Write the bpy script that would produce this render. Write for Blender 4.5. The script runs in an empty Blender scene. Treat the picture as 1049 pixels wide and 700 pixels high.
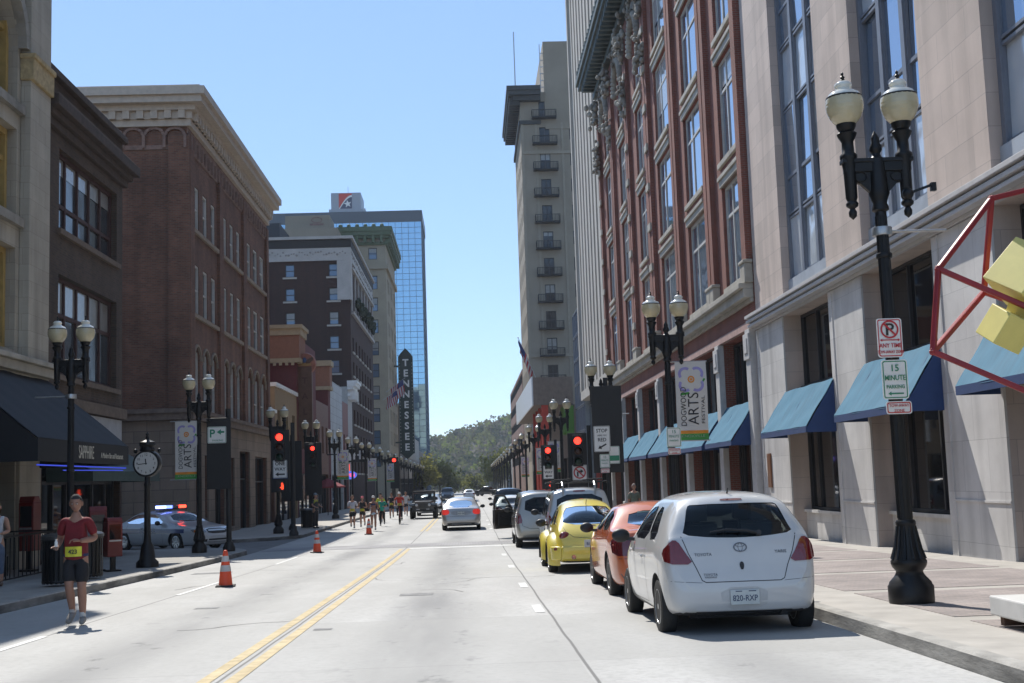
import bpy, bmesh, math, random
from mathutils import Vector, Matrix, Euler
from mathutils.bvhtree import BVHTree
random.seed(11)
SC = bpy.context.scene
COL = SC.collection
PI = math.pi
R = math.radians

# ------------------------------------------------------------------ objects
def prop(o, label=None, cat=None, group=None, kind=None):
    if label: o['label'] = label
    if cat: o['category'] = cat
    if group: o['group'] = group
    if kind: o['kind'] = kind
    return o

def thing(name, label, cat, loc=(0, 0, 0), rz=0.0, group=None):
    o = bpy.data.objects.new(name, None)
    o.empty_display_size = .3
    COL.objects.link(o)
    o.location = loc
    o.rotation_euler = (0, 0, rz)
    return prop(o, label, cat, group)

def kids(o):
    return [c for c in bpy.data.objects if c.parent is o]

KID = {}
def dup(root, loc, rz, label, group=None, rot=None):
    """copy of a thing with its parts and sub-parts"""
    if root.name not in KID:
        KID[root.name] = [(c, kids(c)) for c in kids(root)]
    n = root.copy(); COL.objects.link(n)
    n.location = loc
    n.rotation_euler = rot if rot else (0, 0, rz)
    n['label'] = label
    if group: n['group'] = group
    for c, gs in KID[root.name]:
        d = c.copy(); COL.objects.link(d); d.parent = n
        for q in gs:
            e = q.copy(); COL.objects.link(e); e.parent = d
    return n

# ------------------------------------------------------------------ mesh gatherer
class G:
    def __init__(s):
        s.v = []; s.f = []; s.m = []; s.T = None; s.cuts = []
    def cut(s):
        """the next shapes belong to a new piece: each piece becomes an object of its own"""
        s.cuts.append((len(s.v), len(s.f)))
    def add(s, vs, fs, mi=0):
        b = len(s.v)
        if s.T is not None:
            vs = [s.T @ Vector(v) for v in vs]
        s.v += [tuple(v) for v in vs]
        for f in fs:
            s.f.append(tuple(b + i for i in f)); s.m.append(mi)
    def quad(s, a, b, c, d, mi=0):
        s.add([a, b, c, d], [(0, 1, 2, 3)], mi)
    def box(s, x0, x1, y0, y1, z0, z1, mi=0):
        s.add([(x0, y0, z0), (x1, y0, z0), (x1, y1, z0), (x0, y1, z0), (x0, y0, z1), (x1, y0, z1), (x1, y1, z1), (x0, y1, z1)],
              [(3, 2, 1, 0), (4, 5, 6, 7), (0, 1, 5, 4), (1, 2, 6, 5), (2, 3, 7, 6), (3, 0, 4, 7)], mi)
    def bar(s, p, q, w, h=None, mi=0, up=(0, 0, 1)):
        p = Vector(p); q = Vector(q); d = (q - p)
        if d.length < 1e-6: return
        d.normalize(); u = Vector(up)
        if abs(d.dot(u)) > .98: u = Vector((0, 1, 0))
        a = d.cross(u).normalized(); b = a.cross(d).normalized()
        h = w if h is None else h
        vs = []
        for e in (p, q):
            for i, j in ((-1, -1), (1, -1), (1, 1), (-1, 1)):
                vs.append(e + a * (i * w / 2) + b * (j * h / 2))
        s.add(vs, [(3, 2, 1, 0), (4, 5, 6, 7), (0, 1, 5, 4), (1, 2, 6, 5), (2, 3, 7, 6), (3, 0, 4, 7)], mi)
    def tube(s, pts, r, n=8, mi=0, cap=True):
        pts = [Vector(p) for p in pts]
        rs = r if isinstance(r, (list, tuple)) else [r] * len(pts)
        vs = []
        ref = None
        for i, p in enumerate(pts):
            d = (pts[min(i + 1, len(pts) - 1)] - pts[max(i - 1, 0)])
            d = d.normalized() if d.length > 1e-9 else Vector((0, 0, 1))
            if ref is None:
                ref = Vector((0, 0, 1)) if abs(d.z) < .9 else Vector((1, 0, 0))
            a = d.cross(ref)
            if a.length < 1e-4:
                a = d.cross(Vector((0, 1, 0)))
            a.normalize(); b = d.cross(a).normalized()
            ref = a.cross(d) * -1 if False else ref
            for k in range(n):
                t = 2 * PI * k / n
                vs.append(p + (a * math.cos(t) + b * math.sin(t)) * rs[i])
        fs = []
        for i in range(len(pts) - 1):
            for k in range(n):
                k2 = (k + 1) % n
                fs.append((i * n + k, i * n + k2, (i + 1) * n + k2, (i + 1) * n + k))
        if cap:
            fs.append(tuple(range(n - 1, -1, -1))); b0 = (len(pts) - 1) * n
            fs.append(tuple(range(b0, b0 + n)))
        s.add(vs, fs, mi)
    def lathe(s, prof, n=16, c=(0, 0, 0), mi=0, axis='z', mis=None, flute=None):
        vs = []; fs = []
        for (r, z) in prof:
            for k in range(n):
                t = 2 * PI * k / n
                rr = max(r, 1e-4)
                x, y = rr * math.cos(t), rr * math.sin(t)
                if axis == 'z': vs.append((c[0] + x, c[1] + y, c[2] + z))
                elif axis == 'x': vs.append((c[0] + z, c[1] + x, c[2] + y))
                else: vs.append((c[0] + x, c[1] + z, c[2] + y))
        b = len(prof)
        if mis is None:
            for i in range(b - 1):
                for k in range(n):
                    k2 = (k + 1) % n
                    fs.append((i * n + k, i * n + k2, (i + 1) * n + k2, (i + 1) * n + k))
            fs.append(tuple(range(n - 1, -1, -1))); fs.append(tuple(range((b - 1) * n, b * n)))
            s.add(vs, fs, mi)
        else:
            base = len(s.v); s.add(vs, [], 0)
            for i in range(b - 1):
                for k in range(n):
                    k2 = (k + 1) % n
                    s.f.append(tuple(base + q for q in (i * n + k, i * n + k2, (i + 1) * n + k2, (i + 1) * n + k))); s.m.append(mis[i])
            s.f.append(tuple(base + q for q in range(n - 1, -1, -1))); s.m.append(mis[0])
            s.f.append(tuple(base + q for q in range((b - 1) * n, b * n))); s.m.append(mis[-1])
    def prism(s, poly, fn0, fn1, mi=0):
        """poly 2d -> two copies through fn0/fn1 (3d), closed"""
        n = len(poly)
        vs = [fn0(*p) for p in poly] + [fn1(*p) for p in poly]
        fs = [tuple(range(n)), tuple(range(2 * n - 1, n - 1, -1))]
        for i in range(n):
            j = (i + 1) % n
            fs.append((i, n + i, n + j, j))
        s.add(vs, fs, mi)
    def ell(s, c, r, mi=0, nu=12, nv=8, rot=None):
        vs = []; fs = []
        for i in range(nv + 1):
            ph = PI * i / nv
            for k in range(nu):
                t = 2 * PI * k / nu
                p = Vector((r[0] * math.sin(ph) * math.cos(t), r[1] * math.sin(ph) * math.sin(t), r[2] * math.cos(ph)))
                if rot is not None: p = rot @ p
                vs.append(Vector(c) + p)
        for i in range(nv):
            for k in range(nu):
                k2 = (k + 1) % nu
                fs.append((i * nu + k, (i + 1) * nu + k, (i + 1) * nu + k2, i * nu + k2))
        s.add(vs, fs, mi)
    def text(s, st, o, size, X=(1, 0, 0), Y=(0, 0, 1), mi=0, align='CENTER', sx=1.0, th=.004, bold=0.0):
        """lettering; o = centre/left of the line (mid height)"""
        vs, fs = text_geo(st, align, bold)
        X = Vector(X); Y = Vector(Y); N = X.cross(Y)
        o = Vector(o)
        s.add([o + X * (v[0] * size * sx) + Y * ((v[1] - .34) * size) + N * (v[2] * th) for v in vs], fs, mi)
    def obj(s, name, mats, parent=None, loc=None, rz=0.0, smooth=None, bevel=0, rot=None):
        if s.cuts:
            cs = s.cuts + [(len(s.v), len(s.f))]; first = None
            if cs[0] != (0, 0): cs = [(0, 0)] + cs
            for (v0, f0), (v1, f1) in zip(cs, cs[1:]):
                if f1 <= f0: continue
                q = G(); q.v = s.v[v0:v1]; q.f = [tuple(i - v0 for i in f) for f in s.f[f0:f1]]; q.m = s.m[f0:f1]
                o = q.obj(name, mats, parent, loc, rz, smooth, bevel, rot); first = first or o
            return first
        me = bpy.data.meshes.new(name)
        me.from_pydata(s.v, [], s.f)
        if not isinstance(mats, (list, tuple)): mats = [mats]
        for m in mats: me.materials.append(m)
        if any(s.m): me.polygons.foreach_set('material_index', s.m)
        if smooth is not None:
            me.polygons.foreach_set('use_smooth', [True] * len(me.polygons))
            me.set_sharp_from_angle(angle=R(smooth))
        me.update()
        return link(name, me, parent, loc, rz, bevel, rot)

def link(name, me, parent=None, loc=None, rz=0.0, bevel=0, rot=None):
    o = bpy.data.objects.new(name, me)
    COL.objects.link(o)
    if parent: o.parent = parent
    if loc is not None: o.location = loc
    o.rotation_euler = rot if rot is not None else (0, 0, rz)
    if bevel:
        b = o.modifiers.new('bevel', 'BEVEL'); b.width = bevel; b.segments = 2; b.limit_method = 'ANGLE'; b.angle_limit = R(40)
    return o

def evaluated_mesh(o, name):
    dg = bpy.context.evaluated_depsgraph_get()
    dg.update()
    me = bpy.data.meshes.new_from_object(o.evaluated_get(dg), preserve_all_data_layers=True, depsgraph=dg)
    me.name = name
    return me

_TXT = {}
def text_geo(st, align, bold):
    k = (st, align, bold)
    if k in _TXT: return _TXT[k]
    cu = bpy.data.curves.new('txt', 'FONT'); cu.body = st; cu.align_x = align; cu.size = 1.0
    cu.extrude = .5; cu.resolution_u = 3; cu.offset = bold
    o = bpy.data.objects.new('txt', cu); COL.objects.link(o)
    me = evaluated_mesh(o, 'txt')
    vs = [tuple(v.co) for v in me.vertices]; vs = [(a, b, c + .5) for a, b, c in vs]
    fs = [tuple(p.vertices) for p in me.polygons]
    bpy.data.objects.remove(o); bpy.data.meshes.remove(me); bpy.data.curves.remove(cu)
    _TXT[k] = (vs, fs)
    return vs, fs

# ------------------------------------------------------------------ materials
def nodes(name):
    m = bpy.data.materials.new(name); m.use_nodes = True
    nt = m.node_tree
    return m, nt, nt.nodes['Principled BSDF']

def N(nt, t, **kw):
    n = nt.nodes.new(t)
    for k, v in kw.items(): setattr(n, k, v)
    return n

def mixcol(nt, fac, a, b):
    n = N(nt, 'ShaderNodeMix', data_type='RGBA')
    for sock, val in ((n.inputs[0], fac), (n.inputs[6], a), (n.inputs[7], b)):
        if hasattr(val, 'links') or hasattr(val, 'is_output'): nt.links.new(val, sock)
        elif isinstance(val, (int, float)): sock.default_value = val
        else: sock.default_value = (val[0], val[1], val[2], 1)
    return n.outputs[2]

def sc(c, k): return tuple(min(1, x * k) for x in c)

def M(name, col, rough=.6, metal=0.0, var=.12, scale=4.0, bump=0.0, bscale=None, coat=0.0, spec=.5, stretch=(1, 1, 1), col2=None, detail=4):
    m, nt, b = nodes(name)
    b.inputs['Roughness'].default_value = rough
    b.inputs['Metallic'].default_value = metal
    b.inputs['Specular IOR Level'].default_value = spec
    if coat:
        b.inputs['Coat Weight'].default_value = coat; b.inputs['Coat Roughness'].default_value = .05
    tc = N(nt, 'ShaderNodeTexCoord'); mp = N(nt, 'ShaderNodeMapping'); mp.inputs['Scale'].default_value = stretch
    nt.links.new(tc.outputs['Object'], mp.inputs['Vector'])
    if var or col2:
        no = N(nt, 'ShaderNodeTexNoise'); no.inputs['Scale'].default_value = scale; no.inputs['Detail'].default_value = detail
        no.inputs['Roughness'].default_value = .62
        nt.links.new(mp.outputs[0], no.inputs['Vector'])
        rp = N(nt, 'ShaderNodeMapRange'); rp.inputs[1].default_value = .3; rp.inputs[2].default_value = .7
        nt.links.new(no.outputs[0], rp.inputs[0])
        c = mixcol(nt, rp.outputs[0], sc(col, 1 - var), col2 if col2 else sc(col, 1 + var))
        nt.links.new(c, b.inputs['Base Color'])
    else:
        b.inputs['Base Color'].default_value = (*col, 1)
    if bump:
        nb = N(nt, 'ShaderNodeTexNoise'); nb.inputs['Scale'].default_value = bscale or scale * 6; nb.inputs['Detail'].default_value = 4
        nt.links.new(mp.outputs[0], nb.inputs['Vector'])
        bp = N(nt, 'ShaderNodeBump'); bp.inputs['Strength'].default_value = bump; bp.inputs['Distance'].default_value = .02
        nt.links.new(nb.outputs[0], bp.inputs['Height']); nt.links.new(bp.outputs[0], b.inputs['Normal'])
    return m

def Mbrick(name, c1, c2, mortar, bw=.22, bh=.075, ms=.012, rough=.85, var=.25, vscale=.35, bump=.25, stainv=.0, offset=.5, flat=False):
    """brick / block pattern laid on vertical faces (x+y, z) or flat faces (x, y)"""
    m, nt, b = nodes(name)
    b.inputs['Roughness'].default_value = rough
    tc = N(nt, 'ShaderNodeTexCoord'); sp = N(nt, 'ShaderNodeSeparateXYZ'); cb = N(nt, 'ShaderNodeCombineXYZ')
    nt.links.new(tc.outputs['Object'], sp.inputs[0])
    if flat:
        nt.links.new(sp.outputs[0], cb.inputs[0]); nt.links.new(sp.outputs[1], cb.inputs[1])
    else:
        ad = N(nt, 'ShaderNodeMath', operation='ADD')
        nt.links.new(sp.outputs[0], ad.inputs[0]); nt.links.new(sp.outputs[1], ad.inputs[1])
        nt.links.new(ad.outputs[0], cb.inputs[0]); nt.links.new(sp.outputs[2], cb.inputs[1])
    br = N(nt, 'ShaderNodeTexBrick'); br.offset = offset
    br.inputs['Scale'].default_value = 1.0
    br.inputs['Brick Width'].default_value = bw; br.inputs['Row Height'].default_value = bh
    br.inputs['Mortar Size'].default_value = ms; br.inputs['Mortar Smooth'].default_value = .1
    br.inputs['Bias'].default_value = 0
    br.inputs['Color1'].default_value = (*c1, 1); br.inputs['Color2'].default_value = (*c2, 1); br.inputs['Mortar'].default_value = (*mortar, 1)
    nt.links.new(cb.outputs[0], br.inputs['Vector'])
    no = N(nt, 'ShaderNodeTexNoise'); no.inputs['Scale'].default_value = vscale; no.inputs['Detail'].default_value = 8; no.inputs['Roughness'].default_value = .65
    nt.links.new(tc.outputs['Object'], no.inputs['Vector'])
    rp = N(nt, 'ShaderNodeMapRange'); rp.inputs[1].default_value = .3; rp.inputs[2].default_value = .7
    rp.inputs[3].default_value = 1 - var; rp.inputs[4].default_value = 1 + var
    nt.links.new(no.outputs[0], rp.inputs[0])
    mu = N(nt, 'ShaderNodeVectorMath', operation='SCALE')
    smp = N(nt, 'ShaderNodeMapping'); smp.inputs['Scale'].default_value = (1.7, 1.7, .10); nt.links.new(tc.outputs['Object'], smp.inputs[0])
    sn = N(nt, 'ShaderNodeTexNoise'); sn.inputs['Scale'].default_value = 1.0; sn.inputs['Detail'].default_value = 6; nt.links.new(smp.outputs[0], sn.inputs['Vector'])
    sr = N(nt, 'ShaderNodeMapRange'); sr.inputs[1].default_value = .45; sr.inputs[2].default_value = .75; sr.inputs[3].default_value = 1.0; sr.inputs[4].default_value = 1.0 if flat else .72
    nt.links.new(sn.outputs[0], sr.inputs[0])
    sm = N(nt, 'ShaderNodeMath', operation='MULTIPLY'); nt.links.new(rp.outputs[0], sm.inputs[0]); nt.links.new(sr.outputs[0], sm.inputs[1])
    nt.links.new(br.outputs[0], mu.inputs[0]); nt.links.new(sm.outputs[0], mu.inputs['Scale'])
    nt.links.new(mu.outputs[0], b.inputs['Base Color'])
    bp = N(nt, 'ShaderNodeBump'); bp.inputs['Strength'].default_value = bump; bp.inputs['Distance'].default_value = .01; bp.invert = True
    nt.links.new(br.outputs['Fac'], bp.inputs['Height']); nt.links.new(bp.outputs[0], b.inputs['Normal'])
    return m

def Mglass(name, col=(.02, .025, .03), rough=.04, spec=.6, metal=0.0, wob=.0, wscale=.8):
    m, nt, b = nodes(name)
    b.inputs['Base Color'].default_value = (*col, 1); b.inputs['Roughness'].default_value = rough
    b.inputs['Specular IOR Level'].default_value = spec; b.inputs['Metallic'].default_value = metal
    if wob:
        tc = N(nt, 'ShaderNodeTexCoord'); no = N(nt, 'ShaderNodeTexNoise'); no.inputs['Scale'].default_value = wscale; no.inputs['Detail'].default_value = 1
        nt.links.new(tc.outputs['Object'], no.inputs['Vector'])
        bp = N(nt, 'ShaderNodeBump'); bp.inputs['Strength'].default_value = wob; bp.inputs['Distance'].default_value = .1
        nt.links.new(no.outputs[0], bp.inputs['Height']); nt.links.new(bp.outputs[0], b.inputs['Normal'])
    return m

def Mclear(name, tint=(.55, .62, .6), rough=.02):
    """window glass one can see through: tinted transparency under a Fresnel gloss"""
    m = bpy.data.materials.new(name); m.use_nodes = True; nt = m.node_tree
    nt.nodes.remove(nt.nodes['Principled BSDF']); out = nt.nodes['Material Output']
    t = N(nt, 'ShaderNodeBsdfTransparent'); t.inputs[0].default_value = (*tint, 1)
    g = N(nt, 'ShaderNodeBsdfGlossy'); g.inputs['Roughness'].default_value = rough; g.inputs[0].default_value = (.9, .95, 1, 1)
    f = N(nt, 'ShaderNodeFresnel'); f.inputs[0].default_value = 1.5
    x = N(nt, 'ShaderNodeMixShader')
    nt.links.new(f.outputs[0], x.inputs[0]); nt.links.new(t.outputs[0], x.inputs[1]); nt.links.new(g.outputs[0], x.inputs[2])
    nt.links.new(x.outputs[0], out.inputs[0])
    return m

def Mpaint(name, col, rough=.35, metal=.0, coat=1.0, var=.04):
    return M(name, col, rough=rough, metal=metal, var=var, scale=1.5, coat=coat)

def Memit(name, col, st, base=(.02, .02, .02)):
    m, nt, b = nodes(name)
    b.inputs['Base Color'].default_value = (*base, 1)
    b.inputs['Emission Color'].default_value = (*col, 1); b.inputs['Emission Strength'].default_value = st
    return m

MT = {}
def mt(k, *a, **kw):
    if k not in MT: MT[k] = M(k, *a, **kw)
    return MT[k]

BLACK = M('black_iron', (.006, .006, .007), rough=.42, var=.3, scale=8, spec=.35)
DARK = M('dark_void', (.006, .006, .007), rough=.8, var=.2)
RUBBER = M('tyre_rubber', (.012, .012, .012), rough=.75, var=.3, scale=30)
STEEL = M('galvanised_steel', (.42, .43, .44), rough=.4, metal=.8, var=.15)
WHITEP = M('white_enamel', (.75, .75, .73), rough=.4, var=.06)
SIGNGREEN = M('sign_green', (.02, .22, .12), rough=.4, var=.05)
SIGNRED = M('sign_red', (.5, .02, .03), rough=.4, var=.05)
SIGNBLACK = M('sign_black', (.02, .02, .02), rough=.45, var=.05)
CHROME = M('chrome', (.75, .76, .78), rough=.12, metal=1, var=.03)

# ------------------------------------------------------------------ terrain profile (a street falling gently away)
KN = [(-60, 1.09), (36, -.657), (44, -.735), (60, -.775), (80, -.81), (190, -1.27), (260, -1.55), (420, -2.3), (620, -3.2), (3000, -3.2)]
def _raw(y):
    if y <= KN[0][0]: return KN[0][1] - (y - KN[0][0]) * .018
    for (a, za), (b, zb) in zip(KN, KN[1:]):
        if y <= b: return za + (zb - za) * (y - a) / (b - a)
    return KN[-1][1]
def zr(y):
    return sum(_raw(y + d) for d in (-6, -3, 0, 3, 6)) / 5
KH = .15
CURB_L, CURB_R = -7.35, 3.92
WALL_L, WALL_R = -12.0, 9.4

# ------------------------------------------------------------------ render, camera, sun, sky
SC.view_settings.view_transform = 'Standard'
SC.view_settings.look = 'None'
SC.view_settings.gamma = 1
SC.view_settings.use_curve_mapping = False
SC.view_settings.exposure = .42
SC.cycles.use_denoising = True
SC.render.resolution_x = 1024; SC.render.resolution_y = 683
SC.cycles.max_bounces = 8; SC.cycles.diffuse_bounces = 4; SC.cycles.glossy_bounces = 4; SC.cycles.transparent_max_bounces = 12
SC.cycles.caustics_reflective = False; SC.cycles.caustics_refractive = False
SC.cycles.sample_clamp_indirect = 6
FPX, ROLL = 1260.0, .033
cam = bpy.data.cameras.new('camera'); camo = bpy.data.objects.new('camera', cam); COL.objects.link(camo)
cam.sensor_width = 36; cam.lens = 36 * FPX / 1049; cam.clip_start = .1; cam.clip_end = 6000
dx, dy = 482.5 - 524.5, 493 - 350
a_ = dx * math.cos(ROLL) - dy * math.sin(ROLL); b_ = dx * math.sin(ROLL) + dy * math.cos(ROLL)
pitch = math.atan2(b_, FPX)
yaw = math.atan2(a_, math.hypot(FPX, b_))      # street direction lies left of the axis
camo.matrix_world = Matrix.Translation((0, 0, 1.45)) @ Matrix.Rotation(yaw, 4, 'Z') @ Matrix.Rotation(PI / 2 + pitch, 4, 'X') @ Matrix.Rotation(-ROLL, 4, 'Z')
SC.camera = camo
SUNV = Vector((-.285, .76, 1.0)).normalized()
sun = bpy.data.lights.new('sun', 'SUN'); suno = bpy.data.objects.new('sun', sun); COL.objects.link(suno)
sun.energy = 4.6; sun.angle = R(.53); sun.color = (1, .955, .88)
suno.rotation_euler = (-SUNV).to_track_quat('-Z', 'Y').to_euler(); suno.location = (0, 0, 80)
w = bpy.data.worlds.new('World'); SC.world = w; w.use_nodes = True
nt = w.node_tree
sky = nt.nodes.new('ShaderNodeTexSky'); sky.sky_type = 'NISHITA'; sky.sun_disc = False
sky.sun_elevation = math.asin(SUNV.z); sky.sun_rotation = math.atan2(SUNV.x, SUNV.y)
sky.altitude = 1500; sky.air_density = 1.0; sky.dust_density = .1; sky.ozone_density = 2.2
tint = nt.nodes.new('ShaderNodeVectorMath'); tint.operation = 'MULTIPLY'; tint.inputs[1].default_value = (.97, .975, 1.04)
nt.links.new(sky.outputs[0], tint.inputs[0]); 
veil = nt.nodes.new('ShaderNodeMix'); veil.data_type = 'RGBA'; veil.inputs[0].default_value = .38; veil.inputs[7].default_value = (2.9, 4.6, 7.0, 1)
nt.links.new(tint.outputs[0], veil.inputs[6]); nt.links.new(veil.outputs[2], nt.nodes['Background'].inputs[0]); nt.nodes['Background'].inputs[1].default_value = .125

# ------------------------------------------------------------------ ground, road, kerbs
def sheet(name, xs, ys, zf, mat, kind='structure'):
    g = G()
    for y in ys:
        for x in xs: g.v.append((x, y, zf(x, y)))
    n = len(xs)
    for j in range(len(ys) - 1):
        for i in range(n - 1):
            g.f.append((j * n + i, j * n + i + 1, (j + 1) * n + i + 1, (j + 1) * n + i)); g.m.append(0)
    o = g.obj(name, mat, smooth=60); o['kind'] = kind
    return o

def slab(name, poly, mat, top, thick=.3, step=3.0, kind='structure', bevel=0):
    """flat polygon draped on the street profile, with thickness"""
    bm = bmesh.new()
    f = bm.faces.new([bm.verts.new((x, y, 0)) for x, y in poly])
    ys = [p[1] for p in poly]; y = math.floor(min(ys) / step) * step + step
    while y < max(ys):
        bmesh.ops.bisect_plane(bm, geom=bm.verts[:] + bm.edges[:] + bm.faces[:], plane_co=(0, y, 0), plane_no=(0, 1, 0), dist=1e-4); y += step
    ret = bmesh.ops.extrude_face_region(bm, geom=bm.faces[:])
    low = [v for v in ret['geom'] if isinstance(v, bmesh.types.BMVert)]
    ls = set(low)
    for v in bm.verts:
        v.co.z = zr(v.co.y) + top - (thick if v in ls else 0)
    bmesh.ops.recalc_face_normals(bm, faces=bm.faces[:])
    me = bpy.data.meshes.new(name); bm.to_mesh(me); bm.free(); me.materials.append(mat)
    o = link(name, me, bevel=bevel)
    if kind: o['kind'] = kind
    return o

# road concrete: pale slabs with oil-darkened lane centres and joints
def road_mat():
    m, nt, b = nodes('road_concrete')
    b.inputs['Roughness'].default_value = .78
    tc = N(nt, 'ShaderNodeTexCoord'); sp = N(nt, 'ShaderNodeSeparateXYZ'); nt.links.new(tc.outputs['Object'], sp.inputs[0])
    def noise(scale, stretch, detail=6, rough=.6):
        mp = N(nt, 'ShaderNodeMapping'); mp.inputs['Scale'].default_value = stretch; nt.links.new(tc.outputs['Object'], mp.inputs[0])
        n = N(nt, 'ShaderNodeTexNoise'); n.inputs['Scale'].default_value = scale; n.inputs['Detail'].default_value = detail; n.inputs['Roughness'].default_value = rough
        nt.links.new(mp.outputs[0], n.inputs['Vector']); return n.outputs[0]
    def mr(s, a, b2, c=0, d=1):
        r = N(nt, 'ShaderNodeMapRange'); r.interpolation_type = 'SMOOTHSTEP'
        for i, v in ((1, a), (2, b2), (3, c), (4, d)): r.inputs[i].default_value = v
        nt.links.new(s, r.inputs[0]); return r.outputs[0]
    def mth(op, s, v):
        n = N(nt, 'ShaderNodeMath', operation=op)
        for i, q in ((0, s), (1, v)):
            if isinstance(q, (int, float)): n.inputs[i].default_value = q
            else: nt.links.new(q, n.inputs[i])
        return n.outputs[0]
    base = mixcol(nt, mr(noise(.9, (1, .35, 1)), .3, .7), (.36, .355, .34), (.45, .445, .43))
    base = mixcol(nt, mth('MULTIPLY', mr(noise(14, (1, 1, 1), 3), .40, .72), .45), base, (.28, .275, .265))
    band = None
    for xc, wd, k in ((-.62, .85, .95), (-3.75, .8, .9), (2.4, .7, .4)):
        d = mth('ABSOLUTE', mth('SUBTRACT', sp.outputs[0], xc), 0)
        e = mth('MULTIPLY', mr(d, .05, wd, 1, 0), k)
        band = e if band is None else mth('MAXIMUM', band, e)
    band = mth('MULTIPLY', band, mr(noise(.55, (1.6, .25, 1), 5), .25, .62, .25, 1))
    base = mixcol(nt, band, base, (.19, .19, .19))
    slabn = mth('ADD', mth('FLOOR', mth('DIVIDE', mth('ADD', sp.outputs[1], 2.3), 4.6), 0), mth('MULTIPLY', mth('FLOOR', mth('DIVIDE', mth('ADD', sp.outputs[0], 2.255), 3.2), 0), 17.3))
    wn = N(nt, 'ShaderNodeTexWhiteNoise', noise_dimensions='1D'); nt.links.new(slabn, wn.inputs['W'])
    base = mixcol(nt, mth('MULTIPLY', wn.outputs['Value'], .5), base, (.31, .305, .29))
    drip = mth('MULTIPLY', mr(noise(2.6, (1, .6, 1), 4), .60, .72), mth('ADD', band, .12))
    base = mixcol(nt, drip, base, (.12, .12, .12))
    stain = mr(noise(.23, (1, .5, 1), 7, .7),   .52, .7, 0, .45)
    base = mixcol(nt, stain, base, (.29, .285, .275))
    # transverse slab joints, slightly wandering
    fr = mth('FRACT', mth('ADD', mth('DIVIDE', sp.outputs[1], 4.6), mth('MULTIPLY', noise(.4, (1, 1, 1), 2), .012)), 0)
    jo = mth('MULTIPLY', mr(mth('ABSOLUTE', mth('SUBTRACT', fr, .5), 0), .0, .004, 1, 0), .45)
    base = mixcol(nt, jo, base, (.16, .155, .15))
    # longitudinal seams
    for xs_ in (-2.23, .98, -5.32):
        d = mth('ABSOLUTE', mth('SUBTRACT', sp.outputs[0], mth('ADD', mth('MULTIPLY', noise(.3, (0, 1, 0), 3), .05), xs_ - .025)), 0)
        base = mixcol(nt, mr(d, .008, .022, .85, 0), base, (.09, .088, .085))
    nt.links.new(base, b.inputs['Base Color'])
    bp = N(nt, 'ShaderNodeBump'); bp.inputs['Strength'].default_value = .15; bp.inputs['Distance'].default_value = .01
    nt.links.new(noise(60, (1, 1, 1), 3), bp.inputs['Height']); nt.links.new(bp.outputs[0], b.inputs['Normal'])
    return m
ROADM = road_mat()
YS = [-40 + 2 * i for i in range(0, 60)] + [80 + 5 * i for i in range(0, 69)]
sheet('ground', [-1500, -300, -100, -40, -13, 10, 40, 100, 300, 1500], [-300, -100] + YS + [450, 520, 640, 1000, 2200],
      lambda x, y: zr(y) - .12, M('ground_soil', (.12, .115, .09), rough=.95, var=.3, scale=.05))
sheet('road', [CURB_L, -5.3, -2.2, .98, 2.6, CURB_R], [y for y in YS if y <= 420], lambda x, y: zr(y), ROADM)
SIDE0, SIDE1 = 44.5, 51.2
sheet('side_street', [-90, -40, -14, CURB_L], [41, 43, 45, 47, 49, 51, 53, 55], lambda x, y: zr(y) - .002, M('side_street_asphalt', (.16, .16, .16), rough=.85, var=.25, scale=1.2))

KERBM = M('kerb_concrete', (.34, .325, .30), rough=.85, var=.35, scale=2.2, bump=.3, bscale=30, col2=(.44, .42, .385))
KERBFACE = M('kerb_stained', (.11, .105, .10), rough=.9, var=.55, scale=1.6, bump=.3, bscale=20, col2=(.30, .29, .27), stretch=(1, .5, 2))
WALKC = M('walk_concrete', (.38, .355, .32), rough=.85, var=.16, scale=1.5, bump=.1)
PAVER = Mbrick('brick_pavers', (.32, .27, .25), (.245, .21, .20), (.21, .195, .18), bw=.2, bh=.1, ms=.008, var=.22, vscale=.9, bump=.2, flat=True)

def kerb(name, path, inner, wd=.16, h=KH):
    """kerb swept along a path; inner = +1/-1 side on which the walk lies"""
    g = G(); pts = [Vector((x, y)) for x, y in path]
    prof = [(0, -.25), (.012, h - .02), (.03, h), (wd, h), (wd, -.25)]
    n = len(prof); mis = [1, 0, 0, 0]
    for i, p in enumerate(pts):
        d = (pts[min(i + 1, len(pts) - 1)] - pts[max(i - 1, 0)]).normalized()
        nn = Vector((-d.y, d.x)) * inner
        for (o, z) in prof:
            q = p + nn * o; g.v.append((q.x, q.y, zr(q.y) + z))
    for i in range(len(pts) - 1):
        for k in range(n - 1):
            g.f.append((i * n + k, i * n + k + 1, (i + 1) * n + k + 1, (i + 1) * n + k)); g.m.append(mis[k])
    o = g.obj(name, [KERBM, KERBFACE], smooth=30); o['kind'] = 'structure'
    return o
def seg(x, y0, y1, st=2.0):
    n = max(1, int(abs(y1 - y0) / st)); return [(x, y0 + (y1 - y0) * i / n) for i in range(n + 1)]
def arc(cx, cy, r, a0, a1, n=10):
    return [(cx + r * math.cos(R(a0 + (a1 - a0) * i / n)), cy + r * math.sin(R(a0 + (a1 - a0) * i / n))) for i in range(n + 1)]
kerb('kerb_right', seg(CURB_R, -40, 420), -1)
lp1 = seg(CURB_L, -40, SIDE0 - 4) + arc(CURB_L - 4, SIDE0 - 4, 4, 0, 90)[1:] + [(-30, SIDE0), (-90, SIDE0)]
lp2 = [(-90, SIDE1), (-30, SIDE1)] + arc(CURB_L - 4, SIDE1 + 4, 4, -90, 0) + seg(CURB_L, SIDE1 + 4, 420)[1:]
kerb('kerb_left', lp1, 1); kerb('kerb_left', lp2, 1)
wk = .16
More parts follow.
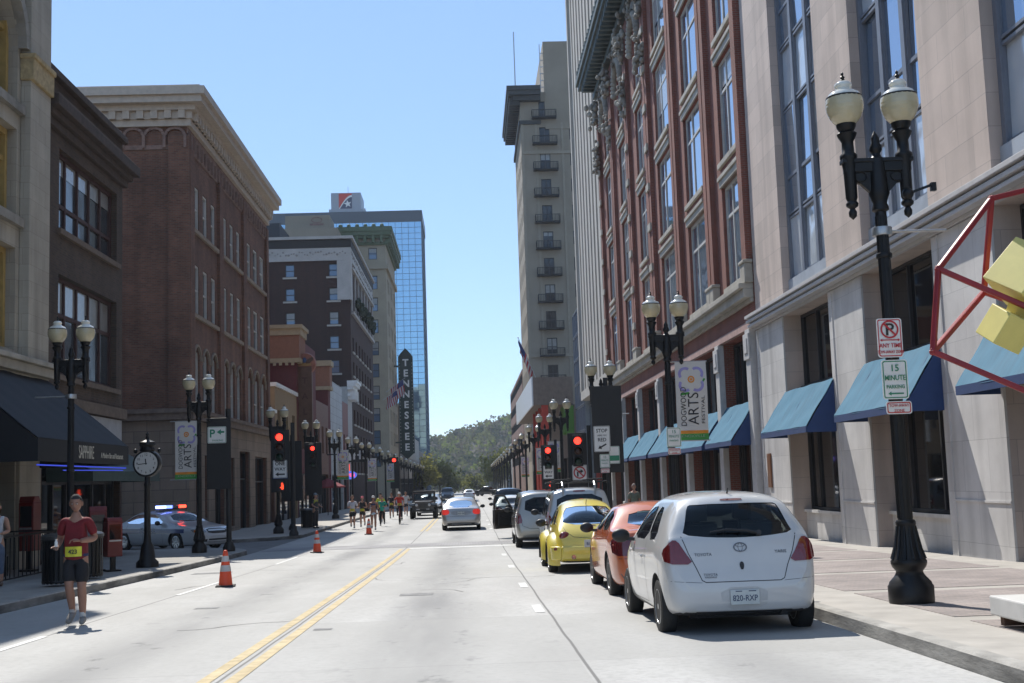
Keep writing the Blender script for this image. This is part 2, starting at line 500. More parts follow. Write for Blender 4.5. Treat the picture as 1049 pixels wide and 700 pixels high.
slab('sidewalk_right', [(CURB_R + wk, -40), (WALL_R + .2, -40), (WALL_R + .2, 420), (CURB_R + wk, 420)], WALKC, KH - .004)
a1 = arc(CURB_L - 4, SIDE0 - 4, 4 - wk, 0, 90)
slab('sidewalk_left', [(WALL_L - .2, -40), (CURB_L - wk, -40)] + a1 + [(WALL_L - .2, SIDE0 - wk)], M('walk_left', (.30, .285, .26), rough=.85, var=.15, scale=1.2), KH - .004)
slab('sidewalk_left', [(WALL_L - .2, 43), (WALL_L - .2, SIDE0 - wk), (-90, SIDE0 - wk), (-90, 43)], WALKC, KH - .004)
a2 = arc(CURB_L - 4, SIDE1 + 4, 4 - wk, -90, 0)
slab('sidewalk_left', [(WALL_L - .2, SIDE1 + wk)] + a2 + [(CURB_L - wk, 420), (WALL_L - .2, 420)], WALKC, KH - .004)
slab('sidewalk_left', [(WALL_L - .2, SIDE1 + wk), (WALL_L - .2, 53), (-90, 53), (-90, SIDE1 + wk)], WALKC, KH - .004)
# brick paver fields on the right walk, set between concrete bands
y = -6.0
while y < 190:
    slab('brick_paving', [(CURB_R + .95, y), (8.55, y), (8.55, y + 3.3), (CURB_R + .95, y + 3.3)], PAVER, KH + .002, thick=.05)
    y += 3.72
# paint
YEL = M('yellow_road_paint', (.46, .35, .17), rough=.7, var=.25, scale=6, col2=(.56, .45, .25))
WHT = M('worn_white_paint', (.52, .52, .5), rough=.7, var=.12, scale=9, col2=(.72, .72, .7))
def stripe(name, x0, x1, y0, y1, mat):
    return sheet(name, [x0, x1], [y0 + (y1 - y0) * i / max(1, int((y1 - y0) / 2)) for i in range(max(1, int((y1 - y0) / 2)) + 1)], lambda x, y: zr(y) + .005, mat)
for x0 in (-2.23 - .185, -2.23 + .06):
    stripe('yellow_centre_line', x0, x0 + .125, -20, 41.2, YEL)
    for k in range(9): stripe('yellow_centre_line', x0, x0 + .125, 57 + k * 12, 57 + k * 12 + 11.9, YEL)
for yy in (16.5, 21.4, 27.9, 34.2): stripe('white_lane_dash', .80, .93, yy, yy + 1.25, WHT)
for yy in (57, 63, 70): stripe('white_lane_dash', .80, .93, yy, yy + 1.25, WHT)
for yy in (11.5, 22.6, 33.7): stripe('white_lane_dash', -5.37, -5.27, yy, yy + 4.2, WHT)
stripe('stop_line', -2.1, CURB_R - .6, 40.9, 41.45, WHT)
sheet('crosswalk', [CURB_L + .1, CURB_R - .1], [42.4, 43.4, 44.4, 45.0], lambda x, y: zr(y) + .006, Mbrick('crosswalk_pavers', (.33, .32, .32), (.27, .265, .27), (.2, .2, .2), bw=.2, bh=.1, ms=.01, var=.25, vscale=.8, flat=True))
PATCH = M('asphalt_patch', (.2, .2, .2), rough=.85, var=.3, scale=6)
for (px, py, w1, l1) in ((-.95, 20.4, .55, .5), (-1.85, 15.2, .22, .2), (-4.1, 19.2, .35, .25), (-6.3, 30, .9, .6)):
    sheet('road_patch', [px - w1 / 2, px + w1 / 2], [py, py + l1], lambda x, y: zr(y) + .004, PATCH)

RW = random.Random(5)
FRAMEW = M('frame_white', (.55, .54, .51), rough=.55, var=.1)
FRAMED = M('frame_dark', (.03, .03, .033), rough=.5, var=.2)
FRAMEG = M('frame_steel_grey', (.17, .19, .23), rough=.45, var=.1)
GL = Mglass('window_glass', (.018, .022, .027), wob=.04)
GLB = Mglass('window_glass_bright', (.34, .43, .55), rough=.03, spec=1.0, metal=.75, wob=.05)
GLD = Mglass('shopfront_glass', (.010, .011, .013), rough=.03, spec=.5, wob=.01)
GLP = Mglass('pale_reflection_glass', (.58, .63, .68), rough=.12, spec=.8, metal=.2, wob=.6, wscale=1.1)  # pale crumpled reflection put into the base colour and bumps

rc = random.Random(8)
CRK = M('road_crack', (.10, .098, .095), rough=.9)
for k in range(11):
    x0, y0 = rc.uniform(-6.8, 3.6), rc.uniform(9, 40); g = G(); P = [(x0, y0)]; a = rc.uniform(0, 6.3)
    for q in range(rc.randint(5, 11)):
        a += rc.uniform(-.6, .6); P.append((P[-1][0] + .22 * math.cos(a), P[-1][1] + .3 * math.sin(a)))
    w_ = rc.uniform(.006, .012)
    for (xa, ya), (xb, yb) in zip(P, P[1:]):
        dx_, dy_ = xb - xa, yb - ya; l_ = math.hypot(dx_, dy_); nx_, ny_ = -dy_ / l_ * w_, dx_ / l_ * w_
        g.quad((xa - nx_, ya - ny_, zr(ya) + .0045), (xb - nx_, yb - ny_, zr(yb) + .0045), (xb + nx_, yb + ny_, zr(yb) + .0045), (xa + nx_, ya + ny_, zr(ya) + .0045))
    g.obj('road_crack', CRK)['kind'] = 'structure'

def pchip(P):
    xs = [p[0] for p in P]; ys = [p[1] for p in P]; n = len(P)
    h = [xs[i + 1] - xs[i] for i in range(n - 1)]; d = [(ys[i + 1] - ys[i]) / h[i] for i in range(n - 1)]
    m = [d[0]] + [0 if d[i - 1] * d[i] <= 0 else 2 * d[i - 1] * d[i] / (d[i - 1] + d[i]) for i in range(1, n - 1)] + [d[-1]]
    def f(x):
        if x <= xs[0]: return ys[0]
        if x >= xs[-1]: return ys[-1]
        for i in range(n - 1):
            if x <= xs[i + 1]:
                t = (x - xs[i]) / h[i]
                return ys[i] * (1 + 2 * t) * (1 - t) ** 2 + h[i] * m[i] * t * (1 - t) ** 2 + ys[i + 1] * t * t * (3 - 2 * t) + h[i] * m[i + 1] * t * t * (t - 1)
    return f

# ------------------------------------------------------------------ building kit (local frame: front in the XZ plane at y=0, outward = -y)
def Fm(u, v, w): return (u, -w, v)
def S0m(u, v, w): return (-w, u, v)
def S1m(W): return lambda u, v, w: (W + w, u, v)

def wall(g, mp, u0, u1, v0, v1, holes, rec, mi=0, rmi=None):
    rmi = mi if rmi is None else rmi
    us = sorted({round(x, 4) for x in [u0, u1] + [h[0] for h in holes] + [h[1] for h in holes] if u0 - 1e-6 <= x <= u1 + 1e-6})
    vs = sorted({round(x, 4) for x in [v0, v1] + [h[2] for h in holes] + [h[3] for h in holes] if v0 - 1e-6 <= x <= v1 + 1e-6})
    for a, b in zip(us, us[1:]):
        for c, d in zip(vs, vs[1:]):
            um, vm = (a + b) / 2, (c + d) / 2
            if any(h[0] < um < h[1] and h[2] < vm < h[3] for h in holes): continue
            g.quad(mp(a, c, 0), mp(b, c, 0), mp(b, d, 0), mp(a, d, 0), mi)
    for h in holes:
        a, b, c, d = max(h[0], u0), min(h[1], u1), max(h[2], v0), min(h[3], v1); r = -rec
        g.quad(mp(a, c, 0), mp(a, d, 0), mp(a, d, r), mp(a, c, r), rmi)
        g.quad(mp(b, c, 0), mp(b, c, r), mp(b, d, r), mp(b, d, 0), rmi)
        g.quad(mp(a, d, 0), mp(b, d, 0), mp(b, d, r), mp(a, d, r), rmi)
        g.quad(mp(a, c, 0), mp(a, c, r), mp(b, c, r), mp(b, c, 0), rmi)

def arch_fill(g, mp, u0, u1, vsp, vtop, rec, mi=0, n=10):
    """close the top corners of a rectangular hole into a round arch"""
    uc, r, ry = (u0 + u1) / 2, (u1 - u0) / 2, vtop - vsp - .01
    P = [(uc - r * math.cos(PI * k / n), vsp + ry * math.sin(PI * k / n)) for k in range(n + 1)]
    for (a, b), (c, d) in zip(P, P[1:]):
        g.quad(mp(a, b, .002), mp(c, d, .002), mp(c, vtop, .002), mp(a, vtop, .002), mi)
        g.quad(mp(a, b, .002), mp(a, b, -rec), mp(c, d, -rec), mp(c, d, .002), mi)

def bldg(name, label, cat, ox, oy, rz, W, depth, z0, z1, wm, holes=(), rec=.25, side=None, sholes=(), srec=.2, arches=(), back=0, group=None, roofm=None):
    root = thing(name, label, cat, (ox, oy, 0), rz, group)
    g = G()
    wall(g, Fm, 0, W, z0, z1, holes, rec, 0, 1)
    for (a, b, c, d) in arches: arch_fill(g, Fm, a, b, c, d, rec, 0)
    x0, x1 = 0.0, W
    if side == 0: wall(g, S0m, 0, depth, z0, z1, sholes, srec, 2, 2); x0 = srec + .08
    if side == 1: wall(g, S1m(W), 0, depth, z0, z1, sholes, srec, 2, 2); x1 = W - srec - .08
    y0 = rec + .08
    g.box(x0 + .004, x1 - .004, y0, depth - .004, z0, z1 - .01, 3)
    if side != 0: g.quad((0, 0, z0), (0, depth, z0), (0, depth, z1), (0, 0, z1), 2)
    if side != 1: g.quad((W, 0, z0), (W, depth, z0), (W, depth, z1), (W, 0, z1), 2)
    g.quad((0, depth, z0), (W, depth, z0), (W, depth, z1), (0, depth, z1), 2)
    g.quad((0, 0, z1), (W, 0, z1), (W, depth, z1), (0, depth, z1), 4)
    ms = wm if isinstance(wm, (list, tuple)) else [wm]
    ms = list(ms) + [ms[0]] * (3 - len(ms)) + [DARK, roofm or ROOF]
    g.obj('wall', ms, root)
    root['W'] = W
    return root
ROOF = M('roof_felt', (.1, .1, .1), rough=.95, var=.2)

WIN = {}
def win_mesh(w, h, vb=(), hb=(), fw=.07, bw=.05, fm=None, pm=None, dp=.09, sub=None):
    key = (round(w, 3), round(h, 3), tuple(vb), tuple(hb), fw, bw, fm.name, pm.name, dp, sub)
    if key in WIN: return WIN[key]
    g = G(); a = w / 2
    y0, y1 = -dp, .015
    g.box(-a, -a + fw, y0, y1, 0, h); g.box(a - fw, a, y0, y1, 0, h)
    g.box(-a + fw, a - fw, y0, y1, 0, fw); g.box(-a + fw, a - fw, y0, y1, h - fw, h)
    for t in vb: g.box(-a + t * w - bw / 2, -a + t * w + bw / 2, y0 * .8, y1, fw, h - fw)
    for t in hb: g.box(-a + fw, a - fw, y0 * .7, y1 - .002, t * h - bw / 2, t * h + bw / 2)
    o1 = g.obj('window', fm); me1 = o1.data; bpy.data.objects.remove(o1)
    g = G()
    g.quad((-a + .02, 0, .02), (a - .02, 0, .02), (a - .02, 0, h - .02), (-a + .02, 0, h - .02))
    o2 = g.obj('pane', pm); me2 = o2.data; bpy.data.objects.remove(o2)
    WIN[key] = (me1, me2)
    return WIN[key]

def window(parent, loc, rz, meshes, tilt=.006, name='window'):
    f = link(name, meshes[0], parent, loc, rz)
    p = link('pane', meshes[1], f, (0, 0, 0))
    p.rotation_euler = (RW.uniform(-tilt, tilt), 0, RW.uniform(-tilt, tilt))
    if name == 'window' and meshes[1].materials[0].name in BLINDED and RW.random() < .36:
        xs = [v.co.x for v in meshes[1].vertices]; zs = [v.co.z for v in meshes[1].vertices]
        h = max(zs); d = h * RW.choice((.25, .4, .5, .65)); g = G(); g.quad((min(xs) + .03, -.012, h - d), (max(xs) - .03, -.012, h - d), (max(xs) - .03, -.012, h), (min(xs) + .03, -.012, h))
        g.obj('blind', BLIND, f)
    return f

BLINDED = ('window_glass', 'window_glass_bright', 'window_glass_sky', 'window_glass_grey')
BLIND = M('blind_behind_glass', (.26, .26, .25), rough=.5, var=.2, scale=1.5, coat=1.0)
def part(g, name, mats, root, **kw): return g.obj(name, mats, root, **kw)

DL, DR = R(90), R(-90)
def side_left(y): return y          # helper for clarity

def cornice(g, W, prof, x0=0, mi=0, side=None, depth=0):
    """profile of (out, z0, z1) courses along the front, returning along a visible side"""
    for (o, a, b) in prof:
        g.box(x0 - (o if side == 0 else 0), W + (o if side == 1 else 0), -o, .02, a, b, mi)
        if side == 0: g.box(-o, .02, .02, depth, a, b, mi)
        if side == 1: g.box(W - .02, W + o, .02, depth, a, b, mi)

# ================================================================== RIGHT SIDE
# ---- pale stone building with blue awnings, D 4..39.3
SB0 = 39.3
def su(D): return SB0 - D
STONE_UP = Mbrick('pink_limestone', (.57, .475, .42), (.48, .405, .36), (.36, .31, .285), bw=1.35, bh=.62, ms=.006, var=.1, vscale=.6, bump=.12, rough=.8)
STONE_LOW = Mbrick('grey_marble', (.66, .645, .625), (.57, .555, .54), (.42, .41, .40), bw=1.15, bh=.95, ms=.005, var=.13, vscale=.8, bump=.05, rough=.55)
pil = [(35.9, 39.3), (28.5, 31.2), (21.2, 24.0), (13.8, 16.6), (6.4, 9.2)]
bays = [(31.2, 35.9), (24.0, 28.5), (16.6, 21.2), (9.2, 13.8)]
TOP = 27.0
holes = []
for (d0, d1) in bays:
    holes.append((su(d1), su(d0), -1.5, 6.02))
    holes.append((su(d1) + .12, su(d0) - .12, 6.62, TOP - 2))
sb = bldg('office_building', 'pale stone building with blue awnings behind the nearest lamp post', 'building', WALL_R, SB0, DR, SB0 - 6.4, 26, -1.5, TOP, [STONE_UP, STONE_UP, STONE_UP], holes, rec=.75)
# ground floor facing, butted in front of the upper stone
g = G()
for (d0, d1) in pil:
    g.cut(); g.box(su(d1) + .0, su(d0), -.05, -.003, -1.5, 5.98)
    g.box(su(d1) + .30, su(d1) + .36, -.075, -.05, -1.0, 5.98)
    gz = zr((d0 + d1) / 2) + KH
    g.box(su(d1) + .36, su(d0) + .02, -.075, -.052, gz + 1.02, gz + 1.06)
part(g, 'pilaster_facing', STONE_LOW, sb)
g = G()
for (o, a, b) in ((.10, 6.0, 6.08), (.30, 6.08, 6.16), (.22, 6.16, 6.22), (.34, 6.22, 6.31), (.26, 6.31, 6.36), (.38, 6.36, 6.46)):
    g.box(-.05, su(6.4), -o, .0, a, b)
part(g, 'cornice', M('cornice_grey', (.50, .49, .49), rough=.6, var=.08), sb, bevel=.01)
SILLG = M('spandrel_pale_metal', (.36, .40, .45), rough=.45, var=.12, scale=2)
for k, (d0, d1) in enumerate(bays):
    ua, ub = su(d1), su(d0); gz = zr((d0 + d1) / 2) + KH
    g = G(); g.box(ua, ub, .35, .85, -1.5, gz + .72); g.box(ua - .0, ub, .27, .35, gz + .70, gz + .78)
    part(g, 'stall_riser', STONE_LOW, sb)
    w = ub - ua
    window(sb, ((ua + ub) / 2, .6, gz + .78), 0, win_mesh(w, 3.55, (.2, .62), (.86,), .07, .07, FRAMED, GLD), name='shop_window')
    window(sb, ((ua + ub) / 2, .6, gz + 4.35), 0, win_mesh(w, 6.02 - gz - 4.36, (.33, .66), (), .07, .07, FRAMED, GLD), name='transom_window')
    g = G(); g.box(ua, ub, .4, .74, gz + 4.31, gz + 4.36); part(g, 'lintel', FRAMED, sb)
    # upper windows: three lights between grey steel mullions, lower panes carrying a painted pale reflection
    uw = ub - ua - .24; uc = (ua + ub) / 2
    g = G(); g.box(uc - uw / 2, uc + uw / 2, .18, .74, 6.62, 7.05); part(g, 'window_sill', SILLG, sb)
    g = G()
    for t in (0, 1 / 3, 2 / 3, 1):
        x = uc - uw / 2 + t * uw
        g.cut(); g.box(x - .11 if 0 < t < 1 else (x if t == 0 else x - .16), x + .11 if 0 < t < 1 else (x + .16 if t == 0 else x), .24, .72, 7.05, TOP - 2)
    part(g, 'mullion', FRAMEG, sb)
    lw = uw / 3 - .22
    zz = 7.05
    j = 0
    while zz < TOP - 3.4:
        hgt = 1.9 if j % 2 == 0 else 3.2
        for i in range(3):
            x = uc - uw / 2 + (i + .5) * uw / 3
            hb = () if j % 2 == 0 else (.36,)
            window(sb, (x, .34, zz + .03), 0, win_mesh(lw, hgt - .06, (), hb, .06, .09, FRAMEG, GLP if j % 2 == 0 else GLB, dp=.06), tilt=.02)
        zz += hgt; j += 1
AWN = M('awning_blue', (.014, .118, .20), rough=.75, var=.10, scale=1.2, bump=.15, bscale=9, stretch=(4, 1, 1), col2=(.02, .145, .24))
AWN2 = M('awning_blue_shade', (.02, .05, .15), rough=.8, var=.1)  # darker copy of the cloth, shade of the cheeks put into the colour
def awning(parent, u0, u1, z0, z1, out, val=.16, y0=.0, m1=None, m2=None, name='awning'):
    g = G(); t = .03
    A = [(y0 + .0, z1), (y0 - out, z0), (y0 - out, z0 - val)]
    # sloping cloth, valance, triangular cheeks
    g.box(u0, u1, -out - t, -out, z0 - val, z0 - .001, 1)
    nu, nv = max(8, int((u1 - u0) / .28)), 7; b0 = len(g.v); ph_ = RW.uniform(0, 6)
    for side_ in (0, -.035):
        for i in range(nu + 1):
            for k in range(nv + 1):
                a, b = i / nu, k / nv
                sag = .035 * math.sin(PI * b) * (.55 + .45 * math.sin(a * nu * PI * .5 + ph_)) * (1 if 0 < i < nu else .2) + .012 * math.sin(a * 17 + b * 9 + ph_)
                g.v.append((u0 + (u1 - u0) * a, y0 + (-out - t - y0) * b + sag * .55, z1 + (z0 - z1) * b - sag * .6 + side_))
    n_ = (nu + 1) * (nv + 1)
    for i in range(nu):
        for k in range(nv):
            q = b0 + i * (nv + 1) + k
            for o_ in (0, n_): g.f.append((q + o_, q + o_ + 1, q + o_ + nv + 2, q + o_ + nv + 1)); g.m.append(0)
    for i in range(0, nu + 1, 3):
        u = u0 + (u1 - u0) * i / nu
        g.bar((u, y0 - .01, z1 - .06), (u, -out, z0 - .05), .02, .02, 1)
    for u in (u0 + .002, u1 - .022):
        g.prism([(y0, z1 - .05), (-out, z0 - .03), (-out, z0 - val), (y0, z0 - val)], lambda a, b: (u, a, b), lambda a, b: (u + .02, a, b), 1)
    o = part(g, name, [m1 or AWN, m2 or AWN2], parent, smooth=35)
    return o
for k, (d0, d1) in enumerate(bays):
    gz = zr((d0 + d1) / 2) + KH
    awning(sb, su(d1) - .1, su(d0) + .1, gz + 3.02, gz + 4.22, .82, y0=-.055)
g = G(); g.box(su(38.5), su(38.1), -.10, -.055, .95, 2.0); part(g, 'plaque', M('bronze_plaque', (.22, .10, .05), rough=.4, metal=.3), sb)

# ---- red brick building with white terracotta, D 39.4..81
RB0 = 81.0; RW_ = 41.55
def ru(D): return RB0 - D
RBRICK = Mbrick('red_brick', (.255, .070, .046), (.19, .054, .038), (.22, .16, .13), bw=.22, bh=.075, ms=.01, var=.25, vscale=.5)
TERRA = M('white_terracotta', (.40, .37, .31), rough=.7, var=.22, scale=1.3, bump=.15, col2=(.47, .44, .38))
TERRAD = M('weathered_terracotta', (.27, .25, .215), rough=.75, var=.4, scale=1.0, bump=.5, bscale=3)
cent = [41.95, 48.6, 55.8, 63.0, 70.2, 77.4]
wide = [3.1, 3.7, 3.7, 2.6, 2.6, 2.6]
sills = [8.0, 12.6, 17.2, 21.8]
holes = []; arches = []
for c, wd in zip(cent, wide):
    for i, s in enumerate(sills):
        top = s + 3.7
        holes.append((ru(c) - wd / 2, ru(c) + wd / 2, s, top))
        if i == 3 and c > 60: arches.append((ru(c) - wd / 2, ru(c) + wd / 2, top - wd / 2, top))
sp = [39.7, 44.9, 52.1, 59.4, 66.6, 73.8, 80.6]
for a, b in zip(sp, sp[1:]): holes.append((ru(b) + .32, ru(a) - .32, -1.6, 6.1))
rb = bldg('brick_building', 'tall red brick building with white stone trim beyond the pale stone building', 'building', WALL_R, RB0, DR, RW_, 26, -1.6, 29.6, [RBRICK, RBRICK, RBRICK], holes, rec=.55, arches=arches, side=0)
g = G()
for (o, a, b) in ((.12, 6.98, 7.12), (.34, 7.12, 7.42), (.48, 7.42, 7.60)): g.box(0, RW_ - .02, -o, 0, a, b)
part(g, 'ledge', TERRA, rb, bevel=.02)
g = G(); g.box(0, RW_ - .02, -.16, 0, 6.12, 6.32); g.box(0, RW_ - .02, -.09, 0, 6.32, 6.4)
part(g, 'fascia_trim', M('fascia_pink', (.42, .28, .25), rough=.7, var=.2), rb)
# brick piers standing forward between the window bays, on white bases
edges = [39.55, 45.3, 52.2, 59.4, 66.6, 73.8, 80.9]
g = G(); gb = G()
for i, e in enumerate(edges):
    hw = .62 if 0 < i < 6 else .3
    c0 = min(max(ru(e), hw), RW_ - hw)
    for dx in (-.34, .34) if 0 < i < 6 else (0,):
        g.cut(); gb.cut()
        w = .26 if 0 < i < 6 else .3
        g.box(c0 + dx - w, c0 + dx + w, -.2, 0, 7.62, 25.6)
        gb.box(c0 + dx - w - .06, c0 + dx + w + .06, -.28, 0, 7.60, 8.25)
        gb.box(c0 + dx - w - .10, c0 + dx + w + .10, -.32, 0, 8.25, 8.37)
part(g, 'brick_pier', RBRICK, rb); part(gb, 'pier_base', TERRA, rb, bevel=.03)
# lintels, sills, terracotta blocks
g = G(); g2 = G()
for c, wd in zip(cent, wide):
    for i, s in enumerate(sills):
        u = ru(c)
        g.cut(); g.box(u - wd / 2 - .1, u + wd / 2 + .1, -.10, .3, s - .2, s)
        if not (i == 3 and c > 60):
            g.cut(); g.box(u - wd / 2 - .12, u + wd / 2 + .12, -.07, .0, s + 3.7, s + 3.95)
            g.box(u - wd / 2 - .14, u + wd / 2 + .14, -.13, .0, s + 3.95, s + 4.1)
            g2.box(u - wd / 2 + .3, u + wd / 2 - .3, -.05, .0, s + 4.16, s + 4.28)
part(g, 'window_trim', TERRA, rb, bevel=.015); 
g = G()
for e in (59.4, 66.6, 80.4):
    u = ru(e)
    for q in range(8): g.cut(); g.box(u - .42, u + .42, -.29, -.2, 9.4 + q * 2.0, 9.75 + q * 2.0)
part(g, 'terracotta_band', TERRA, rb)
# carved capitals and swags high on the far bays
g = G(); rr = random.Random(3)
def clump(u, z, s, n=26):
    g.cut()
    for q in range(n):
        d = Vector((rr.gauss(0, .30), rr.gauss(0, .18), rr.gauss(0, .42))) * s
        r = s * rr.uniform(.07, .16)
        g.ell((u + d.x, -.22 - abs(d.y), z + d.z), (r, r, r * rr.uniform(.8, 1.5)), 0, 7, 5)
for e in (59.4, 66.6, 73.8, 80.4):
    clump(ru(e), 22.6, 1.0, 60); clump(ru(e), 25.6, 1.15, 60)
for c in (63.0, 70.2, 77.4):
    u = ru(c); g.cut()
    for k in range(22):
        t = PI * k / 21; r = 1.62
        p = (u - r * math.cos(t), -.1, 24.2 + r * math.sin(t))
        g.ell(p, (.20, .24, .20), 0, 7, 5)
    clump(u, 26.1, .7, 24); g.cut()
    g.box(u - 1.5, u + 1.5, -.12, 0, 26.0, 26.6)
part(g, 'carved_ornament', TERRAD, rb, smooth=50)
g = G()
COPPER = M('green_grey_copper', (.07, .092, .088), rough=.6, var=.3, scale=1.0, col2=(.12, .15, .145))
for (o, a, b) in ((.35, 27.0, 27.4), (.9, 27.6, 27.9), (1.25, 27.9, 28.25), (1.4, 28.25, 28.6)): g.box(-.3 if o < 1 else -o, RW_ - .02, -o, 0, a, b)
n = 58
for k in range(n):
    u = .2 + (RW_ - .5) * k / (n - 1); g.box(u - .14, u + .14, -1.12, 0, 27.4, 27.9)
    g.box(u - .1, u + .1, -1.44, -1.30, 28.6, 28.85)
part(g, 'roof_cornice', COPPER, rb)
for c, wd in zip(cent, wide):
    for i, s in enumerate(sills):
        window(rb, (ru(c), .17, s + .01), 0, win_mesh(wd - .02, 3.68, (.36,) if wd > 3 else (.5,), (.70,), .1, .1, FRAMEW, GLB, dp=.05), tilt=.012)
# shopfront: white pilasters, dark glass, blue awnings
g = G()
for e in sp:
    u = min(max(ru(e), .36), RW_ - .36); g.cut()
    g.box(u - .32, u + .32, -.22, -.003, -1.6, 6.1); g.box(u - .38, u + .38, -.28, -.22, 5.1, 5.95)
    g.box(u - .40, u + .40, -.32, -.003, -1.6, zr(e) + KH + .6)
    g.box(u - .22, u + .22, -.31, -.28, 5.3, 5.8)
part(g, 'pilaster', M('pilaster_white_stone', (.52, .51, .5), rough=.6, var=.1), rb, bevel=.012)
for a, b in zip(sp, sp[1:]):
    u0, u1 = ru(b) + .32, ru(a) - .32; gz = zr((a + b) / 2) + KH; w = u1 - u0
    window(rb, ((u0 + u1) / 2, .45, gz + .02), 0, win_mesh(w, 4.15, (.12, .37, .63, .88), (.72,), .09, .09, FRAMED, GLD), name='shop_window')
    window(rb, ((u0 + u1) / 2, .45, gz + 4.3), 0, win_mesh(w, 6.08 - gz - 4.32, (.25, .5, .75), (), .09, .09, FRAMED, GLD), name='transom_window')
    g = G(); g.box(u0, u1, .1, .55, gz + 4.16, gz + 4.31); part(g, 'lintel', FRAMED, rb)
    awning(rb, u0 + .02, u1 - .02, gz + 3.05, gz + 4.35, .85, y0=0)

# ---- ribbed concrete tower, D 81.1..101
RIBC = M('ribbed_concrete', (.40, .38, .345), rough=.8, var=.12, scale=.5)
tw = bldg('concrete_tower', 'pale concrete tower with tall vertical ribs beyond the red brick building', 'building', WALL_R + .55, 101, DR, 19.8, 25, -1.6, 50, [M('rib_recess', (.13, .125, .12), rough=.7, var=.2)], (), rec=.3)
g = G()
n = 9
for k in range(n):
    u = 1.1 + k * 2.25; g.cut()
    g.box(u - .62, u + .62, -.5, 0, 8.4, 50)
g.cut(); g.box(-.3, .5, -.7, 0, 8.4, 50); g.cut(); g.box(0, 19.8, -.7, 0, 7.7, 8.4)
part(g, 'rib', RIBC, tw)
g = G()
for k in range(6): g.cut(); g.box(.2 + k * 3.3, 3.2 + k * 3.3, -.06, 0, -1, 7.2)
part(g, 'lobby_glass', GLD, tw)
# ---- glass slab just behind it
gb_ = bldg('glass_block', 'narrow blue glass block squeezed between the ribbed tower and the brown overhang', 'building', WALL_R + .2, 109.5, DR, 8.3, 22, -1.6, 16, [M('slab_edge', (.25, .3, .34), rough=.5)], (), rec=.2)
for k in range(5):
    for j in range(7): window(gb_, (.9 + k * 1.62, -.02, 1.2 + j * 2.1), 0, win_mesh(1.5, 2.0, (), (), .05, .05, FRAMEG, GLB))
# ---- brown concrete block projecting over the walk, D 110..148
BRC = M('brown_aggregate', (.20, .165, .14), rough=.9, var=.15, scale=2.5, bump=.2)
cb_ = bldg('overhang_building', 'low brown concrete building projecting over the sidewalk with a white fascia', 'building', WALL_R, 148, DR, 38, 24, -1.6, 8.0, [BRC, DARK, BRC], [(1.0 + k * 4.6, 4.9 + k * 4.6, -1.2, 3.4) for k in range(8)], rec=.5, side=1)
g = G(); g.box(0, 38, -3.6, -.02, 8.03, 10.5); part(g, 'upper_storey', BRC, cb_)
g = G(); g.box(-.1, 37.9, -3.72, -3.6, 8.0, 10.6)
part(g, 'white_fascia', M('white_fascia_panel', (.66, .69, .72), rough=.4, var=.05), cb_)
for k in range(8): window(cb_, (2.95 + k * 4.6, .4, -.9), 0, win_mesh(3.86, 4.28, (.33, .66), (.75,), .08, .08, FRAMED, GLD), name='shop_window')
g = G()
for k in range(4): g.cut(); g.box(37.3 - k * 5, 37.9 - k * 5, -2.9, -2.3, -1.4, 8.0)
part(g, 'red_column', M('red_column_paint', (.45, .05, .03), rough=.6), cb_)
g = G(); g.box(33.5, 37.96, -.9, -.02, 5.4, 7.9); part(g, 'green_sign_panel', M('green_panel', (.08, .22, .03), rough=.6), cb_)

# ---- tall cream tower with balconies, D 188..210
CREAM = M('cream_stucco', (.28, .24, .185), rough=.85, var=.1, scale=.25)
HZ = 62.0
ho_h = []
for k in range(14):
    z = 3.6 + k * 4.17
    ho_h += [(2.9, 4.5, z, z + 2.7), (7.6, 9.0, z + .6, z + 2.7), (11.5, 12.9, z + .6, z + 2.7), (16.0, 17.4, z + .6, z + 2.7)]
st_h = [(2.2 + q * 3.7, 3.5 + q * 3.7, 3.6 + k * 4.17 + .5, 3.6 + k * 4.17 + 2.6) for k in range(14) for q in range(6)]
ho = bldg('balcony_tower', 'tall cream tower with a column of black balconies and a dark overhanging cornice', 'building', WALL_R, 211, DR, 23, 24, -2, HZ, [CREAM], st_h, rec=.3, side=1, sholes=ho_h, srec=.3)
for (a, b, z, q) in ho_h:
    window(ho, (23 - .25, (a + b) / 2, z), R(90), win_mesh(b - a, q - z, (.5,), (.5,), .12, .12, FRAMED, GL))
for (a, b, z, q) in st_h:
    window(ho, ((a + b) / 2, .25, z), 0, win_mesh(b - a, q - z, (), (.5,), .12, .12, FRAMED, GL))
for k in range(14):
    z = 3.6 + k * 4.17
    g = G(); g.box(23.0, 24.3, 1.75, 5.6, z - .25, z - .02)
    g.box(24.22, 24.3, 1.75, 5.6, z + .95, z + 1.03)
    for q in range(17): g.box(24.24, 24.28, 1.78 + q * .235, 1.83 + q * .235, z - .02, z + .95)
    for yy in (1.75, 5.54): 
        g.box(23.0, 24.3, yy, yy + .06, z + .95, z + 1.03)
        for q in range(5): g.box(23.1 + q * .25, 23.14 + q * .25, yy + .01, yy + .05, z - .02, z + .95)
    part(g, 'balcony', BLACK, ho)
g = G()
CORD = M('dark_bronze_cornice', (.035, .037, .036), rough=.6, var=.3)
for (o, a, b) in ((.3, HZ - 5.2, HZ - 4.6), (1.2, HZ - 1.6, HZ - .9), (1.9, HZ - .9, HZ - .2), (2.1, HZ - .2, HZ + .5)):
    g.box(-o, 23 + o, -o, 3.2, a, b)
for q in range(20): g.box(.3 + q * 1.2, .7 + q * 1.2, -1.7, 0, HZ - 2.2, HZ - .9)
part(g, 'cornice', CORD, ho)
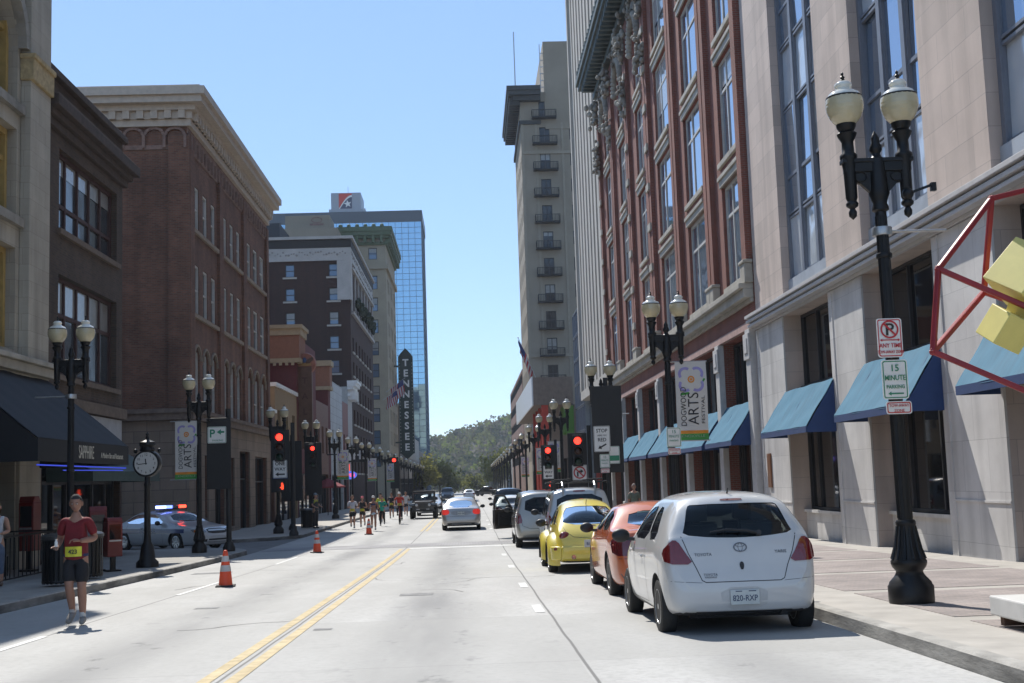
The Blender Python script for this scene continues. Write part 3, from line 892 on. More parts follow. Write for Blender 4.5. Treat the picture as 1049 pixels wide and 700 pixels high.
g = G(); g.box(2, 22.99, 3.9, 18, HZ + .02, HZ + 8.2); g.box(22.99, 23.1, 3.9, 18, HZ - 6, HZ + 8.2); part(g, 'penthouse', CREAM, ho)
g = G(); g.tube([(20, -.5, HZ + .5), (20, -.5, HZ + 11)], .09, 6)
for q in range(6): g.bar((22.4, 3.4, HZ + 1 + q * 1.1), (22.4, 3.9, HZ + 1 + q * 1.1), .12)
g.tube([(22.4, 3.4, HZ), (22.4, 3.4, HZ + 8)], .06, 6)
part(g, 'antenna', STEEL, ho)
g = G()
for yy in (.06, 2.2, 6.3, 10): g.cut(); g.box(23, 23.12, yy, yy + .35, 1, HZ - 5)
for z in (20, 52): g.cut(); g.box(23, 23.2, 0, 24, z, z + .5)
part(g, 'stone_band', M('cream_stone_band', (.31, .27, .21), rough=.85, var=.1), ho)

# ---- banded brown brick building, D 212..277
bb = bldg('banded_building', 'brown brick building with long ribbon windows beyond the balcony tower', 'building', WALL_R, 277, DR, 64, 24, -2.5, 20.5, [Mbrick('brown_brick', (.20, .10, .075), (.17, .085, .065), (.15, .1, .08), var=.15)],
          [(.6, 63.4, 4.2 + k * 3.5, 5.9 + k * 3.5) for k in range(5)], rec=.3, side=1)
for k in range(5): 
    for q in range(8): window(bb, (.6 + 3.925 + q * 7.85, .25, 4.2 + k * 3.5), 0, win_mesh(7.83, 1.7, (.2, .4, .6, .8), (), .08, .1, FRAMED, GL))
for (nm, lb, y1_, W_, zt, colr) in (('shop_building', 'low white shop building at the far end of the right side of the street', 335, 57, 9.0, (.42, .41, .39)), ('shop_building', 'low dark shop front between the overhang building and the cream tower', 187.8, 39.6, 7.6, (.10, .09, .085))):
    hs = [(1 + q * 4.8, 4.6 + q * 4.8, -1.5, 2.6) for q in range(int(W_ / 4.8))] + [(1.4 + q * 4.8, 3.6 + q * 4.8, 3.6, 5.6) for q in range(int(W_ / 4.8))]
    b_ = bldg(nm, lb, 'building', WALL_R, y1_, DR, W_, 20, -2.5, zt, [M('shop_wall', colr, var=.15)], hs, rec=.3, side=1)
    for (a, b, z, q) in hs: window(b_, ((a + b) / 2, .25, z), 0, win_mesh(b - a, q - z, (.5,), (), .08, .08, FRAMED, GLD))
# ================================================================== LEFT SIDE
OCHRE = M('ochre_frame', (.40, .27, .09), rough=.6, var=.15)
CRM = Mbrick('cream_stone', (.43, .39, .32), (.395, .355, .29), (.30, .27, .22), bw=1.0, bh=.45, ms=.006, var=.15, vscale=.7, bump=.15)
# ---- cream arcaded building
A0 = 5.0
def lu(D): return D - A0
lp = [(33.1, 34.7), (28.1, 29.5), (23.1, 24.5), (18.1, 19.5), (13.1, 14.5), (8.1, 9.5)]
lb = [(29.5, 33.1), (24.5, 28.1), (19.5, 23.1), (14.5, 18.1), (9.5, 13.1)]
holes = []; arches = []
for a, b in lb:
    m = (a + b) / 2
    holes += [(lu(a) + .25, lu(b) - .25, 5.3, 8.05), (lu(a) + .25, lu(b) - .25, 8.9, 11.3), (lu(a) + .25, lu(b) - .25, 12.0, 15.2), (lu(a) + .1, lu(b) - .1, -1.2, 4.4)]
    arches.append((lu(a) + .25, lu(b) - .25, 13.65, 15.2))
ca = bldg('arcade_building', 'cream stone building with ochre window frames and round arches at the left edge', 'building', WALL_L, A0, DL, 29.7, 22, -1.2, 20.3, [CRM, CRM, CRM], holes, rec=.6, arches=arches)
g = G(); gt = G()
for a, b in lp:
    g.cut(); gt.cut(); g.box(lu(a), lu(b), -.28, -.003, 5.05, 18.9)
    g.box(lu(a), lu(b), -.1, -.003, -1, 4.5)
    gt.box(lu(a) - .08, lu(b) + (.08 if b < 34 else 0), -.38, 0, 12.75, 13.45); gt.box(lu(a) - .12, lu(b) + (.12 if b < 34 else 0), -.44, 0, 13.35, 13.5)
    gt.cut(); gt.box(lu(a) - .06, lu(b) + (.06 if b < 34 else 0), -.36, 0, 17.0, 17.6)
part(g, 'pilaster', CRM, ca, bevel=.02)
part(gt, 'capital', M('ochre_capital', (.42, .32, .17), rough=.75, var=.3, scale=5, bump=.6, bscale=14), ca, bevel=.03)
g = G()
for (o, z0, z1) in ((.3, 4.45, 4.65), (.5, 4.65, 4.9), (.62, 4.9, 5.04), (.35, 18.9, 19.3), (.5, 19.3, 19.9), (.58, 19.9, 20.4)): g.box(0, 29.68, -o, 0, z0, z1)
part(g, 'cornice', TERRA, ca, bevel=.02)
g = G()
for a, b in lb:
    m = lu((a + b) / 2); r = (b - a) / 2 - .1; g.cut()
    for k in range(15):
        t0, t1 = PI * k / 15, PI * (k + 1) / 15
        g.bar((m - r * math.cos(t0), -.1, 13.6 + r * math.sin(t0)), (m - r * math.cos(t1), -.1, 13.6 + r * math.sin(t1)), .28, .28, up=(0, 1, 0))
    for z in (8.75, 11.85): g.cut(); g.box(lu(a) + .05, lu(b) - .05, -.16, 0, z - .12, z + .12)
part(g, 'arch_moulding', TERRAD, ca)
for a, b in lb:
    m = lu((a + b) / 2); w = b - a - .52
    for (z0, z1) in ((5.31, 8.04), (8.91, 11.29), (12.01, 15.18)):
        window(ca, (m, .45, z0), 0, win_mesh(w, z1 - z0, (.33, .67), (.66,), .16, .14, OCHRE, GL, dp=.2))
    window(ca, (m, .5, -1.0), 0, win_mesh(b - a - .22, 5.3, (.3, .7), (.62,), .1, .1, FRAMED, GLD), name='shop_window')
# black awning with lettering
AWB = M('awning_black', (.018, .02, .026), rough=.75, var=.15, scale=2)
AWB2 = M('awning_black_cheek', (.010, .011, .014), rough=.8)
aw = awning(ca, lu(27.4), lu(34.6), 2.72, 4.85, 2.5, val=.52, y0=-.02, m1=AWB, m2=AWB2)
g = G(); g.text('SAPPHIRE', (lu(30.2), -2.542, 2.47), .46, mi=0, align='LEFT', sx=.62)
g.text('A Modern Bar and Restaurant', (lu(32.0), -2.542, 2.42), .2, mi=0, align='LEFT', sx=.82)
part(g, 'lettering', M('awning_lettering', (.55, .53, .46), rough=.6), aw)
g = G()
g.tube([(lu(27.5), -2.48, 2.12), (lu(34.5), -2.48, 2.12)], .018, 6)
g.tube([(lu(29.5), -2.40, 2.02), (lu(34.5), -2.40, 2.06)], .014, 6)
part(g, 'neon_strip', Memit('neon_blue', (.05, .10, 1), .45), ca)

# ---- dark brick building, D 34.75..43
D0 = 34.75
def du(D): return D - D0
DBR = Mbrick('dark_brick', (.10, .062, .042), (.062, .04, .03), (.08, .068, .056), var=.3, vscale=.6)
holes = [(1.55, 7.55, 9.3, 11.75), (1.55, 7.55, 4.95, 7.95), (.3, 8.0, -1.2, 2.9)]
db = bldg('dark_brick_building', 'low dark brown brick building with wide multi-pane windows next to the cream arcade', 'building', WALL_L, D0, DL, 8.25, 20, -1.2, 13.9, [DBR, DBR, DBR], holes, rec=.35)
g = G()
for (o, z0, z1) in ((.15, 12.15, 12.4), (.3, 12.4, 12.6), (.5, 12.6, 12.95), (.2, 13.7, 13.92)):
    g.box(0, 8.25 + (o if z0 < 13 else 0), -o, 0, z0, z1); 
    if z0 < 13: g.box(8.25, 8.25 + o, 0, 6, z0, z1)
part(g, 'cornice', M('cornice_brown', (.07, .05, .04), rough=.8, var=.3), db, bevel=.02)
g = G(); g.box(1.4, 7.7, -.12, .1, 9.12, 9.29); g.cut(); g.box(1.4, 7.7, -.12, .1, 4.78, 4.94); g.cut(); g.box(0, 8.25, -.18, 0, 3.95, 4.3)
part(g, 'window_sill', M('sill_brown_stone', (.16, .12, .09), rough=.8, var=.2), db)
FRB = M('frame_maroon', (.055, .025, .022), rough=.6, var=.2)
GLG = Mglass('window_glass_grey', (.06, .07, .08), rough=.06, wob=.05)
for z0, z1, hb in ((9.31, 11.74, (.34,)), (4.96, 7.94, (.62,))):
    window(db, (4.55, .28, z0), 0, win_mesh(5.98, z1 - z0, (.2, .4, .6, .8), hb, .12, .12, FRB, GLG))
window(db, (4.15, .28, -1.0), 0, win_mesh(7.6, 3.88, (.2, .36, .7, .88), (.72,), .12, .1, FRAMED, GLD), name='shop_window')
g = G(); g.box(3.2, 7.9, -.09, -.01, 3.05, 3.9)
part(g, 'white_sign_panel', M('white_board', (.40, .41, .42), rough=.5), db)
awning(db, .6, 8.1, 2.1, 2.9, 1.3, val=.3, y0=-.02, m1=M('awning_grey_green', (.09, .12, .115), rough=.8, var=.25, scale=3, stretch=(6, 1, 1)), m2=M('awning_green', (.05, .08, .075), rough=.8))

# ---- red brick block with white cornice, D 53..74
E0 = 53.0
EBR = Mbrick('brown_red_brick', (.22, .092, .054), (.135, .058, .036), (.15, .11, .085), var=.38, vscale=.35)
LIME = Mbrick('brown_limestone', (.26, .205, .16), (.22, .175, .135), (.12, .095, .08), bw=1.1, bh=.5, ms=.012, var=.2, vscale=.5, bump=.3)
holes = []; arches = []
bx = [(.9, 6.3), (7.3, 12.7), (13.7, 20.3)]
wins = []
for a, b in bx:
    n = 3; st = (b - a) / n
    for k in range(n):
        u0 = a + k * st + .42; u1 = a + (k + 1) * st - .42
        wins.append((u0, u1))
        holes += [(u0, u1, 13.0, 15.0), (u0, u1, 9.2, 11.45), (u0 - .12, u1 + .12, 5.0, 7.9)]
        arches.append((u0 - .12, u1 + .12, 7.2, 7.9))
gholes = [(1.2, 2.0, -.4, 3.0), (3.0, 3.8, -.4, 3.0), (5.2, 7.6, -1.4, 3.2), (9.0, 10.0, -.4, 3.0), (11.4, 14.4, -1.4, 3.4), (16.0, 20, -1.4, 3.2)]
eb = bldg('brick_block', 'four storey brown red brick block with a white bracketed cornice at the side street corner', 'building', WALL_L, E0, DL, 21.0, 26, -1.6, 18.9, [EBR, EBR, EBR], holes + gholes, rec=.35, side=0, arches=arches)
for k, (u0, u1) in enumerate(wins):
    for (z0, z1) in ((13.0, 15.0), (9.2, 11.45)):
        window(eb, ((u0 + u1) / 2, .14, z0 + .01), 0, win_mesh(u1 - u0 - .02, z1 - z0 - .02, (), (.5,), .09, .07, FRAMEW, GL, dp=.1))
    window(eb, ((u0 + u1) / 2, .2, 5.01), 0, win_mesh(u1 - u0 + .22, 2.88, (), (.4,), .09, .07, FRAMEW, GL, dp=.1))
for (a, b, c, d) in gholes: window(eb, ((a + b) / 2, .26, c), 0, win_mesh(b - a, d - c, (.5,), (.7,), .08, .07, FRAMED, GLD), name='shop_window')
g = G()
for (a, b, c, d) in (): pass
# stone ground storey as facing pieces between the openings, and on the side
g = G(); wall(g, lambda u, v, w: (u, -.07 - w, v), 0, 21.0, -1.6, 4.45, gholes, .07)
g.box(-.07, -.003, -.07, 26, -1.6, 4.45)
part(g, 'stone_base', LIME, eb)
g = G(); g.box(-.3, 21, -.3, 0, 4.46, 4.95); g.box(-.3, 0, 0, 26, 4.46, 4.95); g.box(-.4, 21, -.4, 0, 4.75, 4.9); g.box(-.4, 0, 0, 26, 4.75, 4.9)
part(g, 'belt_course', M('belt_brown_stone', (.17, .13, .105), rough=.8, var=.25), eb)
g = G()
for z in (12.82, 9.02):
    for a, b in bx: g.cut(); g.box(a, b, -.12, 0, z, z + .18)
for (u0, u1) in wins:
    uc = (u0 + u1) / 2; r = (u1 - u0) / 2 + .2; g.cut()
    for k in range(9):
        t0, t1 = PI * k / 9, PI * (k + 1) / 9
        g.bar((uc - r * math.cos(t0), -.03, 7.2 + (r - .05) * math.sin(t0)), (uc - r * math.cos(t1), -.03, 7.2 + (r - .05) * math.sin(t1)), .1, .1, up=(0, 1, 0))
part(g, 'sill_and_hood', M('stone_trim_buff', (.30, .24, .18), rough=.8, var=.2), eb)
g = G()
for a, b in ((0, .85), (6.35, 7.25), (12.75, 13.65), (20.35, 21.0)): g.cut(); g.box(a, b, -.14, 0, 4.97, 17.0)
for yy in (.0, 6.5, 13, 19.5): g.cut(); g.box(-.12, 0, yy - (.12 if yy == 0 else 0), yy + .8, 4.97, 16.9)
part(g, 'brick_pilaster', EBR, eb)
# corbel table of little arches
g = G()
for k in range(28):
    u = .3 + k * .75; g.box(u - .06, u + .06, -.16, 0, 16.35, 16.95)
    y_ = k * .9; g.box(-.16, 0, y_, y_ + .12, 16.35, 16.95)
for q in range(26):
    for s in range(6):
        t0, t1 = PI * s / 6, PI * (s + 1) / 6; yc = q * .9 + .51
        g.bar((-.06, yc - .4 * math.cos(t0), 16.95 + .3 * math.sin(t0)), (-.06, yc - .4 * math.cos(t1), 16.95 + .3 * math.sin(t1)), .12, .09, up=(1, 0, 0))
g.box(0, 21, -.05, 0, 16.3, 16.5); g.box(0, 21, -.03, 0, 16.5, 17.29); g.box(-.05, 0, 0, 26, 16.3, 16.5)
part(g, 'corbel_table', M('corbel_stone', (.24, .16, .13), rough=.85, var=.25), eb)
g = G()
for (o, z0, z1) in ((.2, 17.3, 17.6), (.45, 17.95, 18.2), (.8, 18.2, 18.5), (.95, 18.5, 18.85), (.7, 18.85, 18.98)):
    g.box(-o, 21.0, -o, 0, z0, z1); g.box(-o, 0, 0, 26, z0, z1)
for k in range(35): u = .1 + k * .6; g.box(u, u + .3, -.42, 0, 17.6, 17.95)
for k in range(43): g.box(-.42, 0, k * .6, k * .6 + .3, 17.6, 17.95)
g.box(-.28, 21, -.28, 0, 17.6, 17.95); g.box(-.28, 0, 0, 26, 17.6, 17.95)
part(g, 'roof_cornice', M('cream_cornice_paint', (.50, .43, .35), rough=.6, var=.12), eb)

# ---- row of small shops, D 74..127
BEIGE = M('beige_stucco', (.28, .20, .115), rough=.85, var=.12)
MAROON = M('maroon_paint', (.115, .022, .022), rough=.8, var=.15)
TERC = M('terracotta_paint', (.24, .10, .055), rough=.8, var=.12)
def shop(name, label, D0_, D1_, top, m, front=None, setb=0.0, dep=22, zwin=True):
    W = D1_ - D0_
    hs = [(.4, W - .4, -1.2, 2.4)]
    n = max(1, int(W / 2.6)); 
    up = []
    if zwin and top > 6.6:
        for k in range(n):
            c = (k + .5) * W / n; up.append((c - .65, c + .65, 4.1, min(6.3, top - 1.2)))
    b = bldg(name, label, 'building', WALL_L - setb, D0_, DL, W, dep, -1.8, top, m, hs + up, rec=.4, side=0)
    window(b, (W / 2, .3, -1.2), 0, win_mesh(W - .82, 3.58, tuple((k + 1) / (n + 1) for k in range(n)), (.72,), .1, .08, FRAMED, GLD), name='shop_window')
    for (a, c, z0, z1) in up: window(b, ((a + c) / 2, .3, z0), 0, win_mesh(c - a, z1 - z0, (), (.5,), .08, .07, FRAMED, GL))
    return b
s1 = shop('shop_building', 'single storey beige stucco shop with white coping beside the brown red brick block', 74.1, 76.5, 6.0, [M('brown_shop_brick', (.13, .07, .05), var=.2)], zwin=False)
g = G(); g.box(-.15, 2.4, -.15, 22, 6.01, 6.2); part(g, 'coping', WHITEP, s1)
s2 = shop('shop_building', 'plain beige box shop, lower than the maroon building behind it', 76.6, 86.2, 7.7, [BEIGE])
g = G(); g.box(-.1, 9.6, -.12, 1.0, 7.71, 7.95); part(g, 'coping', WHITEP, s2)
s3 = shop('shop_building', 'maroon shop building with a terracotta block and cream cornice at its corner', 86.3, 97, 12.0, [MAROON, MAROON, MAROON])
g = G(); g.box(-.25, 3.0, -.25, 3.4, 10.4, 12.02); part(g, 'corner_block', TERC, s3)
g = G()
for (o, a, b) in ((.35, 12.03, 12.5), (.5, 12.5, 12.75), (.32, 10.1, 10.4)): g.box(-o, 3.0 + .1, -o, 3.5, a, b)
for k in range(8): g.box(-.4, -.3, .1 + k * .42, .3 + k * .42, 9.9, 10.12)
part(g, 'cream_cornice', M('cream_trim', (.36, .27, .16), rough=.7, var=.1), s3)
g = G(); g.lathe([(.5, 0), (.5, .5), (.3, .8), (.05, .95)], 10, (2, 2.8, 12.76)); part(g, 'roof_vent', STEEL, s3, smooth=40)
s4 = shop('shop_building', 'low brown theatre front behind the round-topped vertical sign', 97.1, 105.3, 8.2, [M('brown_theatre', (.16, .08, .055), var=.2)])
s5 = shop('shop_building', 'narrow maroon gable with a terracotta cap beside the white panelled front', 105.4, 107.0, 11.6, [MAROON, MAROON, MAROON], zwin=False)
g = G(); g.box(-.2, 1.58, -.2, 5.2, 9.9, 11.62); part(g, 'cap_block', TERC, s5)
g = G(); g.box(-.4, 1.58, -.35, 5.3, 11.63, 12.1); g.box(-.3, 1.58, -.28, 5.25, 9.6, 9.9); part(g, 'cream_cornice', M('cream_trim', (.36, .27, .16), rough=.7, var=.1) if False else MT.setdefault('ct', bpy.data.materials['cream_trim']), s5)
s6 = shop('shop_building', 'white panelled shop front with tall dark windows in mid street', 107.1, 117, 10.6, [Mbrick('white_panels', (.52, .54, .54), (.48, .5, .5), (.3, .3, .3), bw=1.4, bh=.7, ms=.02, var=.08)], dep=20)
s7 = shop('shop_building', 'small navy and rose painted shop between the white panelled front and white cornice', 117.1, 122.4, 9.4, [M('rose_paint', (.25, .12, .11), var=.12), M('rose_paint2', (.25, .12, .11), var=.12), M('navy_paint', (.025, .035, .07), var=.1)])
s8 = shop('shop_building', 'pale shop front crowned by a white scrolled cornice below the dark hotel', 122.5, 126.9, 11.2, [M('pale_front', (.42, .41, .39), var=.1)])
g = G()
for (o, a, b) in ((.25, 10.2, 10.5), (.6, 10.9, 11.2), (.85, 11.2, 11.5), (1.0, 11.5, 11.75)): g.box(-o * .5, 4.4, -o, 0, a, b)
for k in range(4): g.box(.2 + k * 1.2, .6 + k * 1.2, -.7, 0, 9.9, 10.9)
part(g, 'white_cornice', WHITEP, s8)

# ---- dark brick hotel with white frieze, D 127..156
HB = Mbrick('hotel_brick', (.055, .018, .013), (.036, .013, .010), (.045, .03, .025), var=.3, vscale=.15)
hz = [24.45 - k * 2.53 for k in range(9)]
sh = [(c - .48, c + .48, z - 1.35, z) for c in (1.7 + .0, 6.2, 10.7, 15.2) for z in hz]
fh = [(1.8 + q * 3.6, 3.4 + q * 3.6, z - 1.5, z) for q in range(7) for z in hz[3:]]
hb = bldg('hotel_building', 'dark brown brick hotel with a white ornamented frieze and white corner quoins', 'building', WALL_L, 127, DL, 29, 24, -2, 27.2, [HB], fh, rec=.3, side=0, sholes=sh, srec=.25)
GLS = Mglass('window_glass_sky', (.13, .19, .27), rough=.05, spec=.8, metal=.2, wob=.03)
for (a, b, z, q) in sh: window(hb, (.2, (a + b) / 2, z), R(-90), win_mesh(b - a, q - z, (), (.5,), .07, .06, FRAMED, GLS))
for (a, b, z, q) in fh: window(hb, ((a + b) / 2, .25, z), 0, win_mesh(b - a, q - z, (.5,), (.5,), .1, .08, FRAMED, GL))
g = G()
for (a, b, z, q) in sh: g.cut(); g.box(-.12, 0, a - .25, b + .25, z - .2, z - .02)
for (a, b, z, q) in fh: g.cut(); g.box(a - .2, b + .2, -.12, 0, z - .2, z - .02)
part(g, 'window_sill', M('sill_white_stone', (.42, .39, .35), rough=.7), hb)
FRZ = M('white_frieze', (.42, .40, .38), rough=.7, var=.12, scale=.8)
g = G()
g.box(-.15, 29, -.15, 0, 24.75, 26.1); g.box(-.15, 0, 0, 24, 24.75, 26.1)
g.box(-.12, .9, -.15, 0, 20.6, 24.74); g.box(-.15, 0, -.0, 1.3, 20.6, 24.74)
g.box(-.4, 29.4, -.4, 0, 27.0, 27.3); g.box(-.4, 0, 0, 24, 27.0, 27.3)
for q in range(8):
    u = .9 + q * 3.9; g.box(u, u + .5, -.15, 0, 19.4, 24.74)
g.box(.9, 29, -.3, 0, 19.2, 19.5); g.box(.9, 29, -.3, 0, 23.9, 24.2)
part(g, 'white_frieze', FRZ, hb)
g = G(); r4 = random.Random(9)
for k in range(84):
    y_ = .4 + k * .28; s = r4.uniform(.06, .13); g.ell((-.17, y_, 25.55 + r4.uniform(-.2, .2)), (.05, s * 1.3, s), 0, 6, 4)
for k in range(90): g.ell((.5 + k * .31, -.17, 25.5 + r4.uniform(-.25, .25)), (.13, .05, .10), 0, 6, 4)
part(g, 'frieze_relief', M('frieze_relief_grey', (.27, .255, .24), rough=.8), hb)  # relief in a darker grey than the frieze
g = G(); g.box(-.2, 29.2, -.2, .01, 26.12, 26.98); g.box(-.2, 0, 0, 24, 26.12, 26.98); part(g, 'dark_band', M('roof_band_dark', (.02, .018, .018), rough=.7), hb)
g = G()
for q in range(6):
    g.cut()
    for k in range(16): g.ell((3 + q * 3.9 + r4.uniform(-.9, .9), -.5 + r4.uniform(-.3, .1), 20.2 + r4.uniform(-.3, .9)), (.3, .25, .3), 0, 6, 4)
part(g, 'window_planting', M('dark_planting', (.02, .03, .015), rough=.9, var=.4), hb)

# ---- beige blocks and cream tower with green cornice, D 158..211
bg = bldg('rooftop_block', 'plain beige upper storey block showing above the dark hotel roof', 'building', -18.3, 176, DL, 8, 7.8, 20, 38.6, [CREAM], (), side=0)
bg2 = bldg('rooftop_block', 'smaller beige penthouse with a faded painted oval on its wall', 'building', -19.6, 178, DL, 6, 6.5, 30, 40.9, [CREAM], (), side=0)
g = G()
for k in range(14):
    t0, t1 = 2 * PI * k / 14, 2 * PI * (k + 1) / 14
    g.bar((-.04, 1.9 + .75 * math.cos(t0), 40.2 + .4 * math.sin(t0)), (-.04, 1.9 + .75 * math.cos(t1), 40.2 + .4 * math.sin(t1)), .14, .04, up=(1, 0, 0))
g.box(-.03, -.0, .9, 2.9, 39.4, 39.7)
part(g, 'faded_painted_sign', M('faded_red_paint', (.24, .15, .13), rough=.9, var=.3, scale=2), bg2)
bg3 = bldg('rooftop_block', 'dark plant block on the roofs left of the beige penthouse', 'building', -24.2, 160, DL, 10, 5, 20, 36.0, [M('dark_slate', (.03, .035, .045), rough=.7)], (), side=0)
CT = M('buff_stone', (.36, .31, .23), rough=.85, var=.12, scale=.3)
ch = [(3.3 + q * 7.4 + p * 2.4, 4.6 + q * 7.4 + p * 2.4, 4 + k * 3.35, 6.1 + k * 3.35) for k in range(9) for q in range(3) for p in (0, 1)]
csh = [(1.3 + q * 3.4, 2.6 + q * 3.4, 4 + k * 3.35, 6.1 + k * 3.35) for k in range(9) for q in range(2)] + [(1.3, 2.6, 35.4, 37.2), (4.7, 6.0, 35.4, 37.2)]
ct = bldg('buff_tower', 'buff stone tower with a projecting green copper cornice behind the hotel', 'building', WALL_L, 185, DL, 23, 7.2, -2, 39.4, [CT], ch, rec=.3, side=0, sholes=csh, srec=.3)
for (a, b, z, q) in csh: window(ct, (.22, (a + b) / 2, z), R(-90), win_mesh(b - a, q - z, (), (.5,), .1, .08, FRAMED, GLS))
for (a, b, z, q) in ch: window(ct, ((a + b) / 2, .22, z), 0, win_mesh(b - a, q - z, (), (.5,), .1, .08, FRAMED, GL))
g = G(); g.box(-.35, 23.3, -.35, 0, 33.9, 34.6); g.box(-.35, 0, 0, 7.2, 33.9, 34.6); part(g, 'belt_course', CT, ct)
g = G()
for (o, a, b) in ((.3, 37.6, 38.1), (.65, 38.6, 39.0), (.95, 39.0, 39.6), (1.1, 39.6, 40.3)):
    g.box(-o, 23 + o, -o, 0, a, b); g.box(-o, 0, 0, 7.2, a, b)
for k in range(17): g.box(-.1 + k * 1.42, .4 + k * 1.42, -.85, 0, 37.9, 39.0)
for k in range(6): g.box(-.85, 0, .3 + k * 1.25, .75 + k * 1.25, 37.9, 39.0); g.ell((-.9, .4 + k * 1.25, 40.45), (.32, .32, .32))
part(g, 'green_cornice', M('green_copper', (.10, .135, .075), rough=.7, var=.2), ct)

# ---- theatre and low buildings between the buff tower and the glass tower
for (nm, lbl, a, b, top, col) in (('theatre_building', 'low dark theatre building behind the tall vertical sign', 211.2, 240, 15, (.09, .075, .06)),
                                  ('shop_building', 'low pale shop row past the theatre on the left', 240.2, 290, 11, (.33, .3, .26)),
                                  ('shop_building', 'low brown shop row near the foot of the glass tower', 290.2, 338, 9, (.17, .12, .09))):
    shop(nm, lbl, a, b, top, [M('far_front', col, var=.15)])

# ---- mirror glass tower with rooftop logo box
TG = Mglass('mirror_glass', (.33, .54, .70), rough=.04, metal=.85, wob=.02)
gt_ = thing('glass_tower', 'tall blue mirror glass office tower with a logo box on its roof', 'building', (WALL_L, 343, 0), DL)
g = G(); g.box(.05, 25, .05, 46, -3, 74.9); part(g, 'core', DARK, gt_)
g = G(); r5 = random.Random(2)
nx, nz = 25, 46; dxp, dzp = 46 / nx, 76.0 / nz
for i in range(nx):
    for j in range(nz):
        y0_, y1_, z0_, z1_ = i * dxp, (i + 1) * dxp, -1 + j * dzp, -1 + (j + 1) * dzp
        t1, t2 = r5.uniform(-.006, .006), r5.uniform(-.006, .006)
        g.quad((-.02 + t1, y0_ + .05, z0_ + .05), (-.02 - t1, y1_ - .05, z0_ + .05), (-.02 - t1 + t2, y1_ - .05, z1_ - .05), (-.02 + t1 + t2, y0_ + .05, z1_ - .05))
for i in range(13):
    for j in range(nz):
        g.quad((.05 + i * 1.9, -.02, -1 + j * dzp + .05), (1.85 + i * 1.9, -.02, -1 + j * dzp + .05), (1.85 + i * 1.9, -.02, -1 + (j + 1) * dzp - .05), (.05 + i * 1.9, -.02, -1 + (j + 1) * dzp - .05))
o = part(g, 'mirror_panes', TG, gt_)
MUL = M('tower_mullion', (.08, .12, .17), rough=.5)
g = G()
for i in range(nx + 1): g.box(-.10, .04, i * dxp - .045, i * dxp + .045, -3, 75)
for j in range(nz + 1): g.box(-.09, .04, 0, 46, -1 + j * dzp - .045, -1 + j * dzp + .045); g.box(0, 25, -.09, .04, -1 + j * dzp - .07, -1 + j * dzp + .07)
for i in range(14): g.box(i * 1.9 - .07, i * 1.9 + .07, -.10, .04, -3, 75)
part(g, 'mullion_grid', MUL, gt_)
g = G(); g.box(-.3, 25.3, -.3, 46.3, 75, 78.2); part(g, 'parapet', M('parapet_slate', (.045, .065, .09), rough=.5), gt_)
g = G(); g.box(1, 12, 17.0, 25.4, 79.2, 84.0); g.box(.5, 12.5, 16.5, 26, 78.2, 79.2)
lbx = part(g, 'logo_box', M('logo_box_grey', (.30, .33, .38), rough=.5), gt_)
g = G()
def LB(y, z, t=.0): return (1 - .05 - t, y, z)
# local +y runs to the left in the picture; draw with flipped axis
def fl(a, b): return LB(25.4 - a, 79.2 + b)
def flat(poly, mi, t):
    g.prism(poly, lambda a, b: LB(25.4 - a, 79.2 + b, t), lambda a, b: LB(25.4 - a, 79.2 + b, t - .04), mi)
flat([(2.2, .2), (5.9, .2), (5.9, 4.6), (2.2, 4.6)], 0, 0)
arcp = [(2.2 + 3.7 * k / 10, .2 + 3.9 * math.sin(PI / 2 * k / 10)) for k in range(11)]
flat([(2.2, .2)] + arcp[1:] + [(5.9, .2)], 2, .06)
arcp = [(2.5 + 3.4 * k / 10, .2 + 3.3 * math.sin(PI / 2 * k / 10)) for k in range(11)]
flat([(2.5, .2)] + arcp[1:] + [(5.9, .2)], 1, .12)
st = []
for k in range(10):
    r_ = 1.15 if k % 2 == 0 else .48; a_ = PI / 2 + PI * k / 5 + .15; st.append((4.7 + r_ * math.cos(a_), 1.55 + r_ * math.sin(a_)))
flat(st, 2, .18)
part(g, 'logo', [M('logo_red', (.55, .04, .02), rough=.5), M('logo_navy', (.03, .045, .10), rough=.5), WHITEP], lbx)
g = G(); g.tube([(6, 21, 84), (6, 21, 87)], .08, 5)
for q in range(5): g.box(2 + q * 2, 2.6 + q * 2, 15.8, 16.4, 78.2, 79.6)
part(g, 'roof_equipment', STEEL, gt_)
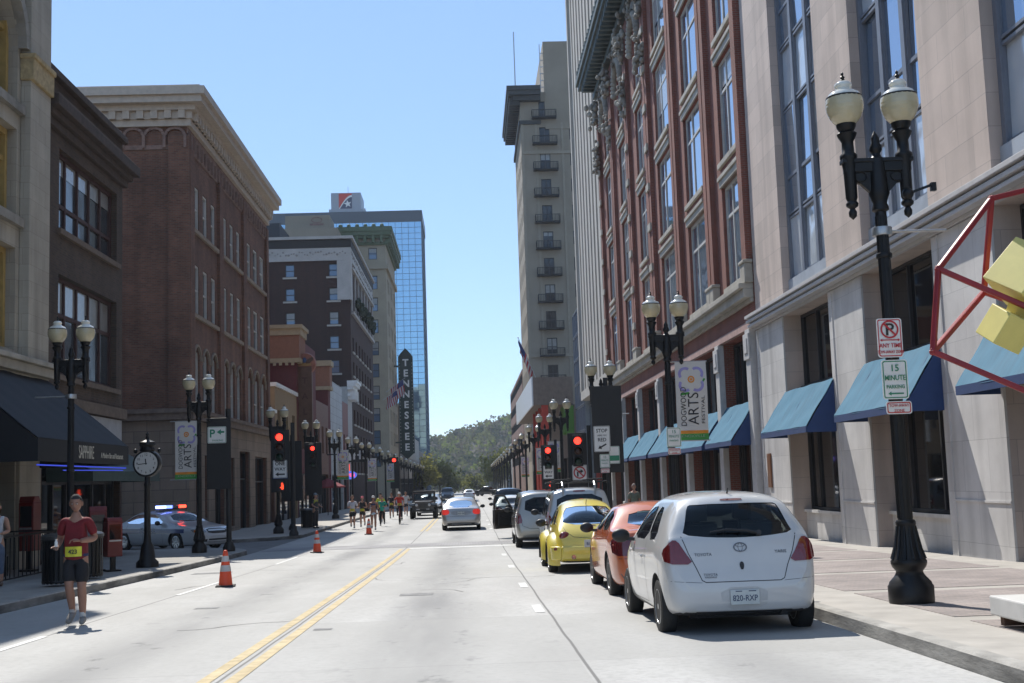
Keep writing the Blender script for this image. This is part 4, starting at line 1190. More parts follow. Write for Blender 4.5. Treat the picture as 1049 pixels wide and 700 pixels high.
# ================================================================== STREET FURNITURE
GLOBE = M('lamp_globe_cream', (.50, .44, .29), rough=.22, var=.06, scale=8, coat=.6)
GLOBEN = GLOBE.node_tree.nodes['Principled BSDF']; GLOBEN.inputs['Subsurface Weight'].default_value = .25; GLOBEN.inputs['Subsurface Radius'].default_value = (.1, .09, .06)
CLEARTOP = M('lamp_top_glass', (.72, .70, .62), rough=.1, var=.05, coat=1)
def make_lamp(label, loc):
    t = thing('street_lamp', label, 'street lamp', loc, 0, 'twin globe street lamps along both kerbs')
    g = G()
    g.lathe([(.275, 0), (.28, .03), (.28, .19), (.262, .21), (.255, .235), (.19, .30), (.165, .34), (.168, .36), (.205, .40), (.222, .44), (.222, .47), (.205, .49), (.165, .60), (.135, .75), (.115, .86), (.125, .88), (.125, .905), (.108, .93)], 20)
    for k in range(12):
        a = 2 * PI * k / 12
        g.tube([(.205 * math.cos(a), .205 * math.sin(a), .49), (.165 * math.cos(a), .165 * math.sin(a), .60), (.135 * math.cos(a), .135 * math.sin(a), .75), (.115 * math.cos(a), .115 * math.sin(a), .86)], [.022, .02, .016, .012], 6)
    g.v = [(x * .92, y * .92, z) for x, y, z in g.v]
    g.obj('base', BLACK, t, smooth=45)
    g = G()
    g.lathe([(.085, .92), (.080, 2.0), (.072, 3.6), (.066, 4.5), (.10, 4.52), (.10, 4.56), (.085, 4.6), (.10, 4.66), (.125, 4.72), (.11, 4.78), (.11, 4.86), (.09, 5.14), (.06, 5.16), (.05, 5.2), (.075, 5.24), (.075, 5.29), (.05, 5.33), (.055, 5.38), (.03, 5.43), (.001, 5.48)], 16)
    for k in range(10):
        a = 2 * PI * k / 10
        g.tube([(.080 * math.cos(a), .080 * math.sin(a), .95), (.064 * math.cos(a), .064 * math.sin(a), 4.45)], [.013, .010], 5)
    for z in (3.95, 2.45): g.lathe([(.088, z), (.094, z + .01), (.094, z + .05), (.088, z + .06)], 14)
    g.obj('pole', BLACK, t, smooth=45)
    g = G()
    g.box(-.40, .40, -.06, .06, 4.98, 5.13); g.box(-.43, .43, -.075, .075, 5.09, 5.14)
    for s in (-1, 1):
        g.prism([(.08, 4.99), (.30, 4.99), (.30, 4.86), (.22, 4.84), (.16, 4.78), (.08, 4.70)], lambda a, b: (s * a, -.035, b), lambda a, b: (s * a, .035, b))
        for k in range(9):
            q = 2 * PI * k / 9
            g.tube([(s * (.22 + .075 * math.cos(q)), -.045, 4.92 + .06 * math.sin(q)), (s * (.22 + .075 * math.cos(q + .7)), -.045, 4.92 + .06 * math.sin(q + .7))], .012, 4)
    g.obj('cross_arm', BLACK, t, bevel=.008)
    for s in (-1, 1):
        g = G()
        g.lathe([(.001, 4.42), (.045, 4.46), (.05, 4.51), (.03, 4.55), (.07, 4.58), (.075, 4.61), (.055, 4.64), (.07, 4.68), (.075, 5.0), (.09, 5.12), (.105, 5.16), (.105, 5.19), (.075, 5.22), (.07, 5.35), (.11, 5.42), (.12, 5.45), (.085, 5.48), (.115, 5.53), (.12, 5.565)], 14, (s * .335, 0, 0))
        a = g.obj('lamp_holder', BLACK, t, smooth=45)
        g = G()
        GP = [(.105, 5.56), (.14, 5.59), (.182, 5.645), (.21, 5.71), (.223, 5.77), (.224, 5.82), (.216, 5.88)]; gp = pchip([(z, r) for r, z in GP])
        g.lathe([(gp(5.56 + .32 * q / 32) * (1 + .006 * math.sin(q * 1.55)), 5.56 + .32 * q / 32) for q in range(33)], 22, (s * .335, 0, 0))
        gl = g.obj('globe', GLOBE, t, smooth=60)
        g = G(); g.lathe([(.216, 5.876), (.219, 5.885), (.216, 5.896)], 20, (s * .335, 0, 0)); g.obj('globe_band', BLACK, gl, smooth=60)
        g = G(); g.lathe([(.205, 5.897), (.185, 5.935), (.13, 5.965), (.10, 5.985), (.09, 6.0), (.105, 6.025), (.105, 6.05), (.075, 6.08), (.03, 6.095)], 20, (s * .335, 0, 0)); g.obj('globe_cap', CLEARTOP, gl, smooth=60)
        g = G(); g.lathe([(.03, 6.09), (.035, 6.10), (.018, 6.115), (.03, 6.14), (.012, 6.16), (.02, 6.18), (.001, 6.21)], 10, (s * .335, 0, 0)); g.obj('finial', BLACK, gl, smooth=60)
    return t
def gz(x, y): return zr(y) + (KH if x > CURB_R or x < CURB_L else 0)
ORD = ['nearest', 'second', 'third', 'fourth', 'fifth', 'sixth', 'seventh', 'eighth', 'ninth', 'tenth', 'eleventh', 'twelfth', 'thirteenth', 'fourteenth', 'fifteenth', 'sixteenth', 'seventeenth', 'eighteenth', 'nineteenth', 'twentieth']
rl = [(5.05, 14.3), (4.75, 29.0), (4.68, 43.2), (4.65, 62.5)] + [(4.65, 62.5 + 13.6 * k) for k in range(1, 15)]
ll = [(-8.95, 28.0), (-8.75, 40.2), (-8.75, 56.5)] + [(-8.75, 56.5 + 11.8 * k) for k in range(1, 15)]
special_r = {0: 'black twin globe lamp post carrying the no parking and 15 minute signs', 1: 'black twin globe lamp post carrying the large dogwood banner beside the blue awnings', 2: 'black twin globe lamp post by the stop here on red sign'}
special_l = {0: 'black twin globe lamp post behind the runner in red before the black awning', 1: 'black twin globe lamp post at the police car, banner on its left side'}
LAMP = None
for i, (x, y) in enumerate(rl):
    lab = special_r.get(i, 'black twin globe lamp post, %s from the camera on the right kerb' % ORD[i])
    if LAMP is None: LAMP = make_lamp(lab, (x, y, gz(x, y)))
    else: dup(LAMP, (x, y, gz(x, y)), 0, lab)
LAMPS_R = [o for o in bpy.data.objects if o.name.startswith('street_lamp')]
NEAR = min(LAMPS_R, key=lambda o: o.location.y)   # the nearest post leans a little and stands a touch taller
NEAR.rotation_euler = (0, R(-.75), 0); NEAR.scale = (1, 1, 1.022)
for i, (x, y) in enumerate(ll):
    lab = special_l.get(i, 'black twin globe lamp post, %s from the camera on the left kerb' % ORD[i])
    o = dup(LAMP, (x, y, gz(x, y)), 0, lab)
    o.scale = (.94, .94, .94); o.rotation_euler = (0, 0, 0)
    if i > 8: continue

# ---- signs
def plate(g, w, h, mi_face=0, mi_edge=1, z0=0, y=0, border=.012, r=.04):
    def rr(w2, h2, r2):
        P = []
        for cx, cz, a0 in ((w2 - r2, h2 - r2, 0), (-w2 + r2, h2 - r2, 90), (-w2 + r2, -h2 + r2, 180), (w2 - r2, -h2 + r2, 270)):
            for k in range(5): P.append((cx + r2 * math.cos(R(a0 + k * 22.5)), cz + r2 * math.sin(R(a0 + k * 22.5))))
        return P
    g.prism(rr(w / 2, h / 2, r), lambda a, b: (a, y, z0 + b), lambda a, b: (a, y + .006, z0 + b), mi_face)
    if border:
        o1, o2 = rr(w / 2 - .012, h / 2 - .012, r * .8), rr(w / 2 - .012 - border, h / 2 - .012 - border, r * .6)
        n = len(o1)
        for i in range(n):
            j = (i + 1) % n
            g.quad((o1[i][0], y - .002, z0 + o1[i][1]), (o1[j][0], y - .002, z0 + o1[j][1]), (o2[j][0], y - .002, z0 + o2[j][1]), (o2[i][0], y - .002, z0 + o2[i][1]), mi_edge)
def ringp(g, c, r0, r1, y, mi, n=24):
    for k in range(n):
        a, b = 2 * PI * k / n, 2 * PI * (k + 1) / n
        g.quad((c[0] + r0 * math.cos(a), y, c[1] + r0 * math.sin(a)), (c[0] + r0 * math.cos(b), y, c[1] + r0 * math.sin(b)), (c[0] + r1 * math.cos(b), y, c[1] + r1 * math.sin(b)), (c[0] + r1 * math.cos(a), y, c[1] + r1 * math.sin(a)), mi)
def arrow(g, p, q, w, y, mi):
    p = Vector(p); q = Vector(q); d = (q - p).normalized(); n = Vector((-d.y, d.x)); m = q - d * w * 2.2
    P = [p + n * w * .5, m + n * w * .5, m + n * w * 1.5, q, m - n * w * 1.5, m - n * w * .5, p - n * w * .5]
    g.prism([(v.x, v.y) for v in P], lambda a, b: (a, y, b), lambda a, b: (a, y + .0015, b), mi)
SIGNM = [WHITEP, SIGNRED, SIGNBLACK, SIGNGREEN]
def sign(name, label, cat, loc, rz, draw, group=None, mats=None):
    t = thing(name, label, cat, loc, rz, group)
    g = G(); g2 = G(); draw(g, g2)
    g.obj('panel', mats or SIGNM, t); g2.obj('lettering', mats or SIGNM, t)
    return t
def d_nopark(g, L):
    plate(g, .30, .46, 0, 1, r=.03)
    L.text('P', (0, -.006, .10), .20, mi=2, bold=.012, sx=1.1)
    ringp(L, (0, .10), .088, .108, -.010, 1)
    L.bar((-.07, -.012, .17), (.07, -.012, .03), .022, .002, 1, up=(0, 1, 0))
    arrow(L, (.0, -.025), (.12, -.025), .012, -.006, 1); arrow(L, (.0, -.025), (-.12, -.025), .012, -.0065, 1)
    L.text('ANY TIME', (0, -.006, -.09), .07, mi=1, sx=.85, bold=.01)
    L.text('TOW-AWAY ZONE', (0, -.006, -.165), .048, mi=1, sx=.75, bold=.01)
def d_15(g, L):
    plate(g, .30, .46, 0, 3, r=.03)
    L.text('15', (0, -.006, .135), .11, mi=3, bold=.01); L.text('MINUTE', (0, -.006, .02), .085, mi=3, sx=.8, bold=.01)
    L.text('PARKING', (0, -.006, -.085), .06, mi=3, sx=.85, bold=.01); arrow(L, (.09, -.165), (-.09, -.165), .016, -.006, 3)
def d_tow(g, L):
    plate(g, .30, .15, 0, 1, r=.03); L.text('TOW-AWAY', (0, -.006, .025), .05, mi=1, sx=.8); L.text('ZONE', (0, -.006, -.035), .045, mi=1)
def d_stop(g, L):
    plate(g, .56, .88, 0, 2, r=.04); L.text('STOP', (0, -.006, .28), .17, mi=2, bold=.012, sx=.95)
    L.text('HERE ON', (0, -.006, .12), .075, mi=2); L.text('RED', (0, -.006, -.03), .17, mi=2, bold=.012, sx=.95)
    arrow(L, (.14, -.18), (-.14, -.33), .05, -.006, 2)
def d_oneway(g, L):
    plate(g, .60, .76, 0, 2, r=.04); L.text('ONE', (0, -.006, .23), .2, mi=2, bold=.015); L.text('WAY', (0, -.006, .0), .2, mi=2, bold=.015)
    arrow(L, (.2, -.22), (-.2, -.22), .06, -.006, 2)
def d_noright(g, L):
    plate(g, .6, .62, 0, 2, r=.04)
    L.bar((-.08, -.008, -.16), (-.08, -.008, .03), .06, .002, 2, up=(0, 1, 0)); arrow(L, (-.08, .05), (.16, .05), .055, -.0085, 2)
    ringp(L, (0, 0), .20, .25, -.012, 1); L.bar((-.16, -.014, .16), (.16, -.014, -.16), .05, .002, 1, up=(0, 1, 0))
def d_park(g, L):
    plate(g, .6, .54, 0, 3, r=.04); L.text('P', (-.15, -.006, .05), .36, mi=3, bold=.02)
    arrow(L, (.24, .09), (.0, .09), .06, -.006, 3); L.text('PARKING', (0.03, -.006, -.18), .085, mi=3)
def d_green(g, L):
    plate(g, .34, .46, 0, 3, r=.03); L.text('15', (0, -.006, .13), .11, mi=3); L.text('MINUTE', (0, -.006, .02), .085, mi=3, sx=.8); L.text('PARKING', (0, -.006, -.08), .06, mi=3, sx=.85)
L1 = rl[0]; zb = gz(*L1)
yL = L1[1] - .125
sign('parking_sign', 'white no parking any time sign with red ring, top of the nearest lamp post', 'sign', (4.955, yL, zb + 3.07), R(1), d_nopark)
sign('parking_sign', 'white and green 15 minute parking sign on the nearest lamp post', 'sign', (4.985, yL, zb + 2.58), R(-3), d_15)
sign('parking_sign', 'small scratched white tow-away plate under the nearest 15 minute sign', 'sign', (5.01, yL, zb + 2.25), R(-2), d_tow)
L2 = rl[1]; zb2 = gz(*L2)
sign('parking_sign', 'small green and white parking sign on the banner lamp post', 'sign', (L2[0] + .05, L2[1] - .13, zb2 + 2.7), 0, d_green)
sign('parking_sign', 'blank looking tow-away plate under the sign on the banner lamp post', 'sign', (L2[0] + .05, L2[1] - .13, zb2 + 2.37), 0, d_tow)
L3 = rl[2]; zb3 = gz(*L3)
sign('stop_sign', 'white rectangular stop here on red sign with black arrow', 'sign', (4.50, 41.9, zb3 + 3.30), 0, d_stop)
sign('parking_sign', 'green and white parking sign hanging below the stop here on red sign', 'sign', (4.58, 42.0, zb3 + 2.55), 0, d_green)
sign('parking_sign', 'small tow-away plate lowest under the stop here on red sign', 'sign', (4.58, 42.0, zb3 + 2.22), 0, d_tow)
sign('street_sign', 'green and white plate to the right of the stop here on red sign', 'sign', (4.95, 42.3, zb3 + 2.75), 0, lambda g, L: (plate(g, .36, .6, 0, 3), L.box(-.17, .17, -.008, -.004, -.2, -.02, 3)))

# ---- banners
def make_banner(label, loc, W=.74, H=1.86, group='festival banners on lamp posts'):
    t = thing('street_banner', label, 'banner', loc, 0, group)
    BW = M('banner_cloth', (.56, .55, .53), rough=.8, var=.05) if 'banner_cloth' not in bpy.data.materials else bpy.data.materials['banner_cloth']
    ms = [BW, MT.setdefault('lil', M('banner_lilac', (.30, .27, .55), rough=.8)), MT.setdefault('org', M('banner_orange', (.65, .24, .03), rough=.8)), MT.setdefault('grn', M('banner_green', (.06, .28, .06), rough=.8)), MT.setdefault('ink', M('banner_ink', (.06, .06, .07), rough=.8))]
    n = 14; g = G()
    def yy(u, v): return .035 * math.sin(u / W * 2.2 + v * 1.7) + .02 * math.sin(v * 4.1)
    for j in range(24):
        for i in range(n):
            u0, u1, v0, v1 = W * i / n, W * (i + 1) / n, H * j / 24, H * (j + 1) / 24
            mi = 3 if v1 <= .18 * 1.0 + .02 else (2 if v1 <= .27 else 0)
            for d in (0, .004): g.quad((u0, yy(u0, v0) + d, v0), (u1, yy(u1, v0) + d, v0), (u1, yy(u1, v1) + d, v1), (u0, yy(u0, v1) + d, v1), mi)
    g.obj('cloth', ms, t, smooth=60)
    g = G()
    cx, cz = W * .5, H - .42
    for k in range(4):
        a = PI / 4 + k * PI / 2
        for q in range(-5, 5):
            b0, b1 = q * .26 / 2.0, (q + 1) * .26 / 2.0
            c = Vector((cx + .19 * math.cos(a), cz + .19 * math.sin(a)))
            P = []
            for (bb, rr_) in ((b0, .10), (b1, .10), (b1, .165), (b0, .165)):
                P.append((c.x + rr_ * math.cos(a + bb * 2.2), c.y + rr_ * math.sin(a + bb * 2.2)))
            g.add([(p[0], yy(p[0], p[1]) - .006, p[1]) for p in P], [(0, 1, 2, 3)], 1)
    for k in range(12):
        a, b = 2 * PI * k / 12, 2 * PI * (k + 1) / 12
        for r0, r1 in ((.0, .03), (.05, .085)):
            P = [(cx + r0 * math.cos(a), cz + r0 * math.sin(a)), (cx + r0 * math.cos(b), cz + r0 * math.sin(b)), (cx + r1 * math.cos(b), cz + r1 * math.sin(b)), (cx + r1 * math.cos(a), cz + r1 * math.sin(a))]
            g.add([(p[0], yy(p[0], p[1]) - .007, p[1]) for p in P], [(0, 1, 2, 3)], 2)
    for P in ([(.10, H - .80), (.32, H - .77), (.31, H - .72), (.13, H - .74)], [(W - .12, H - .55), (W - .03, H - .42), (W - .07, H - .40), (W - .14, H - .5)]):
        g.add([(p[0], yy(*p) - .006, p[1]) for p in P], [(0, 1, 2, 3)], 3)
    def vt(s, x, z, size, mi, sx, bold=0):
        b0 = len(g.v); g.text(s, (x, 0, z), size, X=(0, 0, 1), Y=(-1, 0, 0), mi=mi, align='LEFT', sx=sx, bold=bold, th=.001)
        for i in range(b0, len(g.v)):
            v = g.v[i]; g.v[i] = (v[0], yy(v[0], v[2]) - .008, v[2])
    vt('DOGWOOD', .17, .33, .19, 4, .86); vt('ARTS', .40, .36, .36, 4, .92); vt('FESTIVAL', .63, .38, .11, 4, 1.5)
    b0 = len(g.v); g.text('KNOXVILLE', (W / 2, 0, .10), .085, mi=0, sx=1.25, th=.001)
    for i in range(b0, len(g.v)):
        v = g.v[i]; g.v[i] = (v[0], yy(v[0], v[2]) - .008, v[2])
    g.obj('print', ms, t)
    g = G()
    for z in (-.01, H + .01): g.cut(); g.tube([(-.16, .02, z), (W + .03, .02, z)], .014, 6)
    g.obj('rod', STEEL, t)
    return t
BAN = make_banner('large white dogwood festival banner with lilac flower beside the blue awnings', (L2[0] + .17, L2[1], zb2 + 2.62))
dup(BAN, (-9.52, 40.2, gz(-9, 40) + 2.35), 0, 'white festival banner on the lamp post at the police car')
for (i, lab) in ((4, 'white festival banner behind the officer in the high visibility vest'), (6, 'white festival banner beside the lit oval sign'), (8, 'farthest white festival banner seen on the left kerb')):
    x, y = ll[i]; dup(BAN, (x + .15, y, gz(x, y) + 2.5), 0, lab)
for (i, lab) in ((4, 'pale festival banner beyond the right hand traffic signals'), (5, 'small pale festival banner near the red columns'), (7, 'farthest pale festival banner along the right kerb')):
    x, y = rl[i]; dup(BAN, (x + .15, y, gz(x, y) + 2.5), 0, lab)

# ---- traffic signals
LENSR = Memit('signal_red_lit', (1, .035, .02), 3.0)
LENSO = M('signal_amber_dark', (.05, .012, .004), rough=.3); LENSG = M('signal_green_dark', (.004, .03, .015), rough=.3)
HANDR = Memit('signal_hand_red', (1, .06, .02), 1.6)
BLK2 = M('signal_black', (.010, .010, .011), rough=.55, var=.2)
def signal(label, loc, rz=0, H=4.2, lens=.15, pw=1.0, ph=2.9, off=0, pole=True, panel=True, hand=False, back=False):
    t = thing('traffic_signal', label, 'traffic light', loc, rz, 'traffic signals')
    g = G(); g.tube([(off, .12, 0), (off, .12, H + .3)], .085, 10); g.lathe([(.2, 0), (.2, .12), (.11, .3)], 10, (off, .12, 0)); g.obj('pole', BLK2, t, smooth=40)
    g = G()
    if panel: g.box(-pw / 2, pw / 2, -.04, .02, H - ph, H)
    g.obj('back_panel', BLK2, t, bevel=.01)
    if back: return t
    h = G(); h.box(-.2, .2, -.22, -.04, H - 1.35, H - .08); hd = h.obj('signal_head', BLK2, t, bevel=.02)
    for k, m in enumerate((LENSR, LENSO, LENSG)):
        z = H - .32 - k * .42
        e = G(); e.lathe([(lens, 0), (lens * .9, -.03), (lens * .5, -.05), (.001, -.055)], 16, (0, -.22, z), axis='y'); e.obj('lens', m, hd, smooth=60)
        v = G()
        for q in range(10):
            a, b = PI * (-.1 + 1.2 * q / 10), PI * (-.1 + 1.2 * (q + 1) / 10); r = lens + .025
            v.quad((r * math.cos(a), -.22, z + r * math.sin(a)), (r * math.cos(b), -.22, z + r * math.sin(b)), (r * math.cos(b), -.42 , z + r * math.sin(b)), (r * math.cos(a), -.42, z + r * math.sin(a)))
        v.obj('visor', BLK2, hd)
    if hand:
        e = G(); e.box(-.2, .24, -.16, -.04, H - ph + .04, H - ph + .52); pm = e.obj('pedestrian_signal', BLK2, t, bevel=.01)
        e = G()
        for (a, b, c, d) in ((.05, .15, .12, .30), (.05, .068, .30, .39), (.074, .092, .30, .41), (.098, .116, .30, .40), (.122, .138, .30, .37), (.0, .05, .18, .22)): e.box(a, b, -.165, -.161, H - ph + c, H - ph + d)
        e.obj('lit_hand', HANDR, pm)
        e = G(); e.box(-.3, .3, -.06, -.041, H - ph + .58, H - ph + .62 + .2, 0); e.box(-.3, .3, -.06, -.041, H - ph + .84, H - ph + .92, 1)
        e.obj('sticker', [MT.setdefault('blu', M('sticker_blue', (.02, .08, .35), rough=.4)), MT['org']], t)
    return t
z52 = gz(-8, 53)
signal('tall red traffic signal on the left kerb with one way sign and lit red hand', (-8.1, 53, z52), 0, 4.5, hand=True, off=.52, pw=.78, ph=2.65)
sign('one_way_sign', 'white one way sign with arrow under the left hand red signal', 'sign', (-8.1, 52.9, z52 + 2.83), 0, d_oneway, 'one way signs')
signal('smaller dark red signal behind the officer on the left kerb', (-8.35, 66, gz(-8.4, 66)), 0, 4.4, lens=.11, pw=.9, ph=2.8)
signal('lit red signal far down the left kerb past the runners', (-8.3, 135, gz(-8.4, 135)), 0, 5.2, lens=.2, pw=.9, ph=3.4)
signal('large red traffic signal with no right turn sign on the right kerb', (4.35, 50.0, gz(4.4, 50)), 0, 3.85, lens=.15, pw=.78, ph=2.7, off=.5)
sign('turn_sign', 'white no right turn sign with red ring under the right hand signal', 'sign', (4.40, 49.9, gz(4.4, 50) + 2.25), 0, d_noright)
signal('smaller red traffic signal with lit red hand farther along the right kerb', (4.43, 70.5, gz(4.4, 70)), 0, 4.0, lens=.16, pw=.78, ph=2.5, hand=True, off=.46)
sign('one_way_sign', 'white one way sign with arrow on the farther right hand signal', 'sign', (4.43, 70.4, gz(4.4, 70) + 2.45), 0, d_oneway, 'one way signs')
signal('black back of a signal panel standing behind the stop here on red sign', (4.78, 42.6, zb3), 0, 5.15, pw=1.05, ph=3.0, back=True)
signal('black back of a signal panel carrying the green parking sign by the police car', (-8.15, 40.4, gz(-8, 40)), 0, 4.3, pw=.78, ph=2.3, back=True, off=.28)
sign('parking_sign', 'white sign with green letter P and arrow on the black panel by the police car', 'sign', (-8.2, 40.32, gz(-8, 40) + 3.75), 0, d_park)
signal('black back of a signal panel between the two left red signals', (-8.7, 60.5, gz(-8, 60)), 0, 4.3, pw=1.0, ph=2.9, back=True)

# ---- hanging black name board with white letters on the left, oval lit sign
t = thing('hanging_sign', 'black overhead name board with white letters among the left lamp posts', 'sign', (-9.6, 104, gz(-9, 104) + 4.2))
g = G(); g.box(-.75, 1.15, -.1, .1, -.1, 1.2); g.tube([(-2.4, 0, .6), (-.75, 0, .6)], .05, 6); g.obj('board', BLK2, t)
g = G(); g.box(-.7, -.25, -.11, -.101, .05, 1.05); g.text('H', (.12, -.105, .5), 1.0, bold=.03); g.text('L', (.72, -.105, .5), 1.0, bold=.03); g.obj('lettering', WHITEP, t)
t = thing('oval_sign', 'small lit blue and red oval sign hung over the left walk', 'sign', (-9.85, 101, gz(-9, 101) + 3.0))
g = G(); g.lathe([(.001, -.06), (.5, -.06), (.55, 0), (.5, .06), (.001, .06)], 22, axis='y'); o = g.obj('face', Memit('oval_blue', (.12, .18, .9), .7), t); o.scale = (1.1, 1, .62)
g = G(); g.text('OPEN', (0, -.075, 0), .36, bold=.02, sx=.9); g.tube([(0, 0, .3), (0, 0, .9)], .03, 6); g.obj('lettering', Memit('oval_red', (1, .08, .05), 1.2), t)

# ---- street clock
cy, cx = 31.5, -8.15
t = thing('street_clock', 'black post clock with a round white face at the left kerb', 'clock', (cx, cy, gz(cx, cy)))
g = G(); g.lathe([(.28, 0), (.28, .12), (.2, .2), (.16, .5), (.10, .62), (.085, .8), (.075, 2.0), (.09, 2.05), (.07, 2.12), (.07, 2.3)], 14); g.obj('post', BLACK, t, smooth=45)
g = G(); g.lathe([(.30, -.14), (.33, -.14), (.345, -.10), (.345, .10), (.33, .14), (.30, .14)], 32, (0, 0, 2.58), axis='y')
g.lathe([(.16, 2.86), (.2, 2.92), (.17, 3.0), (.22, 3.05), (.20, 3.12), (.06, 3.18), (.03, 3.28), (.05, 3.32), (.001, 3.40)], 12)
for s in (-1, 1): g.ell((s * .3, 0, 2.9), (.05, .05, .06))
h = g.obj('case', BLACK, t, smooth=45)
g = G(); g.lathe([(.001, -.146), (.285, -.146), (.285, -.13), (.001, -.13)], 32, (0, 0, 2.58), axis='y'); f = g.obj('dial', M('clock_dial', (.48, .48, .46), rough=.4, var=.04), t)
g = G()
for k, nme in enumerate(['12', '1', '2', '3', '4', '5', '6', '7', '8', '9', '10', '11']):
    a = PI / 2 - 2 * PI * k / 12; g.text(nme, (.22 * math.cos(a), -.149, 2.58 + .22 * math.sin(a)), .085, bold=.005)
for ang, ln, w_ in ((PI / 2 + .12, .12, .028), (PI + .1, .2, .018)):
    g.bar((-.03 * math.cos(ang), -.152, 2.58 - .03 * math.sin(ang)), (ln * math.cos(ang), -.152, 2.58 + ln * math.sin(ang)), w_, .003, up=(0, 1, 0))
g.obj('hands_and_numerals', SIGNBLACK, f)

# ---- traffic cones
CONEO = M('cone_orange', (.75, .085, .03), rough=.5, var=.08); CONEW = M('cone_band', (.50, .50, .50), rough=.35, var=.1)
def make_cone(label, loc):
    t = thing('traffic_cone', label, 'traffic cone', loc, R(8), 'traffic cones beside the running lane')
    g = G(); g.box(-.19, .19, -.19, .19, 0, .035); g.obj('foot', M('cone_foot', (.03, .03, .03), rough=.8), t, bevel=.015)
    g = G(); P = [(.135, .036), (.118, .20), (.108, .30), (.088, .42), (.078, .49), (.06, .58), (.05, .64), (.034, .70), (.02, .71)]
    g.lathe(P, 18); g.obj('cone', CONEO, t, smooth=50)
    def rz_(z):
        for (ra, za), (rb_, zb_) in zip(P, P[1:]):
            if za <= z <= zb_: return ra + (rb_ - ra) * (z - za) / (zb_ - za) + .003
    for a, b in ((.30, .42), (.49, .60)):
        g = G(); g.lathe([(rz_(a), a), (rz_(b), b)], 18); g.obj('reflective_band', CONEW, t, smooth=50)
    return t
c1 = make_cone('orange traffic cone nearest the camera, left of the yellow lines', (-4.87, 24.7, zr(24.7)))
dup(c1, (-5.05, 40.6, zr(40.6)), .4, 'orange traffic cone in the middle of the three, at the shadow edge')
dup(c1, (-4.6, 55.5, zr(55.5)), .2, 'orange traffic cone farthest away, in front of the runners')

# ---- bins, newspaper boxes, railing on the left walk
def bin_(label, x, y, r=.31, h=.98):
    t = thing('litter_bin', label, 'bin', (x, y, gz(x, y)), 0, 'black slatted litter bins')
    g = G(); g.lathe([(r - .05, .05), (r - .04, h - .12)], 16); g.obj('liner', DARK, t)
    g = G()
    for k in range(22):
        a = 2 * PI * k / 22; g.bar((r * math.cos(a), r * math.sin(a), .04), (r * math.cos(a), r * math.sin(a), h - .1), .05, .012, up=(math.cos(a), math.sin(a), 0))
    for z in (.06, h - .14): g.lathe([(r + .012, z), (r + .016, z + .02), (r + .012, z + .04)], 20)
    g.obj('slats', BLACK, t)
    g = G(); g.lathe([(r + .03, h - .1), (r + .03, h - .04), (r - .02, h), (.16, h + .02), (.15, h - .02)], 20); g.obj('lid', M('bin_lid', (.05, .05, .05), rough=.3), t, smooth=40)
    return t
b1 = bin_('black slatted litter bin right behind the runner in red', -8.2, 26.8)
dup(b1, (-8.75, 28.3, gz(-8, 28)), 0, 'black slatted litter bin next to the red newspaper boxes')
dup(b1, (-8.2, 62.2, gz(-8, 62)), 0, 'dark litter bin beside the officer')
dup(b1, (-8.0, 24.4, gz(-8, 24)), 0, 'low dark bin at the left behind the legs of the runner in red')
REDB = M('newsbox_red', (.15, .013, .010), rough=.45, var=.15)
def newsbox(label, x, y, mats, rz=0, h=1.25):
    t = thing('newspaper_box', label, 'newspaper box', (x, y, gz(x, y)), rz, 'newspaper boxes on the left walk')
    g = G(); g.box(-.2, .2, -.18, .18, .42, h); g.prism([(-.18, h), (.18, h), (.1, h + .12), (-.12, h + .12)], lambda a, b: (-.2, a, b), lambda a, b: (.2, a, b)); g.obj('cabinet', mats, t, bevel=.02)
    g = G(); g.box(-.06, .06, -.06, .06, 0, .42); g.box(-.18, .18, -.15, .15, 0, .04); g.obj('pedestal', BLACK, t)
    g = G(); g.box(-.15, .15, -.19, -.181, h - .5, h - .08); d = g.obj('window', GLD, t)
    g = G(); g.box(-.16, .16, -.2, -.185, h - .56, h - .52); g.obj('handle', STEEL, d)
    return t
nb = newsbox('tall red newspaper box behind the clock post', -9.0, 30.2, REDB, R(20), 1.42)
n2 = dup(nb, (-8.55, 29.9, gz(-8.5, 29.9)), R(35), 'shorter orange red newspaper box in front of the tall red one'); n2.scale = (.9, .9, .82)
n3 = dup(nb, (-11.0, 31.3, gz(-11, 31)), R(-10), 'red stand under the black awning at the left edge'); n3.scale = (1.0, 1.0, 1.2)
t = thing('cafe_railing', 'black iron cafe railing on the left walk behind the woman in white', 'railing', (-9.6, 26.2, gz(-9.6, 26.2)))
g = G()
for k in range(30):
    y_ = -3.6 + k * .24; g.bar((0, y_, 0.06), (0, y_, .92), .018)
g.bar((0, -3.7, .95), (0, 3.5, .95), .04); g.bar((0, -3.7, .08), (0, 3.5, .08), .03)
for q in range(9): g.bar((-q * .24, 3.5, .06), (-q * .24, 3.5, .92), .018)
g.bar((0, 3.5, .95), (-2.0, 3.5, .95), .04)
g.obj('bars', BLACK, t)
